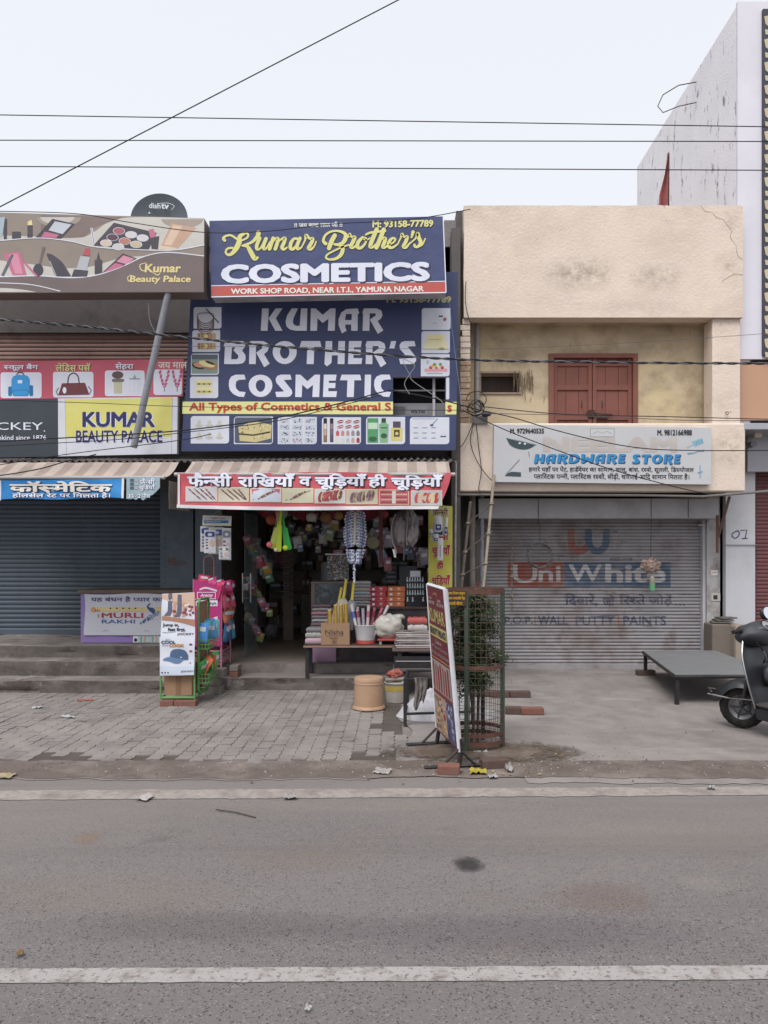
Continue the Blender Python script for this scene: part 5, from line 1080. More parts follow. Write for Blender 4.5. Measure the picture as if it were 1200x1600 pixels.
for i, (a, b, c, d) in enumerate(tiles):
    mb.pr(pl, a-.8, b-.8, c+.8, d+.8, ink('#d5c9a8'), .005, 3); mb.pr(pl, a, b, c, d, ink(('#b9b8bc', '#b9b3a3', '#b3b8c2', '#b9b69f', '#aeb3b2', '#b0a892', '#a85c62', '#a9b1b4')[i]), .006, 2.5)
    mx, my = (a+c)/2, (b+d)/2
    if i < 2:
        for k in range(4):
            p0, p1 = (a+3+k*9, b+2), (min(a+24+k*9, c-2), d-2); mb.line(pl, [p0, p1], .9, ink('#6f4a44'), .0075)
            for j in range(7): u = .15+.7*j/6; mb.pe(pl, p0[0]+(p1[0]-p0[0])*u, p0[1]+(p1[1]-p0[1])*u, 1.8, 1.2, ink(('#7d3038', '#8d7a55', '#4a3b3a')[(j+k) % 3]), .008, 45, n=8)
    elif i in (2, 3):
        mb.line(pl, [(a+4, d-3), (mx, my), (c-4, b+3)], 1.3, ink('#8a4a50' if i == 2 else '#7c6a4a'), .0075)
        for j in range(9): u = (j-4)/4; mb.pe(pl, mx+u*11, my-u*6, 2.8-1.4*abs(u), 2.4-1.2*abs(u), ink(('#77525a', '#9a8a6a', '#5a4a4a')[j % 3]), .0078+.0001*j, n=9)
        if i == 2: mb.pp(pl, [(a+1, b+1), (a+14, b+1), (a+2, b+10)], ink('#b0646c'), .0072); mb.pp(pl, [(c-1, b+1), (c-16, b+1), (c-2, b+8)], ink('#b0646c'), .0072)
    elif i in (4, 5, 7):
        n_ = 8 if i != 7 else 6
        for k in range(n_):
            x = a+9+k*(c-a-17)/(n_-1); y = my+(1.5-k*.5 if i != 7 else 0); cc = (('#8e3a42', '#b59a76', '#a04a52'), ('#7a5a70', '#8a8064', '#a8a08a'), ('#b04a50', '#c9b48a', '#a8433f'))[(4, 5, 7).index(i)][k % 3]
            mb.pe(pl, x, y, 4.2, 8.6, ink(cc), .0075+.0002*k, 12, n=16); mb.pe(pl, x+1, y, 2.9, 7.2, ink('#5a3c40' if i != 7 else '#b8a898'), .0076+.0002*k, 12, n=14)
    else:
        for k in range(5): mb.pr(pl, a+2, b+2+k*4, c-2, b+3.6+k*4, ink(('#8e3038', '#c2a08c')[k % 2]), .0075)
        mb.pr(pl, mx-3, b+1, mx+3, d-1, ink('#c3bcb6'), .008)
mb.build('cloth', t, smooth=60)
mb = MB(); [mb.tube([P(x, 744, 8.58), P(x+1, 738, 8.6)], .004, mi, 5) for x in (300, 420, 540, 660)]; mb.build('tie', t)

pl = FP(8.56, cloth(8.56, .025, 2.4, 11)); t = thing('blue_banner', 'blue crumpled cloth banner with white Hindi lettering on the left awning', 'banner', P(95, 782, 8.56))
mb = MB(); BB = mat('blue_banner_cloth', '#2a76b4', .55, .12, 1.5, dirt='#4b93c6', ds=2.2, da=.5)
mb.grid(lambda u, v: pl.pt(-60 + 250*u, 752 + (-4*u) + (29.5 + 1.2*math.sin(u*13))*v, 0), 60, 8, BB, thick=(0, .003, 0)); mb.grid(lambda u, v: pl.pt(190 + 3.5*u, 747.5 + 31*v, .0), 1, 4, WH, thick=(0, .003, 0)); mb.pr(pl, 0, 751, 2, 782, WH, .003)
mb.text(pl, 'कॉस~मेिटक', (16, 753, 176, 770), ink('#1e3350'), .005, .07); mb.text(pl, 'कॉस~मेिटक', (15.5, 752, 175.5, 769), ink('#d3cfc6'), .008, .035); mb.text(pl, 'होलसेल रेट पर िमलता है।', (20, 769.5, 173, 779), ink('#1e3350'), .005, .05); mb.text(pl, 'होलसेल रेट पर िमलता है।', (20, 769, 173, 778.5), LETW, .0075, .02)
mb.build('cloth', t, smooth=60)
pl = FP(8.55, cloth(8.55, .02, 3, 17)); t = thing('torn_banner', 'small torn grey and blue banner hanging right of the blue banner', 'banner', P(222, 780, 8.55))
mb = MB(); bot = [779, 780, 779, 781, 777, 782, 779, 776, 773, 768, 762]
mb.grid(lambda u, v: pl.pt(197 + 53*u, 745 + (bot[int(u*10+.5)] - 745)*v, 0), 10, 6, mat('teal_print', '#8fa3aa', .6, .15, 2, dirt='#4b8aa8', ds=1.6, da=.8), thick=(0, .003, 0))
for s_, bx in (('फैन~सी', (219, 747, 242, 757)), ('चुिड़याँ', (217, 757, 243, 767))): mb.text(pl, s_, bx, ink('#2e3b46'), .004, .07); mb.text(pl, s_, bx, LETW, .006, .02)
mb.text(pl, '30/- 2 पीस', (200, 770, 236, 778), ink('#2e3b46'), .004, .06); mb.text(pl, '30/- 2 पीस', (200, 770, 236, 778), LETW, .006, .02)
for k in range(6): mb.pr(pl, 203+(k % 2)*7, 748+(k//2)*6, 209+(k % 2)*7, 752.5+(k//2)*6, ink(('#4a5a66', '#9aa0a2')[k % 2]), .004)
mb.build('cloth', t, smooth=60)

# --- flag on the cream roof
t = thing('pennant_flag', 'limp brick red pennant on a thin pole behind the cream parapet', 'flag', P(1045, 322, 11.0))
mb = MB(); mb.tube([P(1044, 330, 11) + Vector((0, 0, -1.1)), P(1045, 240, 11)], .012, mi, 6); mb.build('pole', t)
fl = [(1041, 234), (1044, 238), (1046.5, 241), (1046.5, 312), (1040, 318), (1028, 322), (1029, 305), (1033, 280), (1040, 262), (1043, 246)]
mb = MB(); q = FP(11.0); mb.grid(lambda u, v: q.pt(1045.5 - u*(2 + 15*min(1, v*1.25)**1.2) + (0 if v < .98 else -1), 236 + 84*v + u*3, .06*math.sin(u*7 + v*2)*u), 8, 16, mat('faded_red_cloth', '#8c4f4c', .85, .15, 4, dirt='#9a6a62', ds=3, da=.4)); mb.build('cloth', t, smooth=60)

# ================================================================== THINGS IN FRONT OF THE SHOPS
IRON = mat('black_iron', '#2c2b2d', .6, .12, 8, metal=.3, dirt='#4b4340', ds=7, da=.5)
RUST = mat('rusty_iron_bar', '#5f4038', .85, .2, 12, dirt='#3c2c28', ds=9, da=.6)
BRICK = mat('red_brick', '#744e43', .9, .15, 14, dirt='#5f524c', ds=9, da=.6, bump=.006, bs=60)
CARDB = mat('brown_cardboard', '#8f735b', .85, .08, 5, dirt='#7a614c', ds=3, da=.4)
def rot(z): return Matrix.Rotation(z, 4, 'Z')
def brick_mesh(c, a, m, L=.22, B=.105, H=.07):
    mb = MB(); M = Matrix.Translation(c) @ rot(a); mb.box(-L/2, L/2, -B/2, B/2, 0, H, m, M); return mb
def pouch(mb, c, w, h, t, m, M=None, n=6):
    """sealed packet: a flat pillow standing in XZ"""
    M = M or Matrix()
    for sg in (-1, 1):
        vs = [M @ Vector((w*(i/n-.5), sg*t*(1-abs(2*i/n-1)**3)*(1-abs(2*j/n-1)**4), h*(j/n-.5))) + Vector(c) for j in range(n+1) for i in range(n+1)]
        fs = [(j*(n+1)+i, j*(n+1)+i+1, (j+1)*(n+1)+i+1, (j+1)*(n+1)+i) for j in range(n) for i in range(n)]
        mb.add(vs, fs if sg < 0 else [f[::-1] for f in fs], m)

# --- counter with the rakhi banner
CD = 9.84; cx0, cx1 = X(126, CD), X(299, CD); t = thing('display_counter', 'purple sided counter with white rakhi banner on the step platform', 'counter', ((cx0+cx1)/2, CD, .5))
PUR = mat('lilac_panel', '#8672a6', .6, .07, 3, dirt='#76688c', ds=3, da=.5)
mb = MB(); mb.box(cx0, cx1, CD, CD+.6, .505, Z(927, CD), PUR); mb.build('cabinet', t, bevel=.004)
mb = MB(); mb.box(cx0-.03, cx1+.03, CD-.03, CD+.65, Z(927, CD)+.001, Z(922, CD), mat('old_plywood', '#6b5a4e', .8, .2, 6, dirt='#3f3733', ds=5, da=.5)); mb.build('counter_top', t, bevel=.004)
w = cloth(CD, .012, 3.2, 3); pl = FP(CD-.02, w); mb = MB()
mb.grid(lambda u, v: pl.pt(132 + 124*u + 1*math.sin(v*5), 928 + 64.5*v + 1.2*math.sin(u*7)*(1-v), 0), 24, 14, mat('white_banner_cloth', '#b7b8c0', .6, .06, 3, dirt='#9da0ab', ds=3, da=.4), thick=(0, .003, 0))
nb = ink('#3d4c78'); mb.text(pl, 'यह बंधन है प~यार का', (142, 931.5, 255, 941), nb, .004, .02)
mb.pr(pl, 143, 949, 254, 955.5, ink('#c3b383'), .004); mb.pe(pl, 146, 952.5, 4, 4, ink('#b98a62'), .0055)
for k in range(6): mb.pe(pl, 173+k*9.7, 950.5, 1.5, 1.2, DK, .006, n=8)
for k in range(3): mb.pr(pl, 149+k*2.8, 952, 150.3+k*2.8, 955.5, ink('#9a4a3c'), .006)
mb.text(pl, 'MURLI', (159, 957.5, 224, 965.5), ink('#96353f'), .005, .02); mb.text(pl, 'RAKHI', (159, 968, 211, 974), ink('#3f5a94'), .005, .012)
pk = ink('#2f4a7a'); mb.line(pl, [(235, 943), (231, 947), (234, 951), (240, 956)], [1.5, 2, 4, 5], pk, .007, smooth=5); mb.pe(pl, 238, 953, 5, 3.6, pk, .0075, 25)
for k in range(70):
    u = rng.random(); x = 246 - u*28 + rng.uniform(-5, 3)*(1-u*.5); y = 958 + u*17 + rng.uniform(-4, 4)*(1.1-u); mb.pe(pl, x, y, 1.3, .7, ink(('#3d5a8c', '#4a7390', '#27406a', '#8aa0b4')[k % 4]), .006, rng.uniform(0, 180), n=6)
mb.pe(pl, 154, 962, 1.3, 3, ink('#a08a5c'), .006); 
for x in (165, 229): mb.line(pl, [(x-4, 987), (x, 984), (x+4, 987)], .8, ink('#8c93a6'), .005)
mb.build('banner', t, smooth=50)
pl = FP(CD-.004); mb = MB(); mb.pr(pl, 208, 993, 252, 1004, ink('#a9b7b4'), .001); mb.pr(pl, 208, 993, 215, 1004, CARD, .002); mb.pe(pl, 212, 1000, 2.5, 3, DK, .003); 
for k in range(6): mb.pr(pl, 219+k*6, 994, 222+k*6, 1003, ink(('#7f958f', '#b88d84', '#9fb3b6')[k % 3]), .003)
mb.pr(pl, 262, 927.5, 286, 938, ink('#b2b3a6'), .002); [mb.pe(pl, 263+rng.random()*22, 928+rng.random()*9, 1.6, 1.3, ink(('#5d6b45', '#877a42', '#3d4434')[k % 3]), .003, n=6) for k in range(30)]
mb.build('picture_strip', t)

# --- green rack with two posters
gx0, gx1, gy0, gy1 = X(251, 8.14), X(304, 8.14), 8.14, 8.72
t = thing('green_rack', 'green tube display rack carrying a sock poster and a cap poster', 'display rack', ((gx0+gx1)/2, gy0, .075))
GT = mat('green_paint', '#5c8a50', .55, .12, 6, dirt='#3e5a3a', ds=7, da=.5)
gt = Z(936, 8.4)
for x, y in ((gx0, gy0), (gx1, gy0)):
    mb = MB(); mb.tube([(x, y, .08), (x, y, .55)], .011, GT, 8); mb.build('leg', t, smooth=60)
def rect_loop(pts, r, n=6):
    out = []; k = len(pts)
    for i in range(k):
        p0, p1, p2 = Vector(pts[i-1]), Vector(pts[i]), Vector(pts[(i+1) % k]); a = p1 + (p0-p1).normalized()*r; b = p1 + (p2-p1).normalized()*r
        for j in range(n+1): u = j/n; out.append((1-u)**2*a + 2*u*(1-u)*p1 + u*u*b)
    return out
mb = MB(); mb.tube(rect_loop([(gx1+.01, gy0+.12, .12), (gx1+.01, gy1, .12), (gx1+.01, gy1, gt), (gx1+.01, gy0+.12, gt)], .09), .014, GT, 8, closed=True); mb.build('side_frame', t, smooth=60)
mb = MB(); mb.tube(rect_loop([(gx0, gy0, .10), (gx1, gy0, .10), (gx1, gy1, .10), (gx0, gy1, .10)], .02), .012, GT, 8, closed=True); mb.build('base_frame', t, smooth=60)
mb = MB(); mb.tube([(gx0, gy0+.1, gt), (gx1, gy0+.1, gt)], .012, GT, 8); mb.build('top_rail', t, smooth=60)
mb = MB(); mb.box(gx1-.012, gx1-.002, gy0+.13, gy1-.02, .2, gt-.03, CARDB); mb.build('side_panel', t)
mb = MB(); mb.box(gx0+.03, gx1-.04, gy0+.03, gy0+.4, .12, .46, CARDB); mb.box((gx0+gx1)/2-.03, (gx0+gx1)/2+.03, gy0+.0275, gy0+.0295, .13, .459, mat('parcel_tape', '#7c6049', .4, .05, 3)); mb.build('cardboard_box', t, bevel=.006)
for k, zz in enumerate((.62, .24)):
    mb = MB(); bx, by0, by1 = gx1+.02, gy0+.1, gy1-.08
    for h in (0, .05, .1): mb.tube(rect_loop([(bx, by0, zz+h), (bx+.11, by0, zz+h), (bx+.11, by1, zz+h), (bx, by1, zz+h)], .015, 3), .004, GT, 5, closed=True)
    for j in range(9): y = by0 + (by1-by0)*j/8; mb.tube([(bx+.11, y, zz+.1), (bx+.11, y, zz), (bx, y, zz)], .003, GT, 4)
    for j in range(4): x = bx + .11*j/3; mb.tube([(x, by0, zz+.1), (x, by0, zz), (x, by1, zz)], .003, GT, 4)
    mb.build('wire_basket', t)
pd = 8.11; pl = FP(pd, lambda x, z: .006*math.sin(x*23) + .004*math.sin(z*19+x*5))
def poster(q, label_name, draw):
    mb = MB(); (a, b, c, d) = q
    mb.grid(lambda u, v: pl.pt((a[0]*(1-u)+b[0]*u)*(1-v)+(d[0]*(1-u)+c[0]*u)*v, (a[1]*(1-u)+b[1]*u)*(1-v)+(d[1]*(1-u)+c[1]*u)*v, 0), 12, 12, CARD, thick=(0, .0015, 0)); draw(mb); mb.build(label_name, t, smooth=50)
SK = ink('#b98a77'); SO = ink('#5b5f6c'); JB = ink('#2d3038')
def d1(mb):
    mb.band(pl, [(253, 929), (304, 926)], [(253, 968), (278, 971), (304, 979)], ink('#c4a795'), .003, 24); mb.band(pl, [(253, 963), (304, 968)], [(253, 969), (280, 972), (304, 979)], ink('#a57b64'), .0036, 24)
    for dx, dy in ((0, 0), (15, 2)):
        mb.pp(pl, [(263+dx, 927+dy), (269+dx, 927+dy), (269.5+dx, 955+dy), (266+dx, 962+dy), (256+dx, 962+dy), (262+dx, 955+dy)], SO, .0045); mb.pr(pl, 263+dx, 936+dy, 269.3+dx, 939+dy, ink('#c6b9b2'), .0055); mb.pp(pl, [(271+dx, 940+dy), (276+dx, 940+dy), (276+dx, 960+dy), (270+dx, 962+dy)], SK, .004); mb.pe(pl, 273+dx, 955+dy, 3, 2, ink('#8c3b3b'), .0055)
    for k in range(16): mb.pe(pl, 290+rng.random()*13, 932+rng.random()*32, 2.2, 2, ink(('#96555a', '#d0c4c2', '#5b4a52')[k % 3]), .005, n=7)
    mb.text(pl, 'Jump in,', (254, 974, 280, 980), JB, .004, .03); mb.text(pl, 'feet first.', (262, 980.5, 290, 986), JB, .004, .03); mb.line(pl, [(254, 988), (288, 987)], .8, ink('#777b86'), .004); mb.text(pl, 'JOCKEY', (277, 989, 303, 993), JB, .004, .02)
def d2(mb):
    mb.text(pl, 'All', (258, 998, 266, 1001), ink('#7a8694'), .004); mb.text(pl, 'COOL', (252, 1001, 275, 1006), ink('#33506e'), .004, .04); mb.text(pl, 'Day', (254, 1007, 264, 1010.5), ink('#7a8694'), .004); mb.text(pl, 'LOOK', (265, 1006, 288, 1011), ink('#b07f3c'), .004, .05)
    c1, c2 = ink('#4a607e'), ink('#5d7696')
    mb.band(pl, [(265, 1027), (266, 1020), (271, 1015), (281, 1014), (290, 1017), (294, 1024)], [(265, 1028), (276, 1029), (288, 1031), (294, 1031)], c1, .004); mb.band(pl, [(254.5, 1031), (257, 1028.5), (265, 1026.5), (276, 1028.5), (287, 1030)], [(254.5, 1032), (264, 1033.5), (274, 1036.5), (281, 1036), (287, 1031)], c2, .005); mb.pe(pl, 281, 1013.8, 1, .6, c2, .005, n=6); mb.pe(pl, 283, 1027, 1.5, 1, CARD, .006, n=6)
    mb.pr(pl, 251, 1041, 303, 1054.5, ink('#bcc4d2'), .003)
    for k in range(3): mb.pe(pl, 253.5+k*4.6, 1051, 1.3, 1.3, JB, .005, n=8)
    mb.text(pl, 'JOCKEY', (283, 1047.5, 303, 1051), JB, .005, .02); mb.pe(pl, 298, 1007, 2.6, 1.6, ink('#5a4a46'), .004); mb.pe(pl, 298, 1017.5, 2.6, 1.6, ink('#7d5a4a'), .004); mb.pe(pl, 297, 1036, 1.4, .8, ink('#4a607e'), .004)
poster([(253, 928), (303.5, 925.5), (304.5, 995), (251, 996)], 'sock_poster', d1)
pl = FP(pd-.012, pl.warp); poster([(249.5, 995.5), (304.5, 995), (303, 1055), (250, 1056)], 'cap_poster', d2)
def packet_set(n, fn, cols, name, label, cat, group, w, h, tk):
    """n sealed packets, each its own object sharing one mesh per colour"""
    protos = {}
    for k in range(n):
        c = cols[k % len(cols)]
        if c not in protos:
            mb = MB(); pouch(mb, (0, 0, 0), w, h, tk, ink(c)); mb.add([(-w*.3, -tk*1.04, h*.05), (w*.3, -tk*1.04, h*.05), (w*.3, -tk*1.04, h*.28), (-w*.3, -tk*1.04, h*.28)], [(0, 1, 2, 3)], ink('#b9bbc0'))
            o = mb.build(name, smooth=60, origin=(0, 0, 0)); protos[c] = o; first = True
        else: o = protos[c].copy(); COL.objects.link(o)
        p, r, sc = fn(k); o.location = p; o.rotation_euler = r; o.scale = (sc, sc, sc); tag(o, label, cat, group)
packet_set(5, lambda k: (Vector((gx1+.05 + .02*(k % 3), gy0+.15+.11*k, .80 + .02*(k % 2))), (rng.uniform(-.3, .3), rng.uniform(-.2, .2), rng.uniform(-1, 1)), 1), ('#3f78b8', '#4f9c97', '#5f8fc4'), 'sock_packet', 'blue and teal packet standing in the upper basket of the green rack', 'packet', 'packets in the upper rack basket', .12, .22, .02)
packet_set(7, lambda k: (Vector((gx1+.05+.03*(k % 3), gy0+.12+.07*k, .41 + .02*(k % 3))), (rng.uniform(-.5, .5), rng.uniform(-.4, .4), rng.uniform(-1.2, 1.2)), 1), ('#4b8f4a', '#b8613e', '#58a35a'), 'snack_packet', 'green and orange packet in the lower basket of the green rack', 'packet', 'packets in the lower rack basket', .12, .2, .025)
for px0, px1, lb, ca in ((251, 272, 'short broken brick under the left foot of the green rack', 1), (273, 307, 'long red brick under the right foot of the green rack', 2)):
    mb = MB(); x0, x1 = X(px0, 8.12), X(px1, 8.12); mb.box(x0, x1, 8.08, 8.2, .006, .074, BRICK); solo(mb, 'brick', lb, 'brick', 'bricks used as props', bevel=.006)

# --- pink rack
px0_, px1_, py0_, py1_ = X(302, 9.0), X(345, 9.0), 9.0, 9.5
t = thing('pink_rack', 'magenta display rack with white labels beside the shop doorway', 'display rack', ((px0_+px1_)/2, 9.0, .17))
MG = mat('magenta_board', '#a8326f', .5, .07, 3, dirt='#8f2f60', ds=3, da=.4); PKT = mat('pink_tube', '#b0788a', .6, .12, 6, dirt='#7c5a60', ds=7, da=.5)
mb = MB(); pl = FP(9.0); zt0, zt1 = Z(905, 9.0), Z(917, 9.0)
mb.slab([(px0_, 9.0, Z(1010, 9)), (px1_, 9.0, Z(1010, 9)), (px1_, 9.0, zt1), (px0_, 9.0, zt0)], .012, (0, 1, 0), MG)
mb.pr(pl, 308, 925, 337, 936, CARD, .001); mb.pr(pl, 309, 926, 336, 935, MG, .0016); mb.text(pl, 'Ammy', (313, 927.5, 333, 934), LETW, .0026, .02, .25); mb.pr(pl, 306, 938, 340, 947, CARD, .001); mb.text(pl, 'Kirann', (309, 939.5, 338, 945.5), DK, .002, .02)
mb.line(pl, [(313, 921), (322, 918.5), (338, 923)], 3, ink('#c7bcc6'), .002, smooth=4); mb.pp(pl, sm([(322, 984), (324, 974), (332, 966), (340, 963)]) + [(340, 984)], ink('#c9c3c4'), .002); mb.line(pl, [(318, 993), (342, 990)], .7, ink('#c58aa6'), .002); mb.text(pl, 'made with care', (330, 999, 343, 1001), ink('#c58aa6'), .002); mb.pr(pl, 324, 998, 327, 1001, CARD, .002)
mb.build('front_board', t)
for x, y in ((px0_, 9.02), (px1_, 9.02), (px1_, 9.5), (px0_, 9.5)):
    mb = MB(); mb.tube([(x, y, .29), (x, y, (zt0 if x == px0_ else zt1) + (0 if y < 9.3 else .02))], .012, PKT, 8); mb.build('leg', t, smooth=60)
mb = MB(); mb.box(px0_+.015, px1_-.06, 9.06, 9.48, .46, zt1-.03, mat('dark_magenta_lining', '#7c3a58', .7, .15, 6)); mb.build('lining', t)
for zz in (.33, .45, .70, .98, 1.2):
    mb = MB(); mb.box(px0_+.01, px1_-.005, 9.03, 9.49, zz, zz+.008, PKT); mb.tube(rect_loop([(px0_, 9.02, zz+.05), (px1_+.01, 9.02, zz+.05), (px1_+.01, 9.5, zz+.05), (px0_, 9.5, zz+.05)], .02, 3), .007, PKT, 6, closed=True); mb.build('shelf', t)
mb = MB(); mb.tube([(px0_+.0, 9.5, 1.25)] + [Vector((px0_+.065-.065*math.cos(q), 9.5, Z(876, 9.5)+.06*math.sin(q))) for q in [PI*i/8 for i in range(9)]] + [(px0_+.13, 9.5, 1.25)], .012, mat('rusty_pink_tube', '#8d6f70', .8, .2, 9, dirt='#5a4340', ds=8, da=.6), 8)
for k in range(1, 6): mb.tube([(px0_+.022*k, 9.5, 1.25), (px0_+.022*k, 9.5, Z(880, 9.5)+.03)], .003, RUST, 5)
for k in range(4): mb.tube([(px0_, 9.5, 1.3+.08*k), (px0_+.13, 9.5, 1.3+.08*k)], .003, RUST, 5)
mb.build('back_hoop', t, smooth=60)
packet_set(32, lambda k: (Vector((px1_+.03 - .05*(k//16), 9.05+.03*(k % 16), 1.26 - .17*(k % 4) - (.0 if k < 16 else .05))), (rng.uniform(-.3, .3), rng.uniform(-.3, .3), 1.57+rng.uniform(-.5, .5)), rng.uniform(.8, 1.1)), ('#b23a62', '#c4566e', '#a8624e', '#8f3350'), 'pink_packet', 'pink or red packet crowded on the side shelves of the magenta rack', 'packet', 'packets on the magenta rack', .14, .2, .025)
packet_set(5, lambda k: (Vector((px1_+.04, 9.10+.08*k, .72 + .02*(k % 2))), (rng.uniform(-.2, .2), rng.uniform(-.3, .3), 1.57+rng.uniform(-.4, .4)), 1), ('#34648c', '#3f8ba6', '#2f4f78'), 'blue_packet', 'blue packet hanging low on the side of the magenta rack', 'packet', 'blue packets on the magenta rack', .13, .24, .022)
packet_set(4, lambda k: (Vector((px0_+.1+.09*k, 9.12, zt1+.08-.025*k)), (rng.uniform(-.9, .2), rng.uniform(-.4, .4), rng.uniform(-.5, .5)), 1), ('#c0325a', '#b93d74'), 'red_packet', 'shiny red packet piled on top of the magenta rack', 'packet', 'packets piled on the magenta rack', .14, .13, .03)
# concrete blocks under it
CB = mat('grey_block', '#77716b', .92, .15, 6, dirt='#565049', ds=5, da=.6, bump=.008, bs=40)
bx = X(322, 8.9)
for i, (dx, w_, dz, m_, lb) in enumerate(((.0, .20, .0, CB, 'bottom grey concrete block of the short stack under the magenta rack'), (-.01, .19, .1, CB, 'middle grey concrete block of the stack under the magenta rack'), (.01, .22, .2, CB, 'topmost grey concrete block holding up the magenta rack'))):
    mb = MB(); mb.box(bx+dx, bx+dx+w_, 8.80, 9.0, .008+dz, .104+dz, m_); solo(mb, 'concrete_block', lb, 'block', 'blocks stacked under the magenta rack', bevel=.008)
for i, (dz, lb) in enumerate(((.166, 'lower reddish brick beside the stacked grey blocks'), (.24, 'upper reddish brick beside the stacked grey blocks'))):
    mb = MB(); mb.box(bx+.235, bx+.34, 9.1, 9.3, dz, dz+.07, BRICK if i == 0 else CB); solo(mb, 'brick', lb, 'brick', 'bricks used as props', bevel=.006)

# --- glass door standing open
t = thing('glass_door', 'frameless glass shop door swung inward with steel bar handles', 'door', (X(382, 10.0), 10.0, .285))
A, B = Vector((X(382, 10.0), 10.0, 0)), Vector((X(401, 10.55), 10.55, 0)); dv = (B-A).normalized(); nv_ = dv.cross(Vector((0, 0, 1)))
mb = MB(); mb.slab([A+Vector((0, 0, .29)), B+Vector((0, 0, .29)), B+Vector((0, 0, 2.25)), A+Vector((0, 0, 2.25))], .01, nv_, glass('door_glass', '#7d8a8d', .28)); mb.build('pane', t)
stl = mat('brushed_steel', '#a7a5a3', .3, .05, 4, metal=.9)
for sg in (-1, 1):
    mb = MB(); c = A + dv*.08 + nv_*(.055*sg+.005); mb.tube([c+Vector((0, 0, Z(942, 10))), c+Vector((0, 0, Z(896, 10)))], .011, stl, 8)
    for zz in (Z(903, 10), Z(935, 10)): mb.tube([A+dv*.08+Vector((0, 0, zz)), c+Vector((0, 0, zz))], .007, stl, 6)
    mb.build('handle', t, smooth=60)
mb = MB(); mb.box(A.x-.03, A.x+.05, 10.0, 10.07, Z(922, 10), Z(912, 10), stl); mb.build('lock', t)

# --- goods hanging under the awning
def hang_line(mb, a, b, m=None): mb.tube([a, b], .0022, m or ink('#8b8780'), 4)
HD = 8.95
t = thing('diaper_card', 'white hanging card of baby diaper packets left of the doorway', 'hanging packets', P(340, 876, HD))
pl = FP(HD); mb = MB(); mb.slab([pl.pt(317, 805), pl.pt(362, 806.5), pl.pt(361, 822), pl.pt(316, 821)], .004, (0, 1, 0), ink('#c9c9b8')); mb.pr(pl, 319, 808, 360, 812, ink('#b8b9c6'), .001); mb.text(pl, 'BABY CARE', (331, 808.5, 352, 811.5), ink('#a5525c'), .002, .02); mb.pr(pl, 319, 813, 357, 817.5, ink('#3f6da8'), .001); mb.text(pl, 'diapers', (321, 814, 345, 816.8), CARD, .002, .02)
hang_line(mb, pl.pt(329, 806), pl.pt(341, 799)); hang_line(mb, pl.pt(341, 799), pl.pt(351, 806)); hang_line(mb, pl.pt(341, 799), pl.pt(341, 790)); mb.build('header_card', t)
for i, (x, y, w_, h_, b_) in enumerate(((324, 842, 22, 40, 0), (338, 845, 24, 42, 1), (354, 850, 14, 50, 0), (350, 864, 16, 20, 1), (328, 846, 18, 36, 0))):
    mb = MB(); c = P(x, y, HD-.03*i+.05); pouch(mb, c, w_*HD/F, h_*HD/F, .02, ink('#c9cad0' if i != 1 else '#c6c9bd')); q = FP(c.y-.021); mb.pr(q, x-w_*.42, y-h_*.42, x+w_*.42, y-h_*.2, ink(('#3a4a86', '#4b5d92', '#7c7f86', '#9aa05a', '#3a4a86')[i]), 0, 3); mb.pe(q, x, y-h_*.3, w_*.2, 2.4, CARD, .001)
    for k in range(4): mb.pr(q, x-w_*.38, y+h_*(-.1+.12*k), x-w_*.38+4, y+h_*(-.05+.12*k), ink(('#7b3a44', '#55607a', '#4b4e58')[k % 3]), 0); 
    mb.pe(q, x+w_*.15, y+h_*.08, w_*.2, h_*.14, ink('#c6a897'), 0); mb.build('packet', t, smooth=60)

def bat(mb_list, cx, cy0, cy1, w0, w1, tilt, m, D, hm, label, group):
    """toy or full cricket bat: blade with a swollen back, shoulders and round handle; cy0 top of handle, cy1 toe (pixels)"""
    z0, z1 = Z(cy1, D), Z(cy0, D); x = X(cx, D); L = z1-z0; M = Matrix.Translation((x, D, z1)) @ Matrix.Rotation(tilt, 4, 'Y')
    t = thing('cricket_bat', label, 'cricket bat', (x, D, z0), group)
    mb = MB(); hl = L*.34; bw0, bw1 = w0*D/F/2, w1*D/F/2
    secs = [(-hl*.92, .011), (-hl, bw0*.55), (-hl*1.1, bw0*.95), (-hl*1.3, bw0), (-L*.75, (bw0+bw1)/2), (-L*.95, bw1), (-L*.99, bw1*.8), (-L, bw1*.45)]
    vs = []
    for z, b in secs:
        th = .012 + .014*max(0, min(1, (-z-hl)/(L-hl)*1.6)) if z < -hl*.95 else .011
        vs += [M @ Vector(v) for v in ((-b, -.008, z), (0, -.011, z), (b, -.008, z), (b, .008, z), (0, th, z), (-b, .008, z))]
    k = len(secs); mb.add(vs, [(i*6+j, i*6+(j+1) % 6, (i+1)*6+(j+1) % 6, (i+1)*6+j) for i in range(k-1) for j in range(6)] + [tuple(range(5, -1, -1)), tuple((k-1)*6+j for j in range(6))], m)
    mb.build('blade', t, smooth=40)
    mb = MB(); mb.tube([M @ Vector((0, 0, -hl*.95)), M @ Vector((0, 0, 0))], .0145, hm, 10); mb.build('handle', t, smooth=60)
    return t
lime, lime2, grn = mat('pale_lime_plastic', '#c3cf62', .35, .05, 4), mat('lime_plastic', '#b6d237', .35, .05, 4), mat('green_plastic', '#35b84c', .35, .05, 4)
tb = 'toy bats hanging in the doorway'
bat(None, 436, 808, 858, 11, 15, .16, lime, 9.02, lime, 'pale lime toy cricket bat with oval sticker hanging in the doorway', tb)
bat(None, 439, 798, 862, 6, 9, .06, lime2, 8.98, lime2, 'narrow bright yellow-green toy bat, middle of the three hanging', tb)
bat(None, 441.5, 806, 860, 9, 13, -.16, grn, 9.04, grn, 'bright green toy cricket bat hanging right of the lime ones', tb)
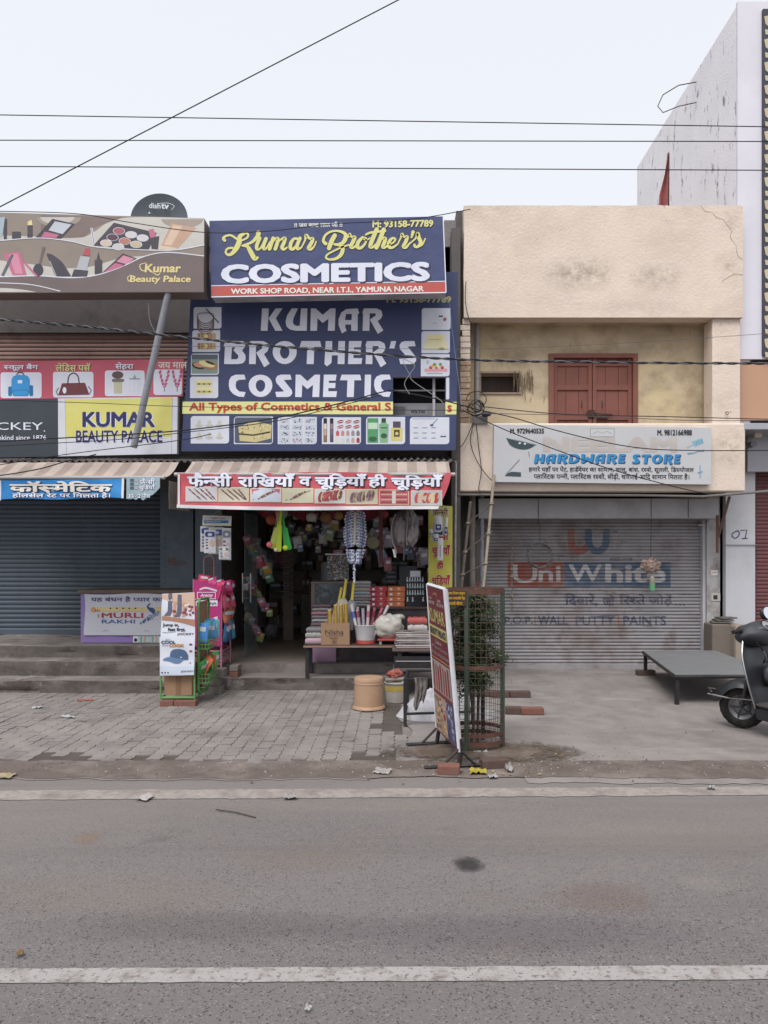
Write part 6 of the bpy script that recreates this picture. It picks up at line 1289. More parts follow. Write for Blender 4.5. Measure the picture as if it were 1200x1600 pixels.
for x, y, r, c, lb in ((421, 851, 4.8, '#cf6a74', 'pink plastic toy ball hanging with the toy bats'), (446, 856, 4.4, '#bcd13f', 'lime plastic toy ball hanging at the green toy bat'), (431, 859, 3.2, '#c9c2a8', 'small cream toy ball hanging below the pale lime bat')):
    mb = MB(); mb.blob(P(x, y, 8.93), [r*8.93/F]*3, ink(c), 3, 0); solo(mb, 'toy_ball', lb, 'ball', smooth=60)
mb = MB(); [mb.tube([P(x, y, 9.0), P(437, 797, 9.0), P(437, 780, 9.0)], .0025, ink('#b7a58c'), 4) for x, y in ((421, 850), (432, 815), (446, 852))]; pouch(mb, P(436, 806, 9.01), .07, .13, .02, ink('#ad8f76')); solo(mb, 'bat_string', 'string and net tie from which the toy bats hang', 'string')

# sachet garland
t = thing('sachet_garland', 'long garland of blue and white sachets hanging at the doorway', 'sachet garland', P(556, 882, 9.0))
cols = [ink(c) for c in ('#c3c7d2', '#aeb4c6', '#8790b2', '#d0d2d8')]; bl = ink('#4a5684')
for half in (-1, 1):
    mb = MB()
    for k in range(64):
        u = (k//4)/16; j = k % 4; top_, bot_ = 800, 874
        cx = 555 + half*(2.5 + (j+.5)*3.8*math.sin(PI*min(1, .22+u*.72))**.7); cy = top_ + (bot_-top_)*u + j*.9 + (10*(1-abs(cx-555)/20)*u if u > .7 else 0)
        c = P(cx + rng.uniform(-.8, .8), cy, 9.0 - .05*math.cos(j*.8) + rng.uniform(-.012, .012)); M = Matrix.Rotation(rng.uniform(-.4, .4) + half*.15*j, 4, 'Y') @ Matrix.Rotation(half*(.25*j) + rng.uniform(-.3, .3), 4, 'Z') @ Matrix.Rotation(rng.uniform(-.3, .3), 4, 'X')
        pouch(mb, c, .036, .044, .006, cols[k % 4], M, 3)
        mb.add([M @ Vector(v) + c for v in ((-.010, -.0072, -.012), (.011, -.0072, -.012), (.011, -.0072, .004), (-.010, -.0072, .004))], [(0, 1, 2, 3)], bl)
    mb.build('sachet_string', t)
mb = MB(); mb.slab([P(553, 800, 8.93), P(557, 800, 8.93), P(555.5, 851, 8.93), P(552, 851, 8.93)], .004, (0, 1, 0), ink('#bdb5a3')); mb.build('card_strip', t)
mb = MB(); 
for k in range(26): c = P(553.5 + rng.uniform(-1.6, 1.6), 874+k*1.4, 9.0 + rng.uniform(-.02, .02)); pouch(mb, c, .022, .026, .005, cols[k % 4], Matrix.Rotation(rng.uniform(-.9, .9), 4, 'Y') @ Matrix.Rotation(rng.uniform(-.9, .9), 4, 'Z'), 3)
mb.build('sachet_tail', t)

# grey backpack
t = thing('backpack', 'limp grey backpack hanging from the awning bar', 'backpack', P(633, 856, 8.95))
BP = mat('grey_bag_cloth', '#77706f', .85, .12, 5, dirt='#5b5558', ds=5, da=.5, bump=.006, bs=25); BP2 = mat('slate_bag_cloth', '#5f6168', .85, .12, 5, bump=.006, bs=25)
def bagpart(name, cx, cy, rx, ry, ry_, m, D, amp, seed, tilt=0):
    mb = MB(); M = Matrix.Rotation(tilt, 4, 'Y'); mb.blob(P(cx, cy, D), (rx*D/F, ry_, ry*D/F), m, 4, amp, 2.4, seed, M); mb.build(name, t, smooth=80)
bagpart('body', 633, 826, 21, 30, .10, BP2, 9.02, .22, 3); bagpart('front_pocket', 626, 830, 11, 24, .075, BP, 8.94, .25, 5, -.05); bagpart('side_pocket', 644, 836, 9.5, 17, .08, BP, 8.93, .3, 9, .1); bagpart('top_flap', 640, 808, 9, 12, .07, BP, 8.95, .3, 12)
mb = MB()
for pts in ([(637, 796), (637, 812), (635, 838), (636, 852)], [(641, 796), (644, 815), (641, 840)], [(618, 803), (612, 822), (613, 845), (618, 858), (619, 866)]): mb.tube([P(x, y, 8.87) for x, y in sm(pts, 5)], .011, BP, 6)
mb.slab([P(613, 858, 8.88), P(618, 858, 8.88), P(619, 871, 8.88), P(616, 871, 8.88)], .004, (0, 1, 0), ink('#b5b3ae')); mb.build('strap', t, smooth=60)
mb = MB(); mb.tube([P(631 + rng.uniform(-.6, .6), 854+2*k, 8.9) for k in range(12)], .004, ink('#6f6a66'), 5); solo(mb, 'bag_cord', 'short beaded cord dangling below the grey backpack', 'cord')

# round tray, racket
mb = MB(); mb.lathe([(.001, 0), (.075, 0), (.083, .012), (.080, .014), (.073, .006), (.001, .006)], P(583, 848, 9.35), mat('printed_tray', '#6e6f55', .4, .25, 14, dirt='#7a4a44', ds=10, da=.6), 24, M=Matrix.Rotation(PI/2, 3, 'X')); solo(mb, 'round_tray', 'small round printed tray hanging beside the sachet garland', 'tray', smooth=40)
mb = MB(); mb.box(X(592, 9.6), X(598, 9.6), 9.6, 9.68, Z(880, 9.6), Z(796, 9.6), mat('maroon_post', '#5c3235', .6, .1, 4)); solo(mb, 'wooden_post', 'maroon wooden post between the garland and the backpack', 'post', bevel=.004)
# shop lamp (unlit)
t = thing('hanging_bulb', 'unlit white LED bulb lamp under the shop ceiling', 'lamp', P(487, 815, 9.9))
mb = MB(); mb.lathe([(.02, 0), (.055, .004), (.073, .03), (.075, .07), (.06, .10), (.02, .115)], P(487, 815, 9.9), mat('frosted_plastic', '#a9a59d', .4, .04, 4), 20); mb.build('globe', t, smooth=60)
mb = MB(); mb.lathe([(.018, 0), (.018, .05)], P(487, 802, 9.9), M_DARKWALL, 12); mb.tube([P(487, 798, 9.9), P(487, 770, 9.9)], .004, IRON, 5); mb.build('socket', t)
# paper balls
for x, y, r, c, lb in ((424, 812, 8.5, '#9a4f38', 'orange paper ball under the awning near the toy bats'), (440, 802, 10, '#7f8a72', 'patterned paper ball hanging behind the toy bats'), (509, 809, 9, '#7d5a3a', 'dull yellow paper ball hanging right of the bulb'), (529, 806, 7, '#8a6f3c', 'openwork gold paper ball left of the sachet garland'), (600, 804, 7, '#7d2f37', 'dark red paper ball above the backpack')):
    mb = MB(); mb.blob(P(x, y, 9.9), [r*9.9/F]*3, ink(c), 3, .05, 6, x); solo(mb, 'paper_ball', lb, 'decoration', 'paper balls under the shop ceiling', smooth=20)
mb = MB(); mb.grid(lambda u, v: Vector((X(400 + 200*u, 10.1), 10.1 + .04*math.sin(u*31), Z(788, 10.1) - (.10 + .12*abs(math.sin(u*PI*4)))*v)), 80, 4, mat('red_festoon', '#6f2430', .7, .2, 5), thick=(0, .004, 0)); solo(mb, 'red_festoon', 'dark red cloth festoon swagged under the shop ceiling', 'festoon', smooth=60)

# yellow vertical banner
pl = FP(9.5, cloth(9.5, .012, 3, 5)); t = thing('yellow_banner', 'tall narrow yellow banner with red Hindi words at the shop corner', 'banner', P(688, 930, 9.5))
mb = MB(); YB = mat('yellow_banner_cloth', '#b3ad4b', .6, .08, 3, dirt='#a39b50', ds=2, da=.4)
mb.grid(lambda u, v: pl.pt(669.5 + (37.5-.5*v)*u, 788 + 3*u + 150*v), 8, 30, YB, thick=(0, .003, 0)); rd = ink('#9a2f30')
mb.pr(pl, 673, 792, 702, 806, ink('#b8b58b'), .003); mb.text(pl, 'फैन~सी', (676, 794, 700, 805), ink('#6d3a34'), .004, .02)
def vt(s_, bx): mb.text(pl, s_, (bx[0]-.8, bx[1]-.8, bx[2]+.8, bx[3]+.8), ink('#c8b9a0'), .004, .06); mb.text(pl, s_, bx, rd, .007, .03)
vt('राखी', (676, 828, 701, 844)); vt('चूिड़याँ', (674.5, 851, 703.5, 871)); vt('ही', (682.5, 876, 693, 890)); vt('चूिड़याँ', (674.5, 898, 703.5, 918))
mb.build('cloth', t, smooth=60)
t = thing('razor_sachets', 'white and blue hanging sachets in front of the yellow banner', 'hanging packets', P(690, 890, 9.3))
mb = MB(); mb.tube([P(675, 806, 9.3), P(690, 795, 9.3), P(694, 808, 9.3)], .003, IRON, 5); mb.build('hook', t)
for i, (x, y, w_, h_) in enumerate(((687, 823, 11, 30), (680, 830, 9, 32), (681, 840, 8, 12), (697, 822, 5, 28), (674, 832, 6, 10), (688, 858, 9, 34), (685, 818, 10, 24))):
    mb = MB(); c = P(x, y, 9.3-.02*i+.05); pouch(mb, c, w_*9.3/F, h_*9.3/F, .015, ink('#c4c5c8'), Matrix.Rotation(rng.uniform(-.12, .12), 4, 'Y')); q = FP(c.y-.016)
    if i != 5: mb.pr(q, x-w_*.42, y+h_*.05, x+w_*.42, y+h_*.42, ink('#27396b'), 0, 1); mb.pr(q, x-w_*.2, y+h_*.15, x+w_*.2, y+h_*.3, ink('#b9bdc9'), .001)
    else: mb.pr(q, x-.8, y-h_*.2, x+.8, y+h_*.35, ink('#8b8d93'), 0)
    mb.build('sachet', t, smooth=60)

# ================================================================== BENCH AND COUNTER GOODS
BZ = .57; t = thing('wooden_bench', 'low dark brown bench in front of the shop carrying a carton and bucket', 'bench', (X(555, 9.05), 9.05, .165))
WD_ = mat('dark_brown_wood', '#4d3c36', .6, .15, 5, dirt='#2f2826', ds=6, da=.5, streak=False)
bx0, bx1 = X(474, 9.03), X(640, 9.03)
mb = MB(); mb.box(bx0, bx1, 9.03, 9.46, BZ-.035, BZ, WD_); mb.box(bx0, bx1, 9.024, 9.029, BZ-.03, BZ-.008, mat('worn_wood_edge', '#85695a', .7, .2, 9)); mb.build('seat', t, bevel=.003)
for x in (bx0+.02, bx1-.06):
    for y in (9.06, 9.4): mb = MB(); mb.box(x, x+.045, y, y+.045, .17, BZ-.036, IRON); mb.build('leg', t)
# counter behind
t = thing('shop_counter', 'dark shop counter behind the bench with shelf of coloured boxes', 'counter', (X(600, 9.6), 9.6, .285))
CZ = Z(948, 9.58)
mb = MB(); mb.box(X(556, 9.58), X(672, 9.58), 9.58, 10.05, CZ-.03, CZ, WD_); mb.build('top', t, bevel=.003)
mb = MB(); mb.box(X(530, 9.6), X(672, 9.6), 9.62, 10.0, .29, CZ-.031, mat('dark_laminate', '#353135', .4, .1, 4, dirt='#554d4c', ds=4, da=.4)); mb.build('front', t)
mb = MB(); mb.box(X(484, 9.6), X(525, 9.6), 9.6, 9.63, .29, BZ-.05, mat('lilac_tin', '#9b7f97', .4, .06, 3)); solo(mb, 'lilac_tin_sheet', 'lilac pink sheet leaning under the left end of the bench', 'panel')
gl = thing('glass_showcase', 'glass fronted showcase with folded goods left of the cricket bats', 'showcase', (X(510, 9.75), 9.75, .285))
mb = MB(); zz = Z(912, 9.75); fm = mat('grey_wood_trim', '#6a5f5a', .6, .12, 5)
for x in (X(486, 9.75), X(548, 9.75)): mb.box(x, x+.05, 9.75, 9.8, .29, zz, fm)
mb.box(X(486, 9.75)-.005, X(548, 9.75)+.055, 9.74, 10.2, zz+.001, zz+.025, fm); mb.box(X(486, 9.75)+.052, X(548, 9.75)-.002, 9.76, 10.18, Z(950, 9.75), Z(950, 9.75)+.015, fm); mb.box(X(486, 9.75)+.052, X(548, 9.75)-.002, 9.76, 10.18, .6, .615, fm); mb.build('frame', gl)
mb = MB(); mb.box(X(486, 9.75)+.052, X(548, 9.75)-.002, 9.752, 9.757, .62, zz-.002, glass('showcase_glass', '#8a9496', .16)); mb.build('pane', gl)
mb = MB(); mb.blob(P(508, 932, 9.9), (.09, .05, .10), mat('black_plastic_wrap', '#26262a', .25, .1, 5, spec=.6), 3, .2, 3, 4); solo(mb, 'black_bundle', 'black wrapped bundle inside the glass showcase', 'bundle', smooth=60)
# folded goods
def folded(px0, px1, py, D, n, h, cols, label, group, dep=.22, seed=0):
    r = random.Random(seed); z = Z(py, D)
    for k in range(n):
        mb = MB(); x0, x1 = X(px0, D)+r.uniform(-.012, .012), X(px1, D)+r.uniform(-.015, .015); hh = h*r.uniform(.8, 1.1)
        mb.grid(lambda u, v: Vector((x0+(x1-x0)*u, D + .016*mnoise.noise(Vector((u*5, k, seed))) + (0 if v < .5 else dep), z + hh*(.5 + (.42 if 0 < u < 1 else .2)) + .008*mnoise.noise(Vector((u*6, v*3, k+seed))))), 10, 1, ink(cols[k % len(cols)]))
        vs = []
        for i in range(11):
            u = i/10; b = .016*mnoise.noise(Vector((u*5, k, seed))); tp = z + hh*(.5 + (.42 if 0 < u < 1 else .2)) + .008*mnoise.noise(Vector((u*6, 0, k+seed)))
            vs += [Vector((x0+(x1-x0)*u, D+b, tp)), Vector((x0+(x1-x0)*u, D+b-.018, (tp+z)/2)), Vector((x0+(x1-x0)*u, D+b, z+.001))]
        mb.add(vs, [(i*3+j, i*3+j+1, i*3+j+4, i*3+j+3) for i in range(10) for j in range(2)], ink(cols[k % len(cols)]))
        for xx in (x0, x1): mb.add([(xx, D, z+.001), (xx, D+dep, z+.001), (xx, D+dep, z+hh*.7), (xx, D, z+hh*.7)], [(0, 1, 2, 3)], ink(cols[k % len(cols)]))
        o = mb.build('folded_shirt', smooth=70); tag(o, label, 'folded clothes', group); z += hh*.97
folded(478, 502, 1006, 9.12, 3, .075, ('#a88d98', '#8d8c88', '#6c6b6c'), 'folded grey garment in the low pile on the left end of the bench', 'pile on the left end of the bench', .2, 1)
folded(487, 518, 984, 9.55, 7, .052, ('#8a8687', '#6f5a60', '#9b989a', '#7d7578', '#9b6f78'), 'wrapped garment in the tall pile behind the brown carton', 'pile behind the carton', .2, 2)
folded(553, 578, 948, 9.6, 8, .045, ('#8f8d90', '#a19d9c', '#7f7c80', '#98908e', '#8ea0ac', '#a09488'), 'pale folded garment in the pile between the bats and red boxes', 'pile beside the red boxes', .25, 3)
folded(638, 669, 986, 8.9, 2, .09, ('#a8a09c', '#9a4b48'), 'plump folded cloth in the red and white pile over the grey racks', 'pile on the grey racks', .2, 4)
# carton
cx0, cx1 = X(501.5, 9.06), X(546, 9.06); cz = Z(973, 9.06); t = thing('carton', 'open brown cardboard carton printed Nisha standing on the bench', 'carton', ((cx0+cx1)/2, 9.06, BZ))
mb = MB(); th = .006
mb.box(cx0, cx1, 9.06, 9.06+th, BZ+.002, cz, CARDB); mb.box(cx0, cx1, 9.32, 9.32+th, BZ+.002, cz, CARDB); mb.box(cx0, cx0+th, 9.06+th, 9.32, BZ+.002, cz-.001, CARDB); mb.box(cx1-th, cx1, 9.06+th, 9.32, BZ+.002, cz-.001, CARDB); mb.box(cx0+th, cx1-th, 9.06+th, 9.32, BZ+.002, BZ+.008, CARDB); mb.build('box', t)
pl = FP(9.06); mb = MB(); bk = ink('#3c3634'); mb.text(pl, 'NIsha', (508, 984, 537, 991.5), bk, .002, .006); mb.line(pl, [(509, 993.5), (537, 993.5)], .7, bk, .002); mb.text(pl, 'Carton', (515, 995, 528, 998), bk, .002, .01); mb.pr(pl, 518, 998.5, 527, 1009, mat('parcel_tape', '#7c6049'), .0015); mb.text(pl, '1', (521.5, 1001, 523, 1005), bk, .003, .02); mb.build('print', t)
wood = mat('willow_wood', '#a59a8c', .5, .1, 4); grip = mat('yellow_grip', '#b7a74a', .6, .08, 8, dirt='#9a8a3c', ds=6, da=.4); gb = mat('grey_bat_cover', '#76777c', .5, .1, 4)
cb = 'cricket bats standing in the carton'
def big_bat(xt, yt, xb, yb, D, wpx, m, label):
    A_, B_ = P(xt, yt, D+.1), P(xb, yb, D); d = (B_-A_).normalized(); t = thing('cricket_bat', label, 'cricket bat', B_, cb)
    mb = MB(); hl = (B_-A_).length*.38; mb.tube([A_, A_+d*hl], .019, grip, 10); mb.build('handle', t, smooth=60)
    mb = MB(); w_ = wpx*D/F/2; sx_ = Vector((1, 0, 0)) - d*d.x; sx_.normalize(); n_ = sx_.cross(d)
    vs = []
    for u, b, th in ((.97, .02, .015), (1.12, w_*.9, .02), (1.3, w_, .025), (2.2, w_, .03), (2.6, w_*.95, .03)):
        c = A_ + d*hl*u; vs += [c - sx_*b, c - n_*th*.6, c + sx_*b, c + n_*th]
    mb.add(vs, [(i*4+j, i*4+(j+1) % 4, (i+1)*4+(j+1) % 4, (i+1)*4+j) for i in range(4) for j in range(4)] + [(3, 2, 1, 0), (16, 17, 18, 19)], m)
    mb.build('blade', t, smooth=25)
big_bat(541, 905, 530, 985, 9.25, 15, wood, 'wooden cricket bat with yellow grip leaning left in the carton'); big_bat(553, 909, 545, 985, 9.22, 13, gb, 'grey faced cricket bat with yellow grip at the right of the carton')
big_bat(534, 918, 521, 985, 9.28, 13, mat('pink_bat_wood', '#a2837f', .5, .12, 4), 'pinkish cricket bat behind the other two in the carton')
gold = mat('gold_foil_tube', '#a98c3c', .35, .35, 26, metal=.35, dirt='#6f4a2e', ds=18, da=.7)
for k, (x, y0) in enumerate(((515.5, 954), (524.5, 946), (533, 945), (541, 943))):
    mb = MB(); a = P(x, 975, 9.1+.01*k); b = P(x-.5, y0, 9.11+.01*k); mb.tube([a, b], .024, gold, 14); mb.tube([b, b+Vector((0, 0, .008))], .021, ink('#c9bd85'), 14); o = solo(mb, 'party_popper', 'gold foil party popper tube standing in the front of the carton', 'party popper', 'gold tubes in the carton', smooth=50)
# bucket of rolls
c = Vector((X(571.5, 9.2), 9.2, BZ)); t = thing('white_bucket', 'white plastic bucket on a red base filled with rolled sheets', 'bucket', c)
mb = MB(); mb.lathe([(.118, .05), (.142, .22), (.150, .235), (.147, .24), (.138, .225), (.112, .06)], c, mat('white_plastic', '#b4b2b4', .4, .05, 4, dirt='#96918f', ds=5, da=.4), 32, cap=False); mb.lathe([(.001, .055), (.117, .055)], c, MATS['white_plastic'], 32, cap=False); mb.build('body', t, smooth=50)
mb = MB(); mb.lathe([(.10, 0.002), (.122, .006), (.122, .042), (.11, .048)], c, mat('red_plastic', '#a64a44', .4, .05, 4), 32); mb.build('base', t, smooth=50)
for k in range(11):
    fx = (k % 6)/5-.5; a = c + Vector((fx*.17, -.05+.07*(k//6), .07)); b = c + Vector((fx*.36 + (.10 if k in (4, 5) else 0), -.02+.09*(k//6), .47 + rng.uniform(-.05, .03)))
    mb = MB(); m_ = ink(('#b7b3b8', '#a3949c', '#8f8d96', '#b9a6aa', '#9c5560', '#b3aeb0')[k % 6]); mb.tube([a, b], .019, m_, 10); d = (b-a).normalized(); mb.tube([a + d*(.26), a+d*.34], .0195, ink(('#4a62a0', '#8a3d4c', '#8b8d98', '#a85e6a', '#7d2f3c', '#a07f86')[k % 6]), 10, cap=False); mb.lathe([(.001, .0006), (.013, .0006)], b, DK, 10, M=d.to_track_quat('Z', 'Y').to_matrix(), cap=False)
    solo(mb, 'paper_roll', 'rolled printed sheet standing in the white bucket', 'paper roll', 'rolled sheets in the white bucket', smooth=50)
# white bag on a red tray
t = thing('plastic_bag', 'bulging cream white plastic bag on the red tray', 'bag', P(608, 1000, 9.2)); mb = MB()
mb.blob(P(606, 979, 9.2), (.19, .13, .155), mat('cream_polythene', '#aaa79e', .35, .08, 4, spec=.5), 4, .18, 2.6, 8, flat=-.15); mb.build('sack', t, smooth=70)
mb = MB(); mb.blob(P(622, 964, 9.25), (.085, .06, .035), MATS['cream_polythene'], 3, .4, 3.5, 18); mb.build('knot', t, smooth=70)
mb = MB(); x0, x1 = X(590, 9.1), X(634, 9.1); z = BZ+.05; mb.box(x0, x1, 9.08, 9.4, z, z+.012, MATS['red_plastic']); mb.box(x0, x1, 9.075, 9.085, z-.001, z+.022, MATS['red_plastic']); [mb.box(x, x+.03, 9.09, 9.12, BZ+.001, z-.001, ink('#9c9490')) for x in (x0+.02, x1-.05)]; solo(mb, 'red_tray', 'red plastic tray on short feet holding the white bag', 'tray', bevel=.003)
# coloured boxes
for col, (a, b), cc, lb in (('red', (577.5, 604.5), '#a3323f', 'red printed carton in the stack left of the orange ones'), ('orange', (605, 632), '#b5673c', 'orange printed carton in the stack right of the red ones')):
    for k in range(4):
        mb = MB(); dx = (.012*math.sin(k*2.1) if col == 'red' else .002*k); x0, x1 = X(a, 9.62)+dx, X(b, 9.62)+dx; z0 = CZ + .0655*k + .001; mb.box(x0, x1, 9.62+.008*math.sin(k*3), 9.86, z0, z0+.063, mat('box_'+col, cc, .45, .06, 4)); q = FP(9.62+.008*math.sin(k*3)); py = CY + (CAM.z-z0-.03)*F/9.62
        mb.pr(q, a+4, py-1.5, a+8, py+2, CARD, .001); mb.pp(q, [(a+15, py-2), (a+21, py-2), (a+18, py+2)], ink('#d0a09a' if col == 'red' else '#d8b48f'), .001); mb.line(q, [(a+12, py+3), (a+24, py+3)], .6, ink('#c98a86'), .001); mb.line(q, [(a+1, py-3.4), (b-1, py-3.4)], .5, ink('#7a2230' if col == 'red' else '#8a4a2a'), .001)
        solo(mb, col + '_box', lb, 'box', col + ' boxes on the counter', bevel=.002)
# nail polish stand
t = thing('polish_stand', 'black stepped stand of nail polish bottles on the counter', 'stand', P(649, 948, 9.65)); sx0_, sx1_ = X(634.5, 9.65), X(665, 9.65)
bot_ = None; lac = ink('#a9bcc0')
for r_ in range(4):
    z0 = CZ + .002; mb = MB(); y0 = 9.62+.05*r_; mb.box(sx0_, sx1_, y0, y0+.048, z0, z0+.06+.085*r_, mat('black_acrylic', '#17171a', .2, .05, 4, spec=.6)); mb.build('step', t)
    for k in range(7):
        if r_ == 0 and k not in (0, 2, 6): continue
        p = Vector((sx0_+.018+.034*k, y0+.024, z0+.0605+.085*r_))
        if bot_ is None:
            mb = MB(); mb.lathe([(.011, 0), (.0125, .004), (.0125, .026), (.007, .031)], p, lac, 10); mb.lathe([(.0075, .0315), (.0065, .062)], p, ink('#c5c4c4'), 10); bot_ = mb.build('polish_bottle', smooth=50, origin=p); o = bot_
        else: o = bot_.copy(); COL.objects.link(o); o.location = p
        tag(o, 'tiny pale nail polish bottle on the black stepped stand', 'bottle', 'nail polish bottles on the stand')
mb = MB(); mb.box(X(641, 9.8), X(657, 9.8), 9.84, 9.845, CZ+.38, CZ+.46, CARD); mb.text(FP(9.84), 'NAIL POLISH', (643, 901, 655, 903), ink('#5a5d66'), .002, .02); mb.build('price_card', t)
for k, (y, c_) in enumerate(((905, '#7e7a76'), (897, '#8c3c44'), (889, '#9a9894'))):
    mb = MB(); z0 = Z(948, 9.9) + .3 + .075*k; mb.box(X(668, 9.9), X(684, 9.9), 9.9, 10.0, z0, z0+.07, ink(c_)); solo(mb, 'small_carton', ('grey', 'red', 'checked pale')[k] + ' small carton stacked behind the yellow banner', 'carton', 'cartons behind the yellow banner')

# grey frames on a small dark table
t = thing('dark_table', 'small dark table stacked with grey folded racks at the shop corner', 'table', P(648, 1060, 8.6))
tx0, tx1 = X(613, 8.6), X(690, 8.6); tz = Z(1014, 8.6)
mb = MB(); mb.box(tx0, tx1, 8.6, 8.95, tz-.03, tz, mat('grey_brown_plank', '#5d504c', .8, .15, 6)); mb.build('top', t, bevel=.003)
mb = MB(); mb.box(tx0+.02, tx1-.02, 8.62, 8.93, tz-.22, tz-.09, IRON); mb.box(tx0+.04, tx1-.06, 8.612, 8.617, tz-.15, tz-.14, ink('#9a9796')); mb.box(tx0+.01, tx1-.01, 8.60, 8.94, tz-.26, tz-.225, M_DARKWALL); mb.build('drawer', t)
for x in (tx0+.06, tx1-.1):
    for y in (8.63, 8.88): mb = MB(); mb.box(x, x+.05, y, y+.04, .17 if y > 8.8 else .008, tz-.031, IRON); mb.build('leg', t)
for k in range(9):
    mb = MB(); z = tz + .004 + .021*k; x0 = tx0+.01+rng.uniform(0, .05); mb.tube(rect_loop([(x0, 8.61+rng.uniform(0, .03), z+.009), (tx1-.02, 8.63, z+.009), (tx1-.02, 8.92, z+.009), (x0, 8.92, z+.009)], .015, 3), .008, ink(('#8a8180', '#a29b99', '#6f6766')[k % 3]), 6, closed=True); mb.tube([(x0+.05, 8.62, z+.009), (tx1-.1, 8.9, z+.009)], .006, ink('#a29b99'), 5)
    solo(mb, 'wire_rack', 'flat grey folded metal rack in the pile on the small dark table', 'rack', 'grey racks piled on the dark table', smooth=50)

# terracotta drum, paint pail, red bundle
c = Vector((X(576, 7.95), 7.97, .02)); t = thing('terracotta_tub', 'orange brown upturned plastic tub on the paving', 'tub', c); TC = mat('terracotta_plastic', '#a0836b', .45, .07, 3, dirt='#8c674c', ds=4, da=.4)
mb = MB(); mb.lathe([(.177, .0), (.18, .01), (.17, .03), (.160, .035), (.158, .16), (.152, .28), (.158, .285), (.160, .315), (.150, .335), (.06, .342), (.001, .343)], c, TC, 40); mb.build('body', t, smooth=35)
mb = MB(); mb.lathe([(.1525, .265), (.1575, .27), (.1575, .282), (.154, .287)], c, mat('terracotta_rim', '#a98d77', .5, .06, 3), 40, cap=False); mb.build('rim', t, smooth=35)
c = Vector((X(618, 8.3), 8.4, .008)); t = thing('paint_pail', 'dirty white paint pail with yellow and blue label behind the tub', 'pail', c)
mb = MB(); mb.lathe([(.105, 0), (.115, .12), (.125, .21), (.13, .215), (.128, .225), (.115, .215), (.11, .2)], c, mat('dirty_white_plastic', '#a29c95', .6, .12, 5, dirt='#7c6f66', ds=6, da=.6), 28); mb.build('body', t, smooth=40)
mb = MB(); mb.lathe([(.1185, .13), (.1245, .19)], c, mat('pail_label', '#b09a4a', .5, .2, 7, dirt='#3d6b98', ds=5, da=.9), 28, cap=False); mb.build('label_band', t, smooth=40)
mb = MB(); mb.blob(Vector((X(617, 8.5), 8.52, .30)), (.09, .08, .05), mat('faded_red_bundle', '#8c4a42', .8, .2, 6, dirt='#a58a80', ds=7, da=.6), 3, .35, 3, 5); mb.tube([(c.x-.12, 8.44, .245), (c.x+.14, 8.50, .25)], .02, ink('#7d7570'), 8); solo(mb, 'red_bundle', 'crumpled red bundle on sticks across the paint pail', 'bundle', smooth=60)

# iron stand with rag, white sack
t = thing('iron_stand', 'black iron frame stand with a grey rag over its rail', 'stand', P(690, 1133, 7.2)); D0, D1 = 7.2, 7.75
xs = (X(633, D0), X(737, 7.4)); zt_ = Z(1060, D0)
for x, y in ((xs[0], D0), (xs[1], D0+.1), (xs[0]+.03, D1), (xs[1], D1)): mb = MB(); mb.box(x-.017, x+.017, y-.017, y+.017, .008, zt_, IRON); mb.build('leg', t)
mb = MB()
for a, b in (((xs[0], D0), (xs[1], D0+.1)), ((xs[1], D0+.1), (xs[1], D1)), ((xs[1], D1), (xs[0]+.03, D1)), ((xs[0]+.03, D1), (xs[0], D0))):
    for z in (zt_-.01, .12): mb.tube([(a[0], a[1], z), (b[0], b[1], z)], .013, IRON, 6)
mb.build('rail', t)
mb = MB(); RG = mat('grey_rag', '#6a6462', .9, .25, 7, bump=.01, bs=30)
mb.grid(lambda u, v: Vector((X(647, D0) + (.13 - .03*v)*u + .01*math.sin(v*4), D0 - .01 - .028*abs(math.sin(u*9+.4)) - .01*v + .02*mnoise.noise(Vector((u*3, v*4, 2))), zt_+.012 - (.27 + .05*math.sin(u*6))*v)), 22, 14, RG, thick=(0, .012, 0)); solo(mb, 'rag', 'grey rag hanging over the front rail of the iron stand', 'rag', smooth=60)
mb = MB(); SW = mat('white_woven_sack', '#a3a2a6', .6, .07, 4, dirt='#6f6a69', ds=3, da=.6, spec=.4)
def sackp(u, v):
    q = 2*PI*u; r = v; x = math.cos(q)*r; y = math.sin(q)*r; n_ = mnoise.noise(Vector((x*2.2, y*2.2, 1)))
    rr = 1 + .25*mnoise.noise(Vector((math.cos(q)*1.6, math.sin(q)*1.6, 4)))
    h = (.19*(1-r**2.2) + .11*n_*(1-r) + .13*(.5-abs(mnoise.noise(Vector((x*3+y*2, y*3.4, 7)))))*(1-r**2) + .10*(.4-abs(mnoise.noise(Vector((x*7-y*4, y*7, 2)))))*(1-r**3))
    return Vector((X(692, 7.6) + x*.50*rr, 7.62 + y*.30*rr, .010 + max(0, h)))
mb.grid(sackp, 110, 44, SW); solo(mb, 'white_sack', 'crumpled white woven sack lying under the iron stand', 'sack', smooth=70)

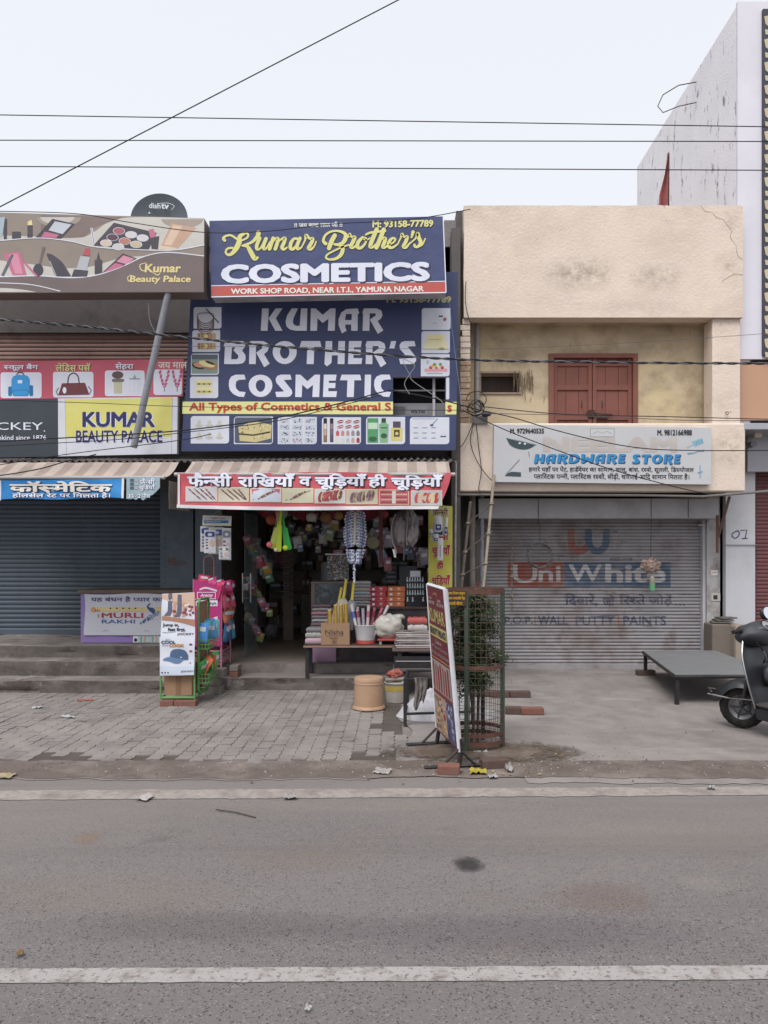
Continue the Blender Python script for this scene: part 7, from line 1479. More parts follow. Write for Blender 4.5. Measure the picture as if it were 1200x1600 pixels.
# ================================================================== STREET FURNITURE AND THE REST
# --- standing flex board, nearly edge on
TL, TR, BR_, BL_ = P(667, 913, 6.44), P(693.5, 921, 5.74), P(716.5, 1175, 5.74), P(682, 1141, 6.44)
t = thing('standing_signboard', 'tall maroon flex signboard on iron feet standing edge on at the kerb', 'sign', ((TL.x+BR_.x)/2, 6.1, .01))
pl = P3(TL, TR, BL_); n_ = pl.n
quad_px = [(667, 913), (693.5, 921), (716.5, 1175), (682, 1141)]
def uv(u, v): return TL*(1-u)*(1-v) + TR*u*(1-v) + BR_*u*v + BL_*(1-u)*v
class BoardPlane:
    """flex face addressed in its own unit square"""
    cuts = None; warp = None
    def pt(s, u, v, off=0): return uv(u, v) + n_*off
bp = BoardPlane(); MRN = mat('maroon_flex', '#6b2f38', .5, .08, 3, dirt='#7d4a4f', ds=3, da=.3)
mb = MB(); mb.slab([p_ - n_*.012 for p_ in (TL, TR, BR_, BL_)], .02, -n_, EDGE); mb.build('panel', t)
mb = MB(); WF = mat('white_edge_tape', '#c6c6cb', .5, .05, 4, dirt='#8e8a8a', ds=5, da=.35); d = (TR-TL).normalized(); e = (BR_-TR).normalized()
for a, b in ((TR, BR_), (TL, TR), (TL, BL_)): 
    w_ = .016; o = n_*.004; mb.tube([a+o-n_*.012, b+o-n_*.012], w_, WF, 4)
mb.build('edge_strip', t)
mb = MB(); mb.grid(lambda u, v: bp.pt(.02+.96*u, .01+.98*v, .003), 6, 14, MRN)
ye, cr2 = ink('#b5ab6c'), ink('#b8afa2')
mb.text(bp, '|| श~री ||', (.38, .035, .62, .06), ink('#c9a070'), .006, .02); mb.text(bp, 'Vicky:', (.06, .075, .3, .092), cr2, .006, .02); mb.text(bp, '93158-77789', (.05, .10, .42, .122), cr2, .006, .02); mb.text(bp, 'Lali:', (.62, .075, .8, .092), cr2, .006, .02); mb.text(bp, '98123-87789', (.58, .10, .94, .122), cr2, .006, .02)
mb.text(bp, 'KUMAR', (.07, .15, .92, .24), ye, .006, .02); mb.pr(bp, .05, .262, .96, .335, ye, .006); mb.text(bp, 'BEAUTY PALACE', (.09, .275, .92, .322), ink('#4d4654'), .008, .03)
mb.text(bp, 'Deals in:', (.34, .352, .66, .378), cr2, .006, .0); mb.text(bp, 'All Types of Cosmetics', (.1, .392, .92, .418), ink('#a39a91'), .006, .0); mb.text(bp, 'Birthday & Fancy Bangle', (.08, .434, .95, .46), ink('#a39a91'), .006, .0)
mb.pr(bp, .03, .476, .97, .482, ink('#b98a5c'), .006); mb.pr(bp, .04, .495, .96, .70, ink('#9c8b86'), .006); mb.pr(bp, .03, .708, .97, .714, ink('#a34a48'), .006); mb.pr(bp, .04, .725, .62, .975, ink('#a98f80'), .006); mb.pr(bp, .63, .725, .96, .975, ink('#525270'), .006)
for k in range(7): x = .10+.12*k; mb.pr(bp, x, .51+.01*(k % 3), x+.055, .69, ink(('#7d2f38', '#8f5a54', '#8f2f36')[k % 3]), .008)
for k in range(46):
    x = .08+.5*rng.random(); y = .74+.22*rng.random(); mb.pe(bp, x, y, .05, .014, ink(('#b08a58', '#8c3f44', '#6d6a66', '#c2a48c', '#7d8a6a')[k % 5]), .008, 0, n=8)
for k in range(24): mb.pe(bp, .66+.27*rng.random(), .74+.22*rng.random(), .03, .016, ink(('#8890b4', '#3b3d66', '#b3a9b4')[k % 3]), .008, n=8)
mb.build('face', t)
for (p, D_, lx) in ((BR_, 5.74, (660, 760)), (BL_, 6.44, (636, 700))):
    base = Vector((p.x+.004, p.y, .03)); mb = MB(); mb.tube([p + (TL-BL_).normalized()*.1 - n_*.02, p - n_*.02, base], .017, IRON, 4)
    xa_, xb_ = base.x-.27, base.x+(.21 if D_ < 6 else .16); mb.tube([(xa_, p.y-.03, .022), (xb_, p.y+.03, .030)], .015, IRON, 4)
    for sg in (-1, 1): mb.tube([base + Vector((0, 0, .13)), base + Vector((.13*sg, .012*sg, .002))], .011, IRON, 4)
    mb.build('foot', t)

# --- iron tree guard, sapling and name plate
gc = Vector((X(742.5, 6.4), 6.42, .012)); GR = .252; gt_ = Z(921, 6.3)
t = thing('tree_guard', 'rusty round iron tree guard of welded mesh beside the kerb', 'tree guard', gc)
for k in range(4):
    q = math.radians(-22 + 90*k); mb = MB(); c = gc + Vector((GR*math.cos(q), GR*math.sin(q), 0)); M = Matrix.Translation(c) @ rot(q); mb.box(-.008, .008, -.017, .017, -.005, gt_-.01, mat('green_rusty_angle', '#3c4a3f', .8, .2, 9, dirt='#5a4038', ds=7, da=.8), M); mb.box(-.025, -.009, -.017, -.010, -.005, gt_-.01, MATS['green_rusty_angle'], M); mb.build('post', t)
def ring(c, r, z, h, th, m, seg=40):
    mb = MB(); mb.lathe([(r, z), (r+th, z), (r+th, z+h), (r, z+h), (r, z)], c, m, seg, cap=False); return mb
for z, h in ((gt_-.045, .04), (Z(1046, 6.3), .032), (Z(1150, 6.3), .03), (.05, .035)): ring(gc, GR-.003, z, h, .006, RUST).build('band', t, smooth=40)
mb = MB(); wm = mat('mesh_wire', '#57493f', .8, .15, 9)
for k in range(34): q = 2*PI*k/34; mb.tube([gc + Vector((GR*math.cos(q), GR*math.sin(q), .06)), gc + Vector((GR*math.cos(q), GR*math.sin(q), gt_-.02))], .0019, wm, 4)
z = .10
while z < gt_-.04: mb.tube([gc + Vector(((GR+.001)*math.cos(2*PI*k/32), (GR+.001)*math.sin(2*PI*k/32), z)) for k in range(32)], .0019, wm, 4, closed=True); z += .058
mb.build('wire_mesh', t)
def sapling():
    t = thing('sapling', 'young dark green sapling with feathery leaves inside the tree guard', 'tree', gc + Vector((-.03, .03, 0)))
    r = random.Random(3); bark = mat('sapling_bark', '#4a3d33', .9, .2, 12); lf = [mat('leaf_dark', '#28341f', .7, .25, 9, spec=.3), mat('leaf_mid', '#3a4a2c', .7, .25, 9, spec=.3), mat('leaf_dry', '#5a5c42', .75, .2, 9)]
    mb = MB(); base = gc + Vector((-.03, .03, 0))
    stem = [base + Vector((.02*math.sin(k*1.3), .015*math.cos(k*1.7), .16*k)) for k in range(9)]
    mb.tube(stem, [.013-.0012*k for k in range(9)], bark, 7); mb.tube([base + Vector((.06, .05, 0)), base + Vector((.075, .02, 1.15))], .012, bark, 6)
    lm = MB(); brs = []
    for k in range(84):
        z = r.uniform(.50, 1.34); a = r.uniform(0, 2*PI); L = (.10 + .20*r.random())*(1.1 if .55 < z < 1.15 else .75); p0 = base + Vector((.01, .01, z))
        dv = Vector((math.cos(a), math.sin(a), r.uniform(-.15, .75))).normalized(); pts = [p0 + dv*L*u + Vector((0, 0, -.10*L*u*u*4)) for u in (0, .35, .7, 1)]
        mb.tube(pts, [.005, .004, .003, .0015], bark, 4); brs.append(pts)
    for pts in brs:
        for j in range(85):
            u = r.uniform(.1, 1)*3; i = min(int(u), 2); p = pts[i].lerp(pts[i+1], u-i) + Vector((r.gauss(0, .02), r.gauss(0, .02), r.gauss(0, .018)))
            d = Vector((r.gauss(0, 1), r.gauss(0, 1), r.gauss(-.15, .8))).normalized(); L = r.uniform(.03, .07); w_ = d.orthogonal().normalized()*r.uniform(.004, .009)
            lm.add([p, p + d*L*.5 + w_, p + d*L, p + d*L*.5 - w_], [(0, 1, 2, 3)], lf[0 if r.random() < .55 else (1 if r.random() < .75 else 2)])
    mb.build('trunk', t, smooth=60); lm.build('crown', t)
sapling()
pl = FP(6.17); t = thing('name_plate', 'dark brown metal plate with yellow Hindi lines wired to the tree guard', 'sign', P(712, 948, 6.17))
mb = MB(); mb.slab([pl.pt(x, y, -.002) for x, y in ((690, 921.5), (729, 922.5), (728.5, 947), (690, 946))], .004, (0, 1, 0), mat('brown_plate', '#42342b', .7, .15, 9)); mb.build('plate', t)
mb = MB(); yl = mat('mustard_paint', '#a8812a', .6, .12, 14)
for i, s_ in enumerate(('नगर िनगम यमुना', 'नगर जगाधरी पेड़', 'लगाओ जीवन')): mb.text(pl, s_, (700, 924+7.6*i, 726.5 - (4 if i == 2 else 0), 930.5+7.6*i), yl, .002, .05)
mb.build('lettering', t)

# --- bamboo ladder, pipes and wall clutter between the two buildings
t = thing('bamboo_ladder', 'weathered bamboo ladder with tied rungs leaning on the cream shop', 'ladder', P(738, 925, 9.6))
BAM2 = mat('dark_bamboo', '#5f574f', .85, .15, 7, dirt='#453e39', ds=9, da=.5)
BAM = mat('grey_bamboo', '#93877a', .8, .15, 7, dirt='#6a5f56', ds=9, da=.5)
la, lb, ra, rb = P(735, 784, 9.9), P(708, 1040, 9.3), P(772, 742, 9.85), P(744, 1040, 9.3)
for a, b, bm_ in ((la, lb, BAM2), (ra, rb, BAM)):
    mb = MB(); k = 14; mb.tube([a.lerp(b, i/k) for i in range(k+1)], [.019 + .003*(i % 2) for i in range(k+1)], bm_, 9); mb.build('rail', t, smooth=60)
RP = mat('old_rope', '#7a7064', .95, .25, 18)
for i, u in enumerate((.14, .30, .46, .62, .78, .93)):
    a = la.lerp(lb, u+.02*(i % 2)); b = ra.lerp(rb, u+.02); d = (b-a).normalized(); mb = MB(); mb.tube([a-d*.06, b+d*.06], .009, BAM2, 7); mb.build('rung', t, smooth=60)
    mb = MB()
    for c in (a, b): mb.blob(c, (.034, .036, .022), RP, 2, .5, 3, i); mb.tube([c, c+Vector((.01, -.03, -.05)), c+Vector((-.01, -.03, -.10))], .004, RP, 5)
    mb.build('rope_tie', t, smooth=60)
for px, D_, y0, y1, r_, m_, nm, lb in ((712.5, 9.85, 722, 1032, .013, mat('white_conduit', '#a5a29f', .6, .08, 5, dirt='#5a5654', ds=8, da=.7), 'conduit_pipe', 'thin pale conduit pipe running down beside the yellow banner'), (738, 10.4, 770, 1044, .045, mat('cement_pipe', '#78716b', .85, .15, 4, dirt='#4c4744', ds=5, da=.7), 'drain_pipe', 'grey cement drain pipe behind the bamboo ladder'), (753, 10.5, 770, 1044, .03, mat('blue_grey_pipe', '#8a8c96', .6, .1, 4, dirt='#5c5a5e', ds=7, da=.7), 'water_pipe', 'bluish grey pipe marked in red right of the drain pipe'), (746, 9.98+.35, 505, 662, .03, mat('grey_plastic_pipe', '#8d8a87', .6, .1, 4), 'balcony_pipe', 'short grey pipe in the left corner of the balcony recess')):
    mb = MB(); a, b = P(px, y0, D_), P(px-(2 if nm == 'conduit_pipe' else 0), y1, D_); b.z = max(b.z, .008)
    mb.tube([a, a.lerp(b, .5), b], r_, m_, 12)
    for u in (.2, .55, .85): c = a.lerp(b, u); mb.tube([c, c+Vector((0, 0, .05))], r_*1.14, m_, 12)
    if nm == 'water_pipe': q = FP(D_-r_-.001); mb.text(q, '02', (738, 908, 751, 921), ink('#8a3a3c'), .02, .01)
    solo(mb, nm, lb, 'pipe', smooth=50)
mb = MB()
for k in range(9):
    a0 = rng.uniform(0, 6); c = P(744+rng.uniform(-3, 3), 632+rng.uniform(-8, 8), 9.9); r_ = rng.uniform(.05, .12); mb.tube([c + Vector((r_*math.cos(a0+i*.5)*1.2, -.02*rng.random(), r_*math.sin(a0+i*.5))) for i in range(9)], .006, IRON, 5)
mb.box(X(738, 9.97), X(762, 9.97), 9.97, 9.999, Z(662, 9.97), Z(650, 9.97), ink('#7a7775')); mb.blob(P(760, 647, 9.9), (.07, .04, .04), ink('#37363a'), 2, .3, 3, 2)
solo(mb, 'cable_tangle', 'black tangle of cables on the balcony corner by the small window', 'cable', smooth=60)
mb = MB()
for pts in ([(740, 660), (735, 690), (745, 720), (760, 742), (770, 752)], [(744, 662), (748, 700), (752, 735), (748, 765), (757, 768)], [(728, 440), (727, 470), (733, 500), (741, 520), (741, 640)], [(738, 664), (726, 690), (718, 700)]): mb.tube([P(x, y, 9.94) for x, y in sm(pts, 6)], .006, IRON, 5)
solo(mb, 'loose_cable', 'loose cables trailing down the left corner of the cream shop', 'cable', smooth=60)
mb = MB()
for k in range(22):
    x = 803 + k*1.4 + rng.uniform(-1, 1); y = 570 + (30-abs(k-12))*.8*rng.random() + 6; mb.tube([P(x, y, 10.4), P(x+rng.uniform(-1.5, 1.5), y+rng.uniform(6, 18), 10.39), P(x+rng.uniform(-3, 3), y+rng.uniform(18, 30), 10.4)], .004, mat('dry_twig', '#6f5e4c', .9, .2, 14), 4)
solo(mb, 'dry_straw', 'wisps of dry straw hanging at the small balcony window', 'straw')

# --- things hanging before the painted shutter
mb = MB(); c0 = P(800, 812, 10.6)
for sg in (0, PI): mb.tube([c0 + Vector((.010*math.cos(k*.9+sg), .010*math.sin(k*.9+sg), -.022*k)) for k in range(60)], .0065, RP, 5)
for z in (.72, .82, 1.1): mb.blob(c0 + Vector((0, 0, -z)), (.03, .03, .03), RP, 2, .4, 3, z)
mb.tube([c0, c0+Vector((0, 0, .33))], .003, IRON, 4); solo(mb, 'knotted_rope', 'pale knotted rope hanging before the painted shutter', 'rope', smooth=60)
t = thing('wire_coil', 'round coil of grey wire hanging before the painted shutter', 'wire coil', P(843, 890, 10.6))
mb = MB(); c = P(843.5, 868, 10.6); wg = mat('grey_wire', '#6a6868', .5, .08, 6, metal=.3)
for k in range(6): o = Vector((rng.uniform(-.012, .012), rng.uniform(-.02, .02), rng.uniform(-.012, .012))); mb.tube([c + o + Vector((.172*math.cos(2*PI*i/36)*(1+.01*k), .02*math.sin(i*.7+k), .172*math.sin(2*PI*i/36))) for i in range(36)], .006, wg, 6, closed=True)
mb.build('loops', t, smooth=60)
mb = MB(); mb.tube([c + Vector((0, 0, .17)), c + Vector((0, 0, .42)), c + Vector((-.02, 0, .45)), P(841, 806, 10.6)], .004, IRON, 5); mb.build('hook', t)
t = thing('hanging_bundle', 'brown foil bundle with a green bottle hanging before the painted shutter', 'bundle', P(1018, 926, 10.55))
mb = MB(); c = P(1017, 884, 10.55); mb.blob(c, (.14, .06, .10), mat('brown_foil', '#8d7a6f', .35, .3, 14, metal=.3), 3, .45, 3.2, 6); mb.build('foil', t, smooth=25)
mb = MB(); mb.lathe([(.03, 0), (.042, .01), (.042, .13), (.036, .19), (.02, .22)], P(1019, 924, 10.55), mat('murky_bottle', '#8c8a78', .3, .2, 9), 14); mb.lathe([(.0425, .02), (.0432, .10)], P(1019, 924, 10.55), ink('#5c9a70'), 14, cap=False); mb.build('bottle', t, smooth=50)
mb = MB(); mb.tube([c + Vector((0, 0, .08)), c + Vector((0, 0, .42)), P(1018, 806, 10.55)], .004, IRON, 5); mb.build('string', t)

# --- low metal platform
pz = .345; t = thing('metal_platform', 'low grey sheet topped iron platform in front of the closed shutter', 'platform', (3.7, 9.0, 0))
fl_, bl_ = Vector((X(1055, 8.2), 8.2, pz)), Vector((X(1004, 10.3), 10.3, pz)); fr_, br_ = fl_ + Vector((1.15, .02, 0)), bl_ + Vector((1.02, 0, 0))
mb = MB(); mb.slab([fl_, fr_, br_, bl_], .006, (0, 0, -1), mat('grey_sheet_top', '#6f7071', .55, .08, 2, dirt='#5f615f', ds=3, da=.4, spec=.35)); mb.build('top', t)
mb = MB(); off_ = Vector((0, 0, -.028)); mb.tube([fl_+off_, fr_+off_, br_+off_, bl_+off_], .02, IRON, 4, closed=True); mb.build('frame', t)
for p, zb_ in ((fl_, .006), (bl_, .075), (fr_, .075), (br_, .075)): mb = MB(); q = p + Vector((.03 if p in (fl_, bl_) else -.03, .03 if p in (fl_, fr_) else -.03, 0)); mb.box(q.x-.02, q.x+.02, q.y-.02, q.y+.02, zb_, pz-.03, IRON); mb.build('leg', t)
BRD = mat('dark_brick', '#55443f', .9, .2, 12, dirt='#4c3f3a', ds=8, da=.6, bump=.006, bs=60)
for (x, y, a, m_, L, lb) in ((bl_.x+.03, 10.27, .1, BRD, .25, 'dark brick under the back left leg of the metal platform'), (br_.x-.1, 10.27, 0, BRD, .22, 'dark brick under the back right leg of the metal platform'), (fr_.x-.03, 8.25, .1, BRD, .22, 'dark brick under the front right leg of the metal platform'),
     (X(829, 7.8), DZ(1117), .02, BRICK, .235, 'whole brick lying on the cement right of the tree guard'), (X(800, 7.85), DZ(1117)+.03, -.1, BRD, .17, 'broken dark brick touching the whole brick by the tree guard'),
     (X(807, 8.9), DZ(1090), .03, BRD, .24, 'right hand dark brick in the row behind the tree guard'), (X(776, 8.9), DZ(1090)+.01, -.02, BRD, .23, 'middle dark brick in the row behind the tree guard'), (X(746, 8.9), DZ(1089), .03, BRD, .23, 'left hand dark brick in the row behind the tree guard'),
     (X(701, 5.62), 5.60, -.12, BRICK, .165, 'clean red brick holding down the foot of the maroon signboard'), (X(771, 5.75), 5.76, .2, BRD, .2, 'muddy brown brick lying right of the signboard foot')):
    o = tag(brick_mesh((x, y, .008 if y < 11 else 0), a, m_, L).build('brick', bevel=.007), lb, 'brick', 'loose bricks on the ground')

# --- stone trough block by the white building
t = thing('plastered_plinth', 'low plastered plinth topped with loose slates beside the number board', 'plinth', (X(1140, 10.2), 10.2, 0))
mb = MB(); mb.box(X(1112, 10.45), X(1149, 10.45), 10.43, 10.74, 0, Z(975, 10.45), mat('brown_plaster', '#6f665e', .9, .15, 4, dirt='#5f544c', ds=4, da=.6)); mb.build('base', t, bevel=.02)
mb = MB(); mb.box(X(1149, 10.3)+.003, X(1169, 10.3), 10.3, 10.59, 0, Z(977, 10.3), mat('tan_plaster', '#918679', .9, .12, 4, dirt='#71675d', ds=4, da=.5)); mb.build('front_block', t, bevel=.035)
sl_ = mat('grey_slate', '#5d5956', .8, .15, 6)
for k in range(3): mb = MB(); M = Matrix.Translation((X(1128+k*5, 10.45), 10.52, Z(974, 10.45)+.03*k)) @ rot(.2*k-.2); mb.box(-.12, .13, -.07, .1, 0.002, .024, sl_, M); mb.build('slate', t, bevel=.003)
mb = MB(); mb.box(X(1165, 10.55), X(1235, 10.55), 10.55, 10.7, 0, Z(983, 10.55), sl_); solo(mb, 'grey_step', 'grey slate topped step before the maroon shutter behind the scooter', 'step', bevel=.005)

# ------------------------------------------------------------------ scooter
def scooter():
    f = Vector((-.36, .933, 0)).normalized(); l = Vector((-f.y, f.x, 0)); O = Vector((3.21, 7.12, .008)) - f*.62 + Vector((.10, -.04, 0))
    def T(x, y, z): return O + f*x + l*y + Vector((0, 0, z))
    R3 = Matrix((f, l, Vector((0, 0, 1)))).transposed()
    t = thing('parked_scooter', 'black parked scooter with chrome leg shield trim at the right edge', 'scooter', O)
    blk = mat('black_scooter_paint', '#24262a', .34, .08, 4, dirt='#3a3633', ds=4, da=.45, spec=.5); dkp = mat('dark_grey_plastic', '#36373c', .5, .1, 5, dirt='#4a4542', ds=4, da=.4); rub = mat('tyre_rubber', '#1a1919', .85, .15, 12, dirt='#4a423d', ds=7, da=.5); chrome = mat('chrome', '#c4c4c4', .18, .04, 4, metal=1.0); gry = mat('grey_rubber_mat', '#3d3b3b', .8, .12, 8)
    # steered front wheel
    sa = math.radians(34); wf = f*math.cos(sa) + l*math.sin(sa); wl_ = Vector((-wf.y, wf.x, 0))
    def wheel(c, fw, lw, name):
        tw = MB(); R_, r_ = .155, .055; vs = []; 
        for i in range(40):
            a = 2*PI*i/40; rd_ = fw*math.cos(a) + Vector((0, 0, math.sin(a)))
            for j in range(12): b = 2*PI*j/12; rr = R_ + r_*math.cos(b) - (.004 if (i % 2 and abs(b) < 1) else 0); vs.append(c + rd_*rr + lw*(r_*.82*math.sin(b)))
        tw.add(vs, [(i*12+j, ((i+1) % 40)*12+j, ((i+1) % 40)*12+(j+1) % 12, i*12+(j+1) % 12) for i in range(40) for j in range(12)], rub)
        o = tw.build(name, t, smooth=50)
        rm = MB(); M = Matrix((fw, Vector((0, 0, 1)), lw)).transposed(); rm.lathe([(.03, -.05), (.06, -.045), (.085, -.02), (.115, -.03), (.12, -.035), (.12, .035), (.115, .03), (.085, .02), (.06, .045), (.03, .05)], c, mat('grey_rim', '#6a6a6c', .45, .1, 5, metal=.5, dirt='#4a4440', ds=8, da=.5), 28, M=M)
        for k in range(5): a = 2*PI*k/5; d = fw*math.cos(a)+Vector((0, 0, math.sin(a))); rm.tube([c + lw*.052 + d*.02, c + lw*.036 + d*.105], .008, dkp, 5)
        rm.build('rim', o, smooth=40)
    wc = T(.62, 0, .21); wheel(wc, wf, wl_, 'wheel'); wheel(T(-.62, 0, .21), f, l, 'wheel')
    mb = MB()       # front mudguard over the wheel
    def fen(u, v):
        a = math.radians(8 + 150*u); b = (v-.5)*2; w_ = .05 + .045*min(1, u*3); r_ = .25 + .015*math.sin(PI*u) - .075*abs(b)**2.5
        return wc + wf*math.cos(a)*(r_ + (.07 if u == 0 else .03*max(0, .3-u))) + Vector((0, 0, math.sin(a)*r_)) + wl_*w_*(b if u > 0 else b*.35)
    mb.grid(fen, 18, 8, blk); mb.build('mudguard', t, smooth=60)
    mb = MB(); mb.tube([wc + wf*.26 + wl_*.09 + Vector((0, 0, .13)), wc + wf*.31 + wl_*.0 + Vector((0, 0, .15)), wc + wf*.26 - wl_*.09 + Vector((0, 0, .13))], .007, chrome, 6); mb.tube([wc + wf*.30 + wl_*.06 + Vector((0, 0, .10)), wc + wf*.12 + wl_*.1 + Vector((0, 0, .085)), wc - wf*.12 + wl_*.11 + Vector((0, 0, .09))], .007, chrome, 6); mb.build('guard_bar', t, smooth=60)
    mb = MB(); [mb.tube([wc + wl_*.07*s_, T(.52, .06*s_, .42), T(.50, .03*s_, .62)], .018, dkp, 8) for s_ in (-1, 1)]; mb.build('fork', t, smooth=60)
    # leg shield with rolled edge
    def shx(v): return .30 + .05*v + .10*v*v
    def shw_(v): return .15 + .11*math.sin(PI*min(1, .12 + .62*v)) - .05*max(0, v-.72)/.28
    def sh(u, v, o=0): b = (u-.5)*2; return T(shx(v) + .05 - .07*b*b + o, shw_(v)*b, .27 + .64*v)
    mb = MB(); mb.grid(lambda u, v: sh(u, v), 16, 16, blk); mb.grid(lambda u, v: sh(1-u, v, .02), 16, 16, blk); mb.build('leg_shield', t, smooth=60)
    mb = MB()
    for u in (0, 1): mb.tube([sh(u, v/12, .01) for v in range(13)], .009, chrome, 7)
    mb.build('shield_trim', t, smooth=60)
    mb = MB(); mb.blob(T(.33, -.06, .55), (.05, .10, .11), dkp, 3, .1, 2, 3, M=R3.to_4x4()); mb.lathe([(.012, 0), (.012, .01)], T(.275, -.07, .57), chrome, 12, M=R3 @ Matrix.Rotation(-PI/2, 3, 'Y')); mb.tube([T(.30, .08, .78), T(.26, .09, .74), T(.27, .09, .70)], .008, dkp, 6); mb.build('glove_box', t, smooth=60)
    # headset
    mb = MB(); mb.blob(T(.44, 0, .92), (.14, .24, .115), dkp, 4, .12, 1.6, 2, M=R3.to_4x4()); mb.build('headset', t, smooth=60)
    mb = MB(); mb.blob(T(.38, 0, .975), (.085, .12, .05), mat('cluster_plastic', '#3b3d42', .4, .08, 5), 3, .05, 2, 5, M=R3.to_4x4()); mb.build('instrument_cowl', t, smooth=60)
    mb = MB(); Mi = R3 @ Matrix.Rotation(-.75, 3, 'Y'); mb.lathe([(.052, 0), (.05, .004), (.001, .0045)], T(.335, .0, 1.012), mat('dial_face', '#8d9093', .3, .1, 9), 24, M=Mi); mb.lathe([(.052, .0), (.058, .0), (.058, .008), (.052, .008)], T(.335, 0, 1.012), chrome, 24, M=Mi, cap=False); mb.build('speedometer', t, smooth=40)
    for s_ in (-1, 1):
        mb = MB(); mb.tube([T(.44, .17*s_, .95), T(.42, .24*s_, .96), T(.38, .36*s_, .955)], .018, rub, 9); mb.build('grip', t, smooth=60)
        mb = MB(); mb.tube([T(.46, .2*s_, .95), T(.47, .27*s_, .94), T(.43, .36*s_, .93)], .006, chrome, 6); mb.build('brake_lever', t, smooth=60)
    m_ = MB(); m_.tube([T(.42, -.2, .97), T(.40, -.17, 1.04), T(.39, -.05, 1.08)], .006, chrome, 6); mo = m_.build('mirror', t, smooth=60)
    m2 = MB(); m2.blob(T(.385, -.04, 1.115), (.03, .07, .06), mat('mirror_shell', '#26272b', .4, .05, 4), 3, 0, M=R3.to_4x4()); m2.build('shell', mo, smooth=60)
    m3 = MB(); m3.lathe([(.06, 0), (.001, .012)], T(.352, -.04, 1.12), mat('mirror_glass', '#e6e9ee', .05, .01, 2, metal=1.0), 20, M=R3 @ Matrix.Rotation(-PI/2+.35, 3, 'Y')); m3.build('glass', mo, smooth=40)
    mb = MB(); [mb.tube([T(.42, .1*q_, .9), T(.28+.02*i_, .13*q_, .86-.03*i_), T(.30, .05*q_, .74), T(.36, .02*q_, .66)], .005, rub, 5) for i_, q_ in enumerate((-1, 1, .5))]; mb.build('cable', t, smooth=60)
    # floor, body, seat
    mb = MB(); mb.hull8([T(.36, .16, .27), T(.36, -.16, .27), T(-.12, -.17, .27), T(-.12, .17, .27)], [T(.36, .19, .30), T(.36, -.19, .30), T(-.12, -.2, .30), T(-.12, .2, .30)], gry); mb.build('floorboard', t, bevel=.012)
    mb = MB(); mb.hull8([T(.34, .13, .15), T(.34, -.13, .15), T(-.5, -.12, .15), T(-.5, .12, .15)], [T(.34, .17, .268), T(.34, -.17, .268), T(-.5, -.16, .268), T(-.5, .16, .268)], dkp); mb.build('underbody', t, bevel=.02)
    def body(u, v): a = 2*PI*u; x = -.10 - .78*v; w_ = .19*math.sin(PI*min(1, .28+.6*v))+.02; return T(x, w_*math.copysign(abs(math.cos(a))**.6, math.cos(a)), .50 + .08*v + (.22-.06*v)*math.copysign(abs(math.sin(a))**.7, math.sin(a)))
    mb = MB(); mb.grid(body, 24, 14, blk); mb.add([body(i/24, 0) for i in range(24)], [tuple(range(24))], blk); mb.add([body(i/24, 1) for i in range(24)], [tuple(range(23, -1, -1))], blk); mb.build('rear_body', t, smooth=60)
    mb = MB(); mb.blob(T(-.42, 0, .76), (.42, .16, .07), mat('black_vinyl_seat', '#1b1b1c', .6, .1, 6), 4, .06, 1.5, 4, M=R3.to_4x4()); mb.build('seat', t, smooth=60)
    mb = MB(); mb.tube([T(-.7, .14, .74), T(-.9, .12, .80), T(-.9, -.12, .80), T(-.7, -.14, .74)], .012, chrome, 7); mb.build('grab_rail', t, smooth=60)
    mb = MB(); mb.blob(T(-.91, 0, .60), (.03, .09, .05), mat('red_lens', '#7d1f1f', .2, .05, 5), 3, 0, M=R3.to_4x4()); mb.build('tail_lamp', t, smooth=60)
    mb = MB(); mb.blob(T(.54, 0, .93), (.04, .085, .07), mat('lamp_glass', '#b7babf', .1, .05, 5), 3, 0, M=R3.to_4x4()); mb.build('headlight', t, smooth=60)
    mb = MB(); mb.tube([T(-.20, .12, .22), T(-.26, .28, .03), T(-.30, .36, .012)], .012, IRON, 7); mb.tube([T(-.30, .36, .012), T(-.38, .37, .012)], .014, chrome, 7); mb.tube([T(-.15, .13, .2), T(-.05, .2, .06)], .012, IRON, 7); mb.build('side_stand', t, smooth=60)
    mb = MB(); mb.blob(T(-.45, .1, .26), (.22, .09, .12), mat('engine_metal', '#4d4a48', .5, .2, 9, metal=.5), 3, .25, 3, 7, M=R3.to_4x4()); mb.tube([T(-.3, -.14, .2), T(-.7, -.16, .22)], .04, dkp, 10); mb.build('engine', t, smooth=50)
scooter()

# ------------------------------------------------------------------ overhead wires
def sag(a, b, s_, n=24): return [a.lerp(b, i/n) - Vector((0, 0, s_*4*(i/n)*(1-i/n))) for i in range(n+1)]
def wire(name, label, A_, B_, D0, D1, s_, r_, ext=(3.0, 3.0), m=None, tw=False, group=None):
    a, b = P(*A_, D0), P(*B_, D1); d = b-a; a2, b2 = a - d*ext[0], b + d*ext[1]
    pts = sag(a2, b2, s_, 60); mb = MB()
    if tw:
        for sg in (0, PI): mb.tube([p + Vector((0, .011*math.cos(i*1.1+sg), .011*math.sin(i*1.1+sg))) for i, p in enumerate(sag(a2, b2, s_, 400))], r_, m or IRON, 5)
    else: mb.tube(pts, r_, m or IRON, 5)
    return solo(mb, name, label, 'wire', group, smooth=70)
wm2 = mat('black_cable', '#232327', .6, .1, 6); wg2 = mat('grey_cable', '#55555a', .6, .1, 6)
g3 = 'parallel overhead wires against the sky'
wire('overhead_wire', 'highest of three level overhead wires crossing the sky', (0, 179.5), (1200, 198), 6.8, 6.8, .0, .0046, (2, 2), wm2, group=g3)
wire('overhead_wire', 'middle one of three level overhead wires crossing the sky', (0, 219), (1200, 221), 6.8, 6.8, .0, .0046, (2, 2), wm2, group=g3)
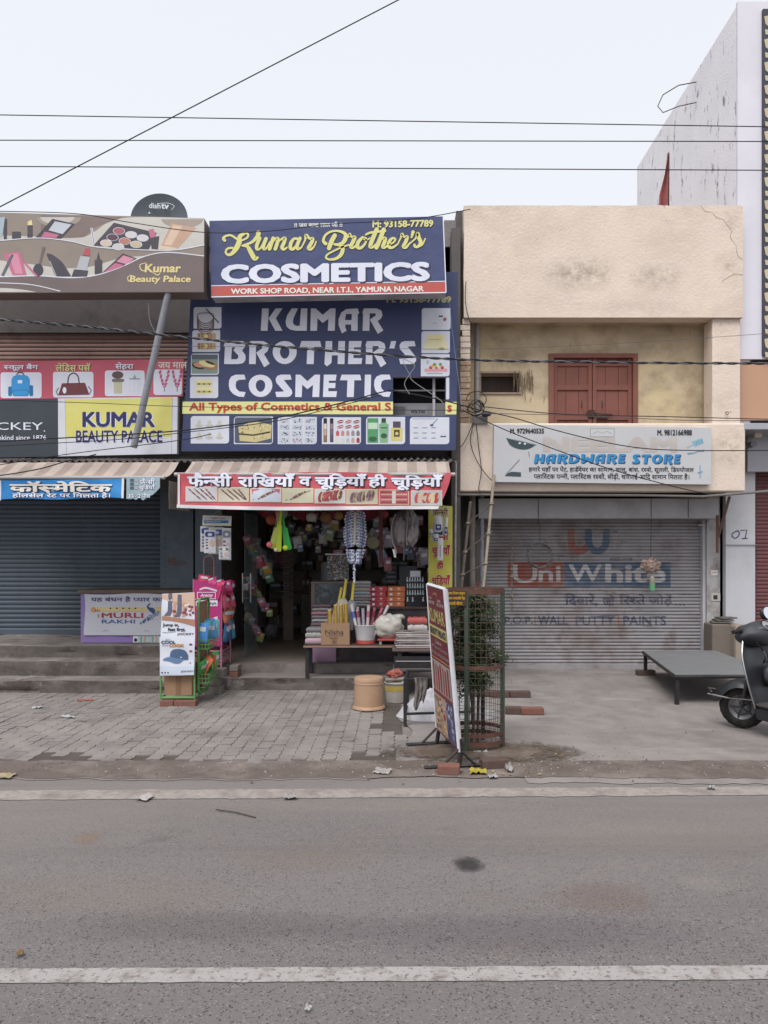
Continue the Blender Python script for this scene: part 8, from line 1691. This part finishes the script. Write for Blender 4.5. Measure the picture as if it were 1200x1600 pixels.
wire('overhead_wire', 'lowest of three level overhead wires crossing the sky', (0, 260), (1200, 266), 6.8, 6.8, .0, .0046, (2, 2), wm2, group=g3)
wire('overhead_wire', 'overhead wire slanting steeply up to the right across the sky', (0, 323), (622, 0), 6.2, 6.2, .0, .005, (.4, 1.2), wm2)
def pxwire(label, pts, D_, r_, m, k=8, name='cable'):
    mb = MB(); mb.tube([P(x, y, D_ if not isinstance(D_, list) else D_[0] + (D_[1]-D_[0])*i/(len(sm(pts, k))-1)) for i, (x, y) in enumerate(sm(pts, k))], r_, m, 5); return solo(mb, name, label, 'cable', smooth=70)
mb = MB()
for sg in (0, PI):
    pts = sm([(-200, 480), (0, 499), (150, 512), (290, 527), (480, 545), (715, 561.5), (940, 566), (1200, 568), (1400, 568)], 40); mb.tube([P(x, y, 8.4) + Vector((0, .009*math.cos(i*.9+sg), .009*math.sin(i*.9+sg))) for i, (x, y) in enumerate(pts)], .0085, wm2 if sg == 0 else wg2, 5)
solo(mb, 'twisted_cable', 'thick twisted black cable sagging across the signboards and the balcony', 'cable', smooth=70)
pxwire('thin wire drooping over the tops of the two lightboxes', [(-150, 327), (0, 330), (120, 334), (200, 347), (318, 363), (420, 361), (520, 350), (640, 343), (735, 327)], 8.8, .005, wm2, name='thin_wire')
pxwire('cable rising across the yellow board to the hole in the navy board', [(-150, 703), (0, 690), (180, 680), (290, 672), (420, 655), (520, 633), (600, 612), (618, 611), (690, 625), (745, 640)], 8.9, .008, wm2)
pxwire('second thinner cable just beside the rising cable over the yellow board', [(-150, 708), (0, 697), (180, 687), (290, 675.5), (430, 658), (540, 632), (596, 617)], 8.88, .005, wm2)
pxwire('cable sloping up over the left awning to the boards', [(-100, 738), (0, 726), (60, 716), (150, 704), (280, 688), (330, 678)], 8.5, .005, wm2)
pxwire('slack double cable lying low over the left awning', [(-60, 748), (0, 743), (60, 733), (100, 722), (150, 710)], 8.5, .007, wm2)
pxwire('thin straight wire across the red picture strip and navy board', [(-100, 622), (0, 625), (150, 630), (280, 635), (520, 640), (720, 641)], 8.9, .004, wm2, name='thin_wire')
pxwire('hair thin wire level with the middle of the navy board', [(-100, 540), (300, 541), (640, 545), (760, 545), (960, 537), (1200, 521)], 8.7, .0028, wg2, name='thin_wire')
pxwire('cable from the corner tangle sagging over the hardware sign', [(745, 640), (800, 652), (860, 670), (940, 690), (1010, 701), (1090, 704), (1200, 704), (1300, 704)], 9.4, .0065, wm2)
pxwire('steep cable from the corner tangle down across the hardware sign', [(720, 640), (790, 672), (880, 707), (960, 735), (1060, 762), (1110, 772)], 9.5, .0065, wm2)
pxwire('upper of the two level cables before the red balcony door', [(750, 635), (860, 646), (940, 649), (1040, 651), (1200, 655), (1300, 656)], 9.6, .006, wm2)
pxwire('lower of the two level cables before the red balcony door', [(750, 646), (860, 648), (960, 652), (1080, 657), (1200, 657), (1300, 657)], 9.6, .0045, wg2)
pxwire('pale tie wire looped round the twisted cable above the hole', [(640, 616), (632, 600), (640, 585), (648, 572), (640, 565), (630, 562), (634, 574), (640, 585), (646, 596), (684, 622), (694, 632)], 8.5, .004, ink('#8f8d8c'), name='tie_wire')
pxwire('blue string hanging from the navy board edge', [(702, 470), (706, 510), (712, 560), (717, 600), (722, 640)], 9.4, .003, ink('#6d86a8'), name='string')
pxwire('short curled wire beside the slanting pole', [(232, 474), (234, 500), (243, 520), (252, 528)], 8.95, .004, ink('#77787c'), name='curled_wire')

# ------------------------------------------------------------------ litter
def scrap(name, label, px, py, w_, h_, col, D_=None, crumple=.3, seed=1, cat='litter', group=None, up=.016):
    D_ = D_ or DZ(py, .015); c = Vector((X(px, D_), D_, .018)); W_ = w_*D_/F/2; mb = MB(); r = random.Random(seed)
    a = r.uniform(-.5, .5)
    def fn(u, v):
        x, y = (u-.5)*2*W_, (v-.5)*2*h_; n_ = mnoise.noise(Vector((u*3, v*3, seed)))
        return c + Vector((x*math.cos(a)-y*math.sin(a) + W_*crumple*mnoise.noise(Vector((v*4, seed, 0))), x*math.sin(a)+y*math.cos(a) + h_*crumple*mnoise.noise(Vector((u*4, seed, 3))), up*abs(n_)*2))
    mb.grid(fn, 8, 8, ink(col), thick=(0, 0, .0012)); return solo(mb, name, label, cat, group, smooth=50)
scrap('cigarette_packet', 'flattened red and white packet on the far white road line', 227, 1247, 20, .05, '#a09b97', seed=3); scrap('packet_flap', 'small dark red scrap lying on the flattened packet', 231, 1246, 8, .02, '#93363c', seed=4, up=.006)
scrap('crumpled_paper', 'crumpled clear wrapper on the far road line', 454, 1246, 20, .035, '#87837f', seed=5); scrap('paper_scrap', 'white paper scrap on the paving before the steps', 59, 1106, 14, .05, '#9c9c9e', seed=6); scrap('paper_strip', 'long white paper strip on the left paving', 106, 1121, 22, .02, '#989b9c', seed=7)
scrap('torn_paper', 'torn whitish paper in the gutter before the block paving', 598, 1206, 26, .06, '#8f8b88', seed=8); scrap('yellow_wrapper', 'yellow wrapper lying beside the signboard foot', 747, 1207, 26, .06, '#9a8d3a', seed=9, up=.018); scrap('white_wrapper', 'small white wrapper near the yellow wrapper', 770, 1214, 14, .03, '#949290', seed=10)
scrap('plastic_ball', 'crumpled white polythene right of the muddy brick', 796, 1204, 12, .05, '#928f8c', seed=11, up=.035, crumple=.7); scrap('plaster_strip', 'white plastic strip on the soil inside the tree guard', 750, 1176, 22, .018, '#9a9897', seed=12); scrap('paper_bit', 'tiny white paper bit by the right road edge', 1111, 1232, 12, .02, '#949292', seed=13); scrap('white_chip', 'tiny white chip on the near lane', 481, 1577, 10, .012, '#979594', seed=14, up=.01)
scrap('dry_leaf', 'dry brown leaf on the near lane at the left', 30, 1491, 12, .015, '#7d6647', seed=15); scrap('pale_leaf', 'pale fallen leaf in the gutter at the left edge', 10, 1213, 24, .05, '#8f8268', seed=16)
mb = MB(); mb.tube([(X(341, 4.85), DZ(1268), .014), (X(370, 4.75), DZ(1273), .016), (X(402, 4.7), DZ(1280), .012)], .004, mat('twig_bark', '#4d4039', .9, .2, 12), 5); solo(mb, 'twig', 'thin dark twig lying on the far lane of the road', 'twig')
scrap('red_straw', 'red plastic strip on the paving below the steps', 132, 1095, 24, .02, '#8c3f3c', seed=17, up=.02)
# small stones and grit along the gutter and round the guard: nobody could count them
r = random.Random(21); mb = MB(); gm = [ink('#77706a'), ink('#4f4742'), ink('#918a84'), ink('#6a5046')]
for k in range(1400):
    if k < 700: x = r.uniform(-6, 6); y = r.gauss(5.68, .14)
    elif k < 1050: x = r.gauss(.85, .5); y = r.gauss(6.1, .28)
    else: x = r.uniform(-5.5, 5); y = r.uniform(5.9, 10)
    s_ = r.uniform(.003, .010) * (1.5 if r.random() < .06 else 1); z = .012
    a = r.uniform(0, 6); vs = [Vector((x + s_*math.cos(a+i*2*PI/5)*r.uniform(.7, 1.2), y + s_*math.sin(a+i*2*PI/5)*r.uniform(.7, 1.2), z)) for i in range(5)] + [Vector((x, y, z+s_*.9))]
    mb.add(vs, [(i, (i+1) % 5, 5) for i in range(5)], gm[k % 4])
tag(mb.build('grit'), 'fine stones and grit scattered along the gutter', None, None, 'stuff')
r = random.Random(5)
mb = MB(); lm_ = [ink('#7d6a4c'), ink('#9a8a66'), ink('#5f4f3c')]
for k in range(90):
    x, y = r.gauss(.85, .38), r.gauss(6.0, .24); a = r.uniform(0, 6); s_ = r.uniform(.01, .026); d = Vector((math.cos(a), math.sin(a), r.uniform(-.1, .3)))*s_; w_ = Vector((-math.sin(a), math.cos(a), .2))*s_*.4; p = Vector((x, y, .022))
    mb.add([p-d, p+w_, p+d, p-w_], [(0, 1, 2, 3)], lm_[k % 3])
tag(mb.build('leaf_litter'), 'dry leaf bits littering the soil round the tree guard', None, None, 'stuff')

# ------------------------------------------------------------------ inside the open shop
r = random.Random(9)
t = thing('wall_shelves', 'deep dark shelf wall at the back of the shop', 'shelves', (-.9, 14.0, .29)); shm = mat('dark_shelf', '#6d625a', .7, .15, 4)
for k in range(6): mb = MB(); mb.box(-2.5, .6, 13.9, 14.28, .55+.42*k, .575+.42*k, shm); mb.build('shelf', t)
for k in range(5): mb = MB(); mb.box(-2.5+.77*k, -2.47+.77*k, 13.89, 14.285, .29, 2.93, shm); mb.build('upright', t)
pr_ = {}
for k in range(60):
    c = ('#7d5a4a', '#5f6d7d', '#8a8478', '#7a3f48', '#4f6a5a', '#8c7a4a')[k % 6]; key = (c, k % 3)
    x, z = -2.4 + .30*(k % 10), .575+.42*(k//10)+.001
    if key not in pr_:
        w_, h_ = (.16, .22, .12)[k % 3], (.26, .18, .32)[k % 3]; mb = MB(); mb.box(x, x+w_, 13.95, 14.2, z, z+h_, ink(c)); mb.box(x+.02, x+w_-.02, 13.946, 13.949, z+h_*.5, z+h_*.8, CARD); o = mb.build('stock_box'); pr_[key] = (o, Vector(o.location), x, z)
    else:
        o0, l0, x0_, z0_ = pr_[key]; o = o0.copy(); COL.objects.link(o); o.location = l0 + Vector((x-x0_, 0, z-z0_))
    tag(o, 'dim boxed stock on the shelves at the back of the shop', 'box', 'boxed stock on the back shelves')
t = thing('ledge_rack', 'narrow rack with seven pale edged ledges inside the doorway', 'rack', P(446, 1000, 11.8))
for k in range(8):
    mb = MB(); y = 868 + 9.2*k; mb.box(X(439, 11.8), X(453, 11.8), 11.8, 12.1, Z(y, 11.8)-.012, Z(y, 11.8), ink('#77706a')); mb.build('ledge', t)
mb = MB(); mb.box(X(438, 11.8), X(454, 11.8), 12.1, 12.13, .29, Z(850, 11.8), shm); mb.build('back', t)
packet_set(30, lambda k: (P(388 + (k*37 % 34) + r.uniform(-2, 2), 845 + 5.2*k + r.uniform(-3, 3), 10.6 + r.uniform(-.1, .3)), (r.uniform(-.3, .3), r.uniform(-.4, .4), r.uniform(-.6, .6)), r.uniform(.6, 1.15)), ('#a03f48', '#7a8f4a', '#a8853c', '#8d8f96', '#4f7a5a', '#a86a7a', '#6a7d96'), 'toy_packet', 'small bright toy packet hanging in the strip behind the glass door', 'packet', 'toy packets behind the glass door', .11, .13, .03)
packet_set(9, lambda k: (P(398 + 2.5*k, 858 + 4.5*k + r.uniform(-4, 4), 10.9), (r.uniform(-.3, .3), r.uniform(-.6, .6), r.uniform(-.6, .6)), 1), ('#77777c', '#5c5a60', '#8d8a8f'), 'polythene_packet', 'greyish clear packet hanging above the toy packets', 'packet', 'clear packets above the toys', .16, .26, .03)
packet_set(26, lambda k: (P(456 + 6.5*(k % 13) + r.uniform(-2, 2), 826 + 12*(k//13) + r.uniform(-6, 10), 11.6 + r.uniform(0, 1)), (r.uniform(-.2, .2), r.uniform(-.3, .3), r.uniform(-.4, .4)), r.uniform(.6, 1.1)), ('#6d6f7a', '#8c8c94', '#5a5560', '#77684f'), 'hung_packet', 'small grey packet hung in a row under the shop ceiling', 'packet', 'packets hung under the ceiling', .12, .16, .02)
t = thing('earring_board', 'silvery board crowded with tiny earring cards inside the shop', 'display board', P(527, 908, 10.4)); pl = FP(10.4)
mb = MB(); mb.slab([pl.pt(511, 868), pl.pt(545, 868), pl.pt(545, 906), pl.pt(511, 906)], .01, (0, 1, 0), ink('#6f7274'))
for k in range(190): mb.pe(pl, r.uniform(512, 544), r.uniform(869, 905), r.uniform(.6, 1.5), r.uniform(.6, 1.5), ink(('#c4c6c4', '#3a3c3e', '#a39a5a', '#8c4a48', '#d0d2d4', '#4a5a50')[k % 6]), .002, n=6)
mb.build('board', t)
mb = MB(); mb.tube([P(508, 866, 10.38), P(548, 866, 10.38)], .01, stl, 6); mb.build('rail', t)
t = thing('shop_chair', 'grey plastic chair back behind the shop counter', 'chair', P(513, 1000, 11.0)); gp = mat('grey_chair_plastic', '#6d7275', .5, .08, 4)
mb = MB(); mb.grid(lambda u, v: Vector((X(501+19*u, 11.0), 11.0 + .06*(2*u-1)**2, Z(925, 11) + (Z(878, 11)-Z(925, 11))*v*(1-.08*(2*u-1)**4))), 10, 8, gp, thick=(0, .02, 0)); mb.build('backrest', t, smooth=60)
mb = MB(); mb.box(X(501, 11), X(520, 11), 10.6, 11.0, Z(927, 11)-.03, Z(927, 11), gp); mb.build('seat', t, bevel=.01)
for dx in (502, 519):
    for y in (10.62, 10.97): mb = MB(); mb.tube([(X(dx, 11), y, Z(927, 11)-.031), (X(dx, 11)*1.02, y, .287)], .018, gp, 8); mb.build('leg', t)
mb = MB(); mb.box(X(624, 10.6), X(652, 10.6), 10.6, 10.64, Z(950, 10.6), Z(884, 10.6), mat('slate_panel', '#55585b', .5, .08, 4)); solo(mb, 'slate_sheet', 'slate grey sheet standing behind the red and orange boxes', 'sheet', bevel=.006)
for k in range(5):
    mb = MB(); y = 912-7*k; mb.box(X(603, 10.7), X(620, 10.7), 10.7, 10.9, Z(y, 10.7)+.001, Z(y-6.6, 10.7), ink(('#3f4246', '#4a4a4d')[k % 2])); mb.pr(FP(10.7), 605, y-4.5, 618, y-3, ink('#85878a'), .002); solo(mb, 'dark_case', 'dark flat case in the stack under the maroon post', 'case', 'stacked dark cases')
mb = MB(); mb.box(X(470, 13), X(495, 13), 13.0, 13.3, .287, 1.0, ink('#5c5650')); solo(mb, 'floor_cabinet', 'dim low cabinet at the end of the shop aisle', 'cabinet', bevel=.01)
mb = MB(); mb.blob(P(424, 985, 11.4), (.10, .09, .11), ink('#55565a'), 3, .35, 2.5, 3); mb.tube([P(429, 968, 11.4), P(434, 962, 11.4), P(436, 974, 11.4)], .008, ink('#6f7074'), 5); solo(mb, 'carry_bag', 'grey carry bag on the floor left of the shop aisle', 'bag', smooth=60)
# denser hanging stock just inside the doorway
r = random.Random(31)
packet_set(34, lambda k: (P(462 + (k*53 % 205), 806 + (k*29 % 66), 10.2 + .9*r.random()), (r.uniform(-.3, .3), r.uniform(-.4, .4), r.uniform(-.5, .5)), r.uniform(.5, 1.2)), ('#8f9097', '#7d8a6a', '#a4767c', '#b3b1ae', '#6a7a96', '#a58f5a', '#77707a'), 'clear_packet', 'small pale trinket packet hanging among others in the shop gloom', 'packet', 'trinket packets hanging in the doorway', .13, .17, .02)
packet_set(20, lambda k: (P(590 + (k*17 % 74), 832 + (k*11 % 52), 10.1 + .4*r.random()), (r.uniform(-.2, .2), r.uniform(-.2, .2), r.uniform(-.4, .4)), r.uniform(.6, 1.1)), ('#6a5a62', '#84808a', '#8c5a5e', '#5f6672'), 'hung_pouch', 'dull pouch hanging on the dark wall below the grey backpack', 'packet', 'pouches hanging below the backpack', .12, .2, .02)
for k in range(7):
    mb = MB(); c = P(404 + 9*k, 868 + 4*(k % 3), 12.6); mb.blob(c, (.10, .07, .17), ink(('#6d6468', '#7a5058', '#5f6872')[k % 3]), 3, .3, 2.2, k); mb.tube([c + Vector((-.05, 0, .14)), c + Vector((0, 0, .34)), c + Vector((.05, 0, .14))], .008, ink('#55504e'), 5); solo(mb, 'shoulder_bag', 'dim cloth bag in the row hanging at the left inside the shop', 'bag', 'cloth bags hanging inside', smooth=60)
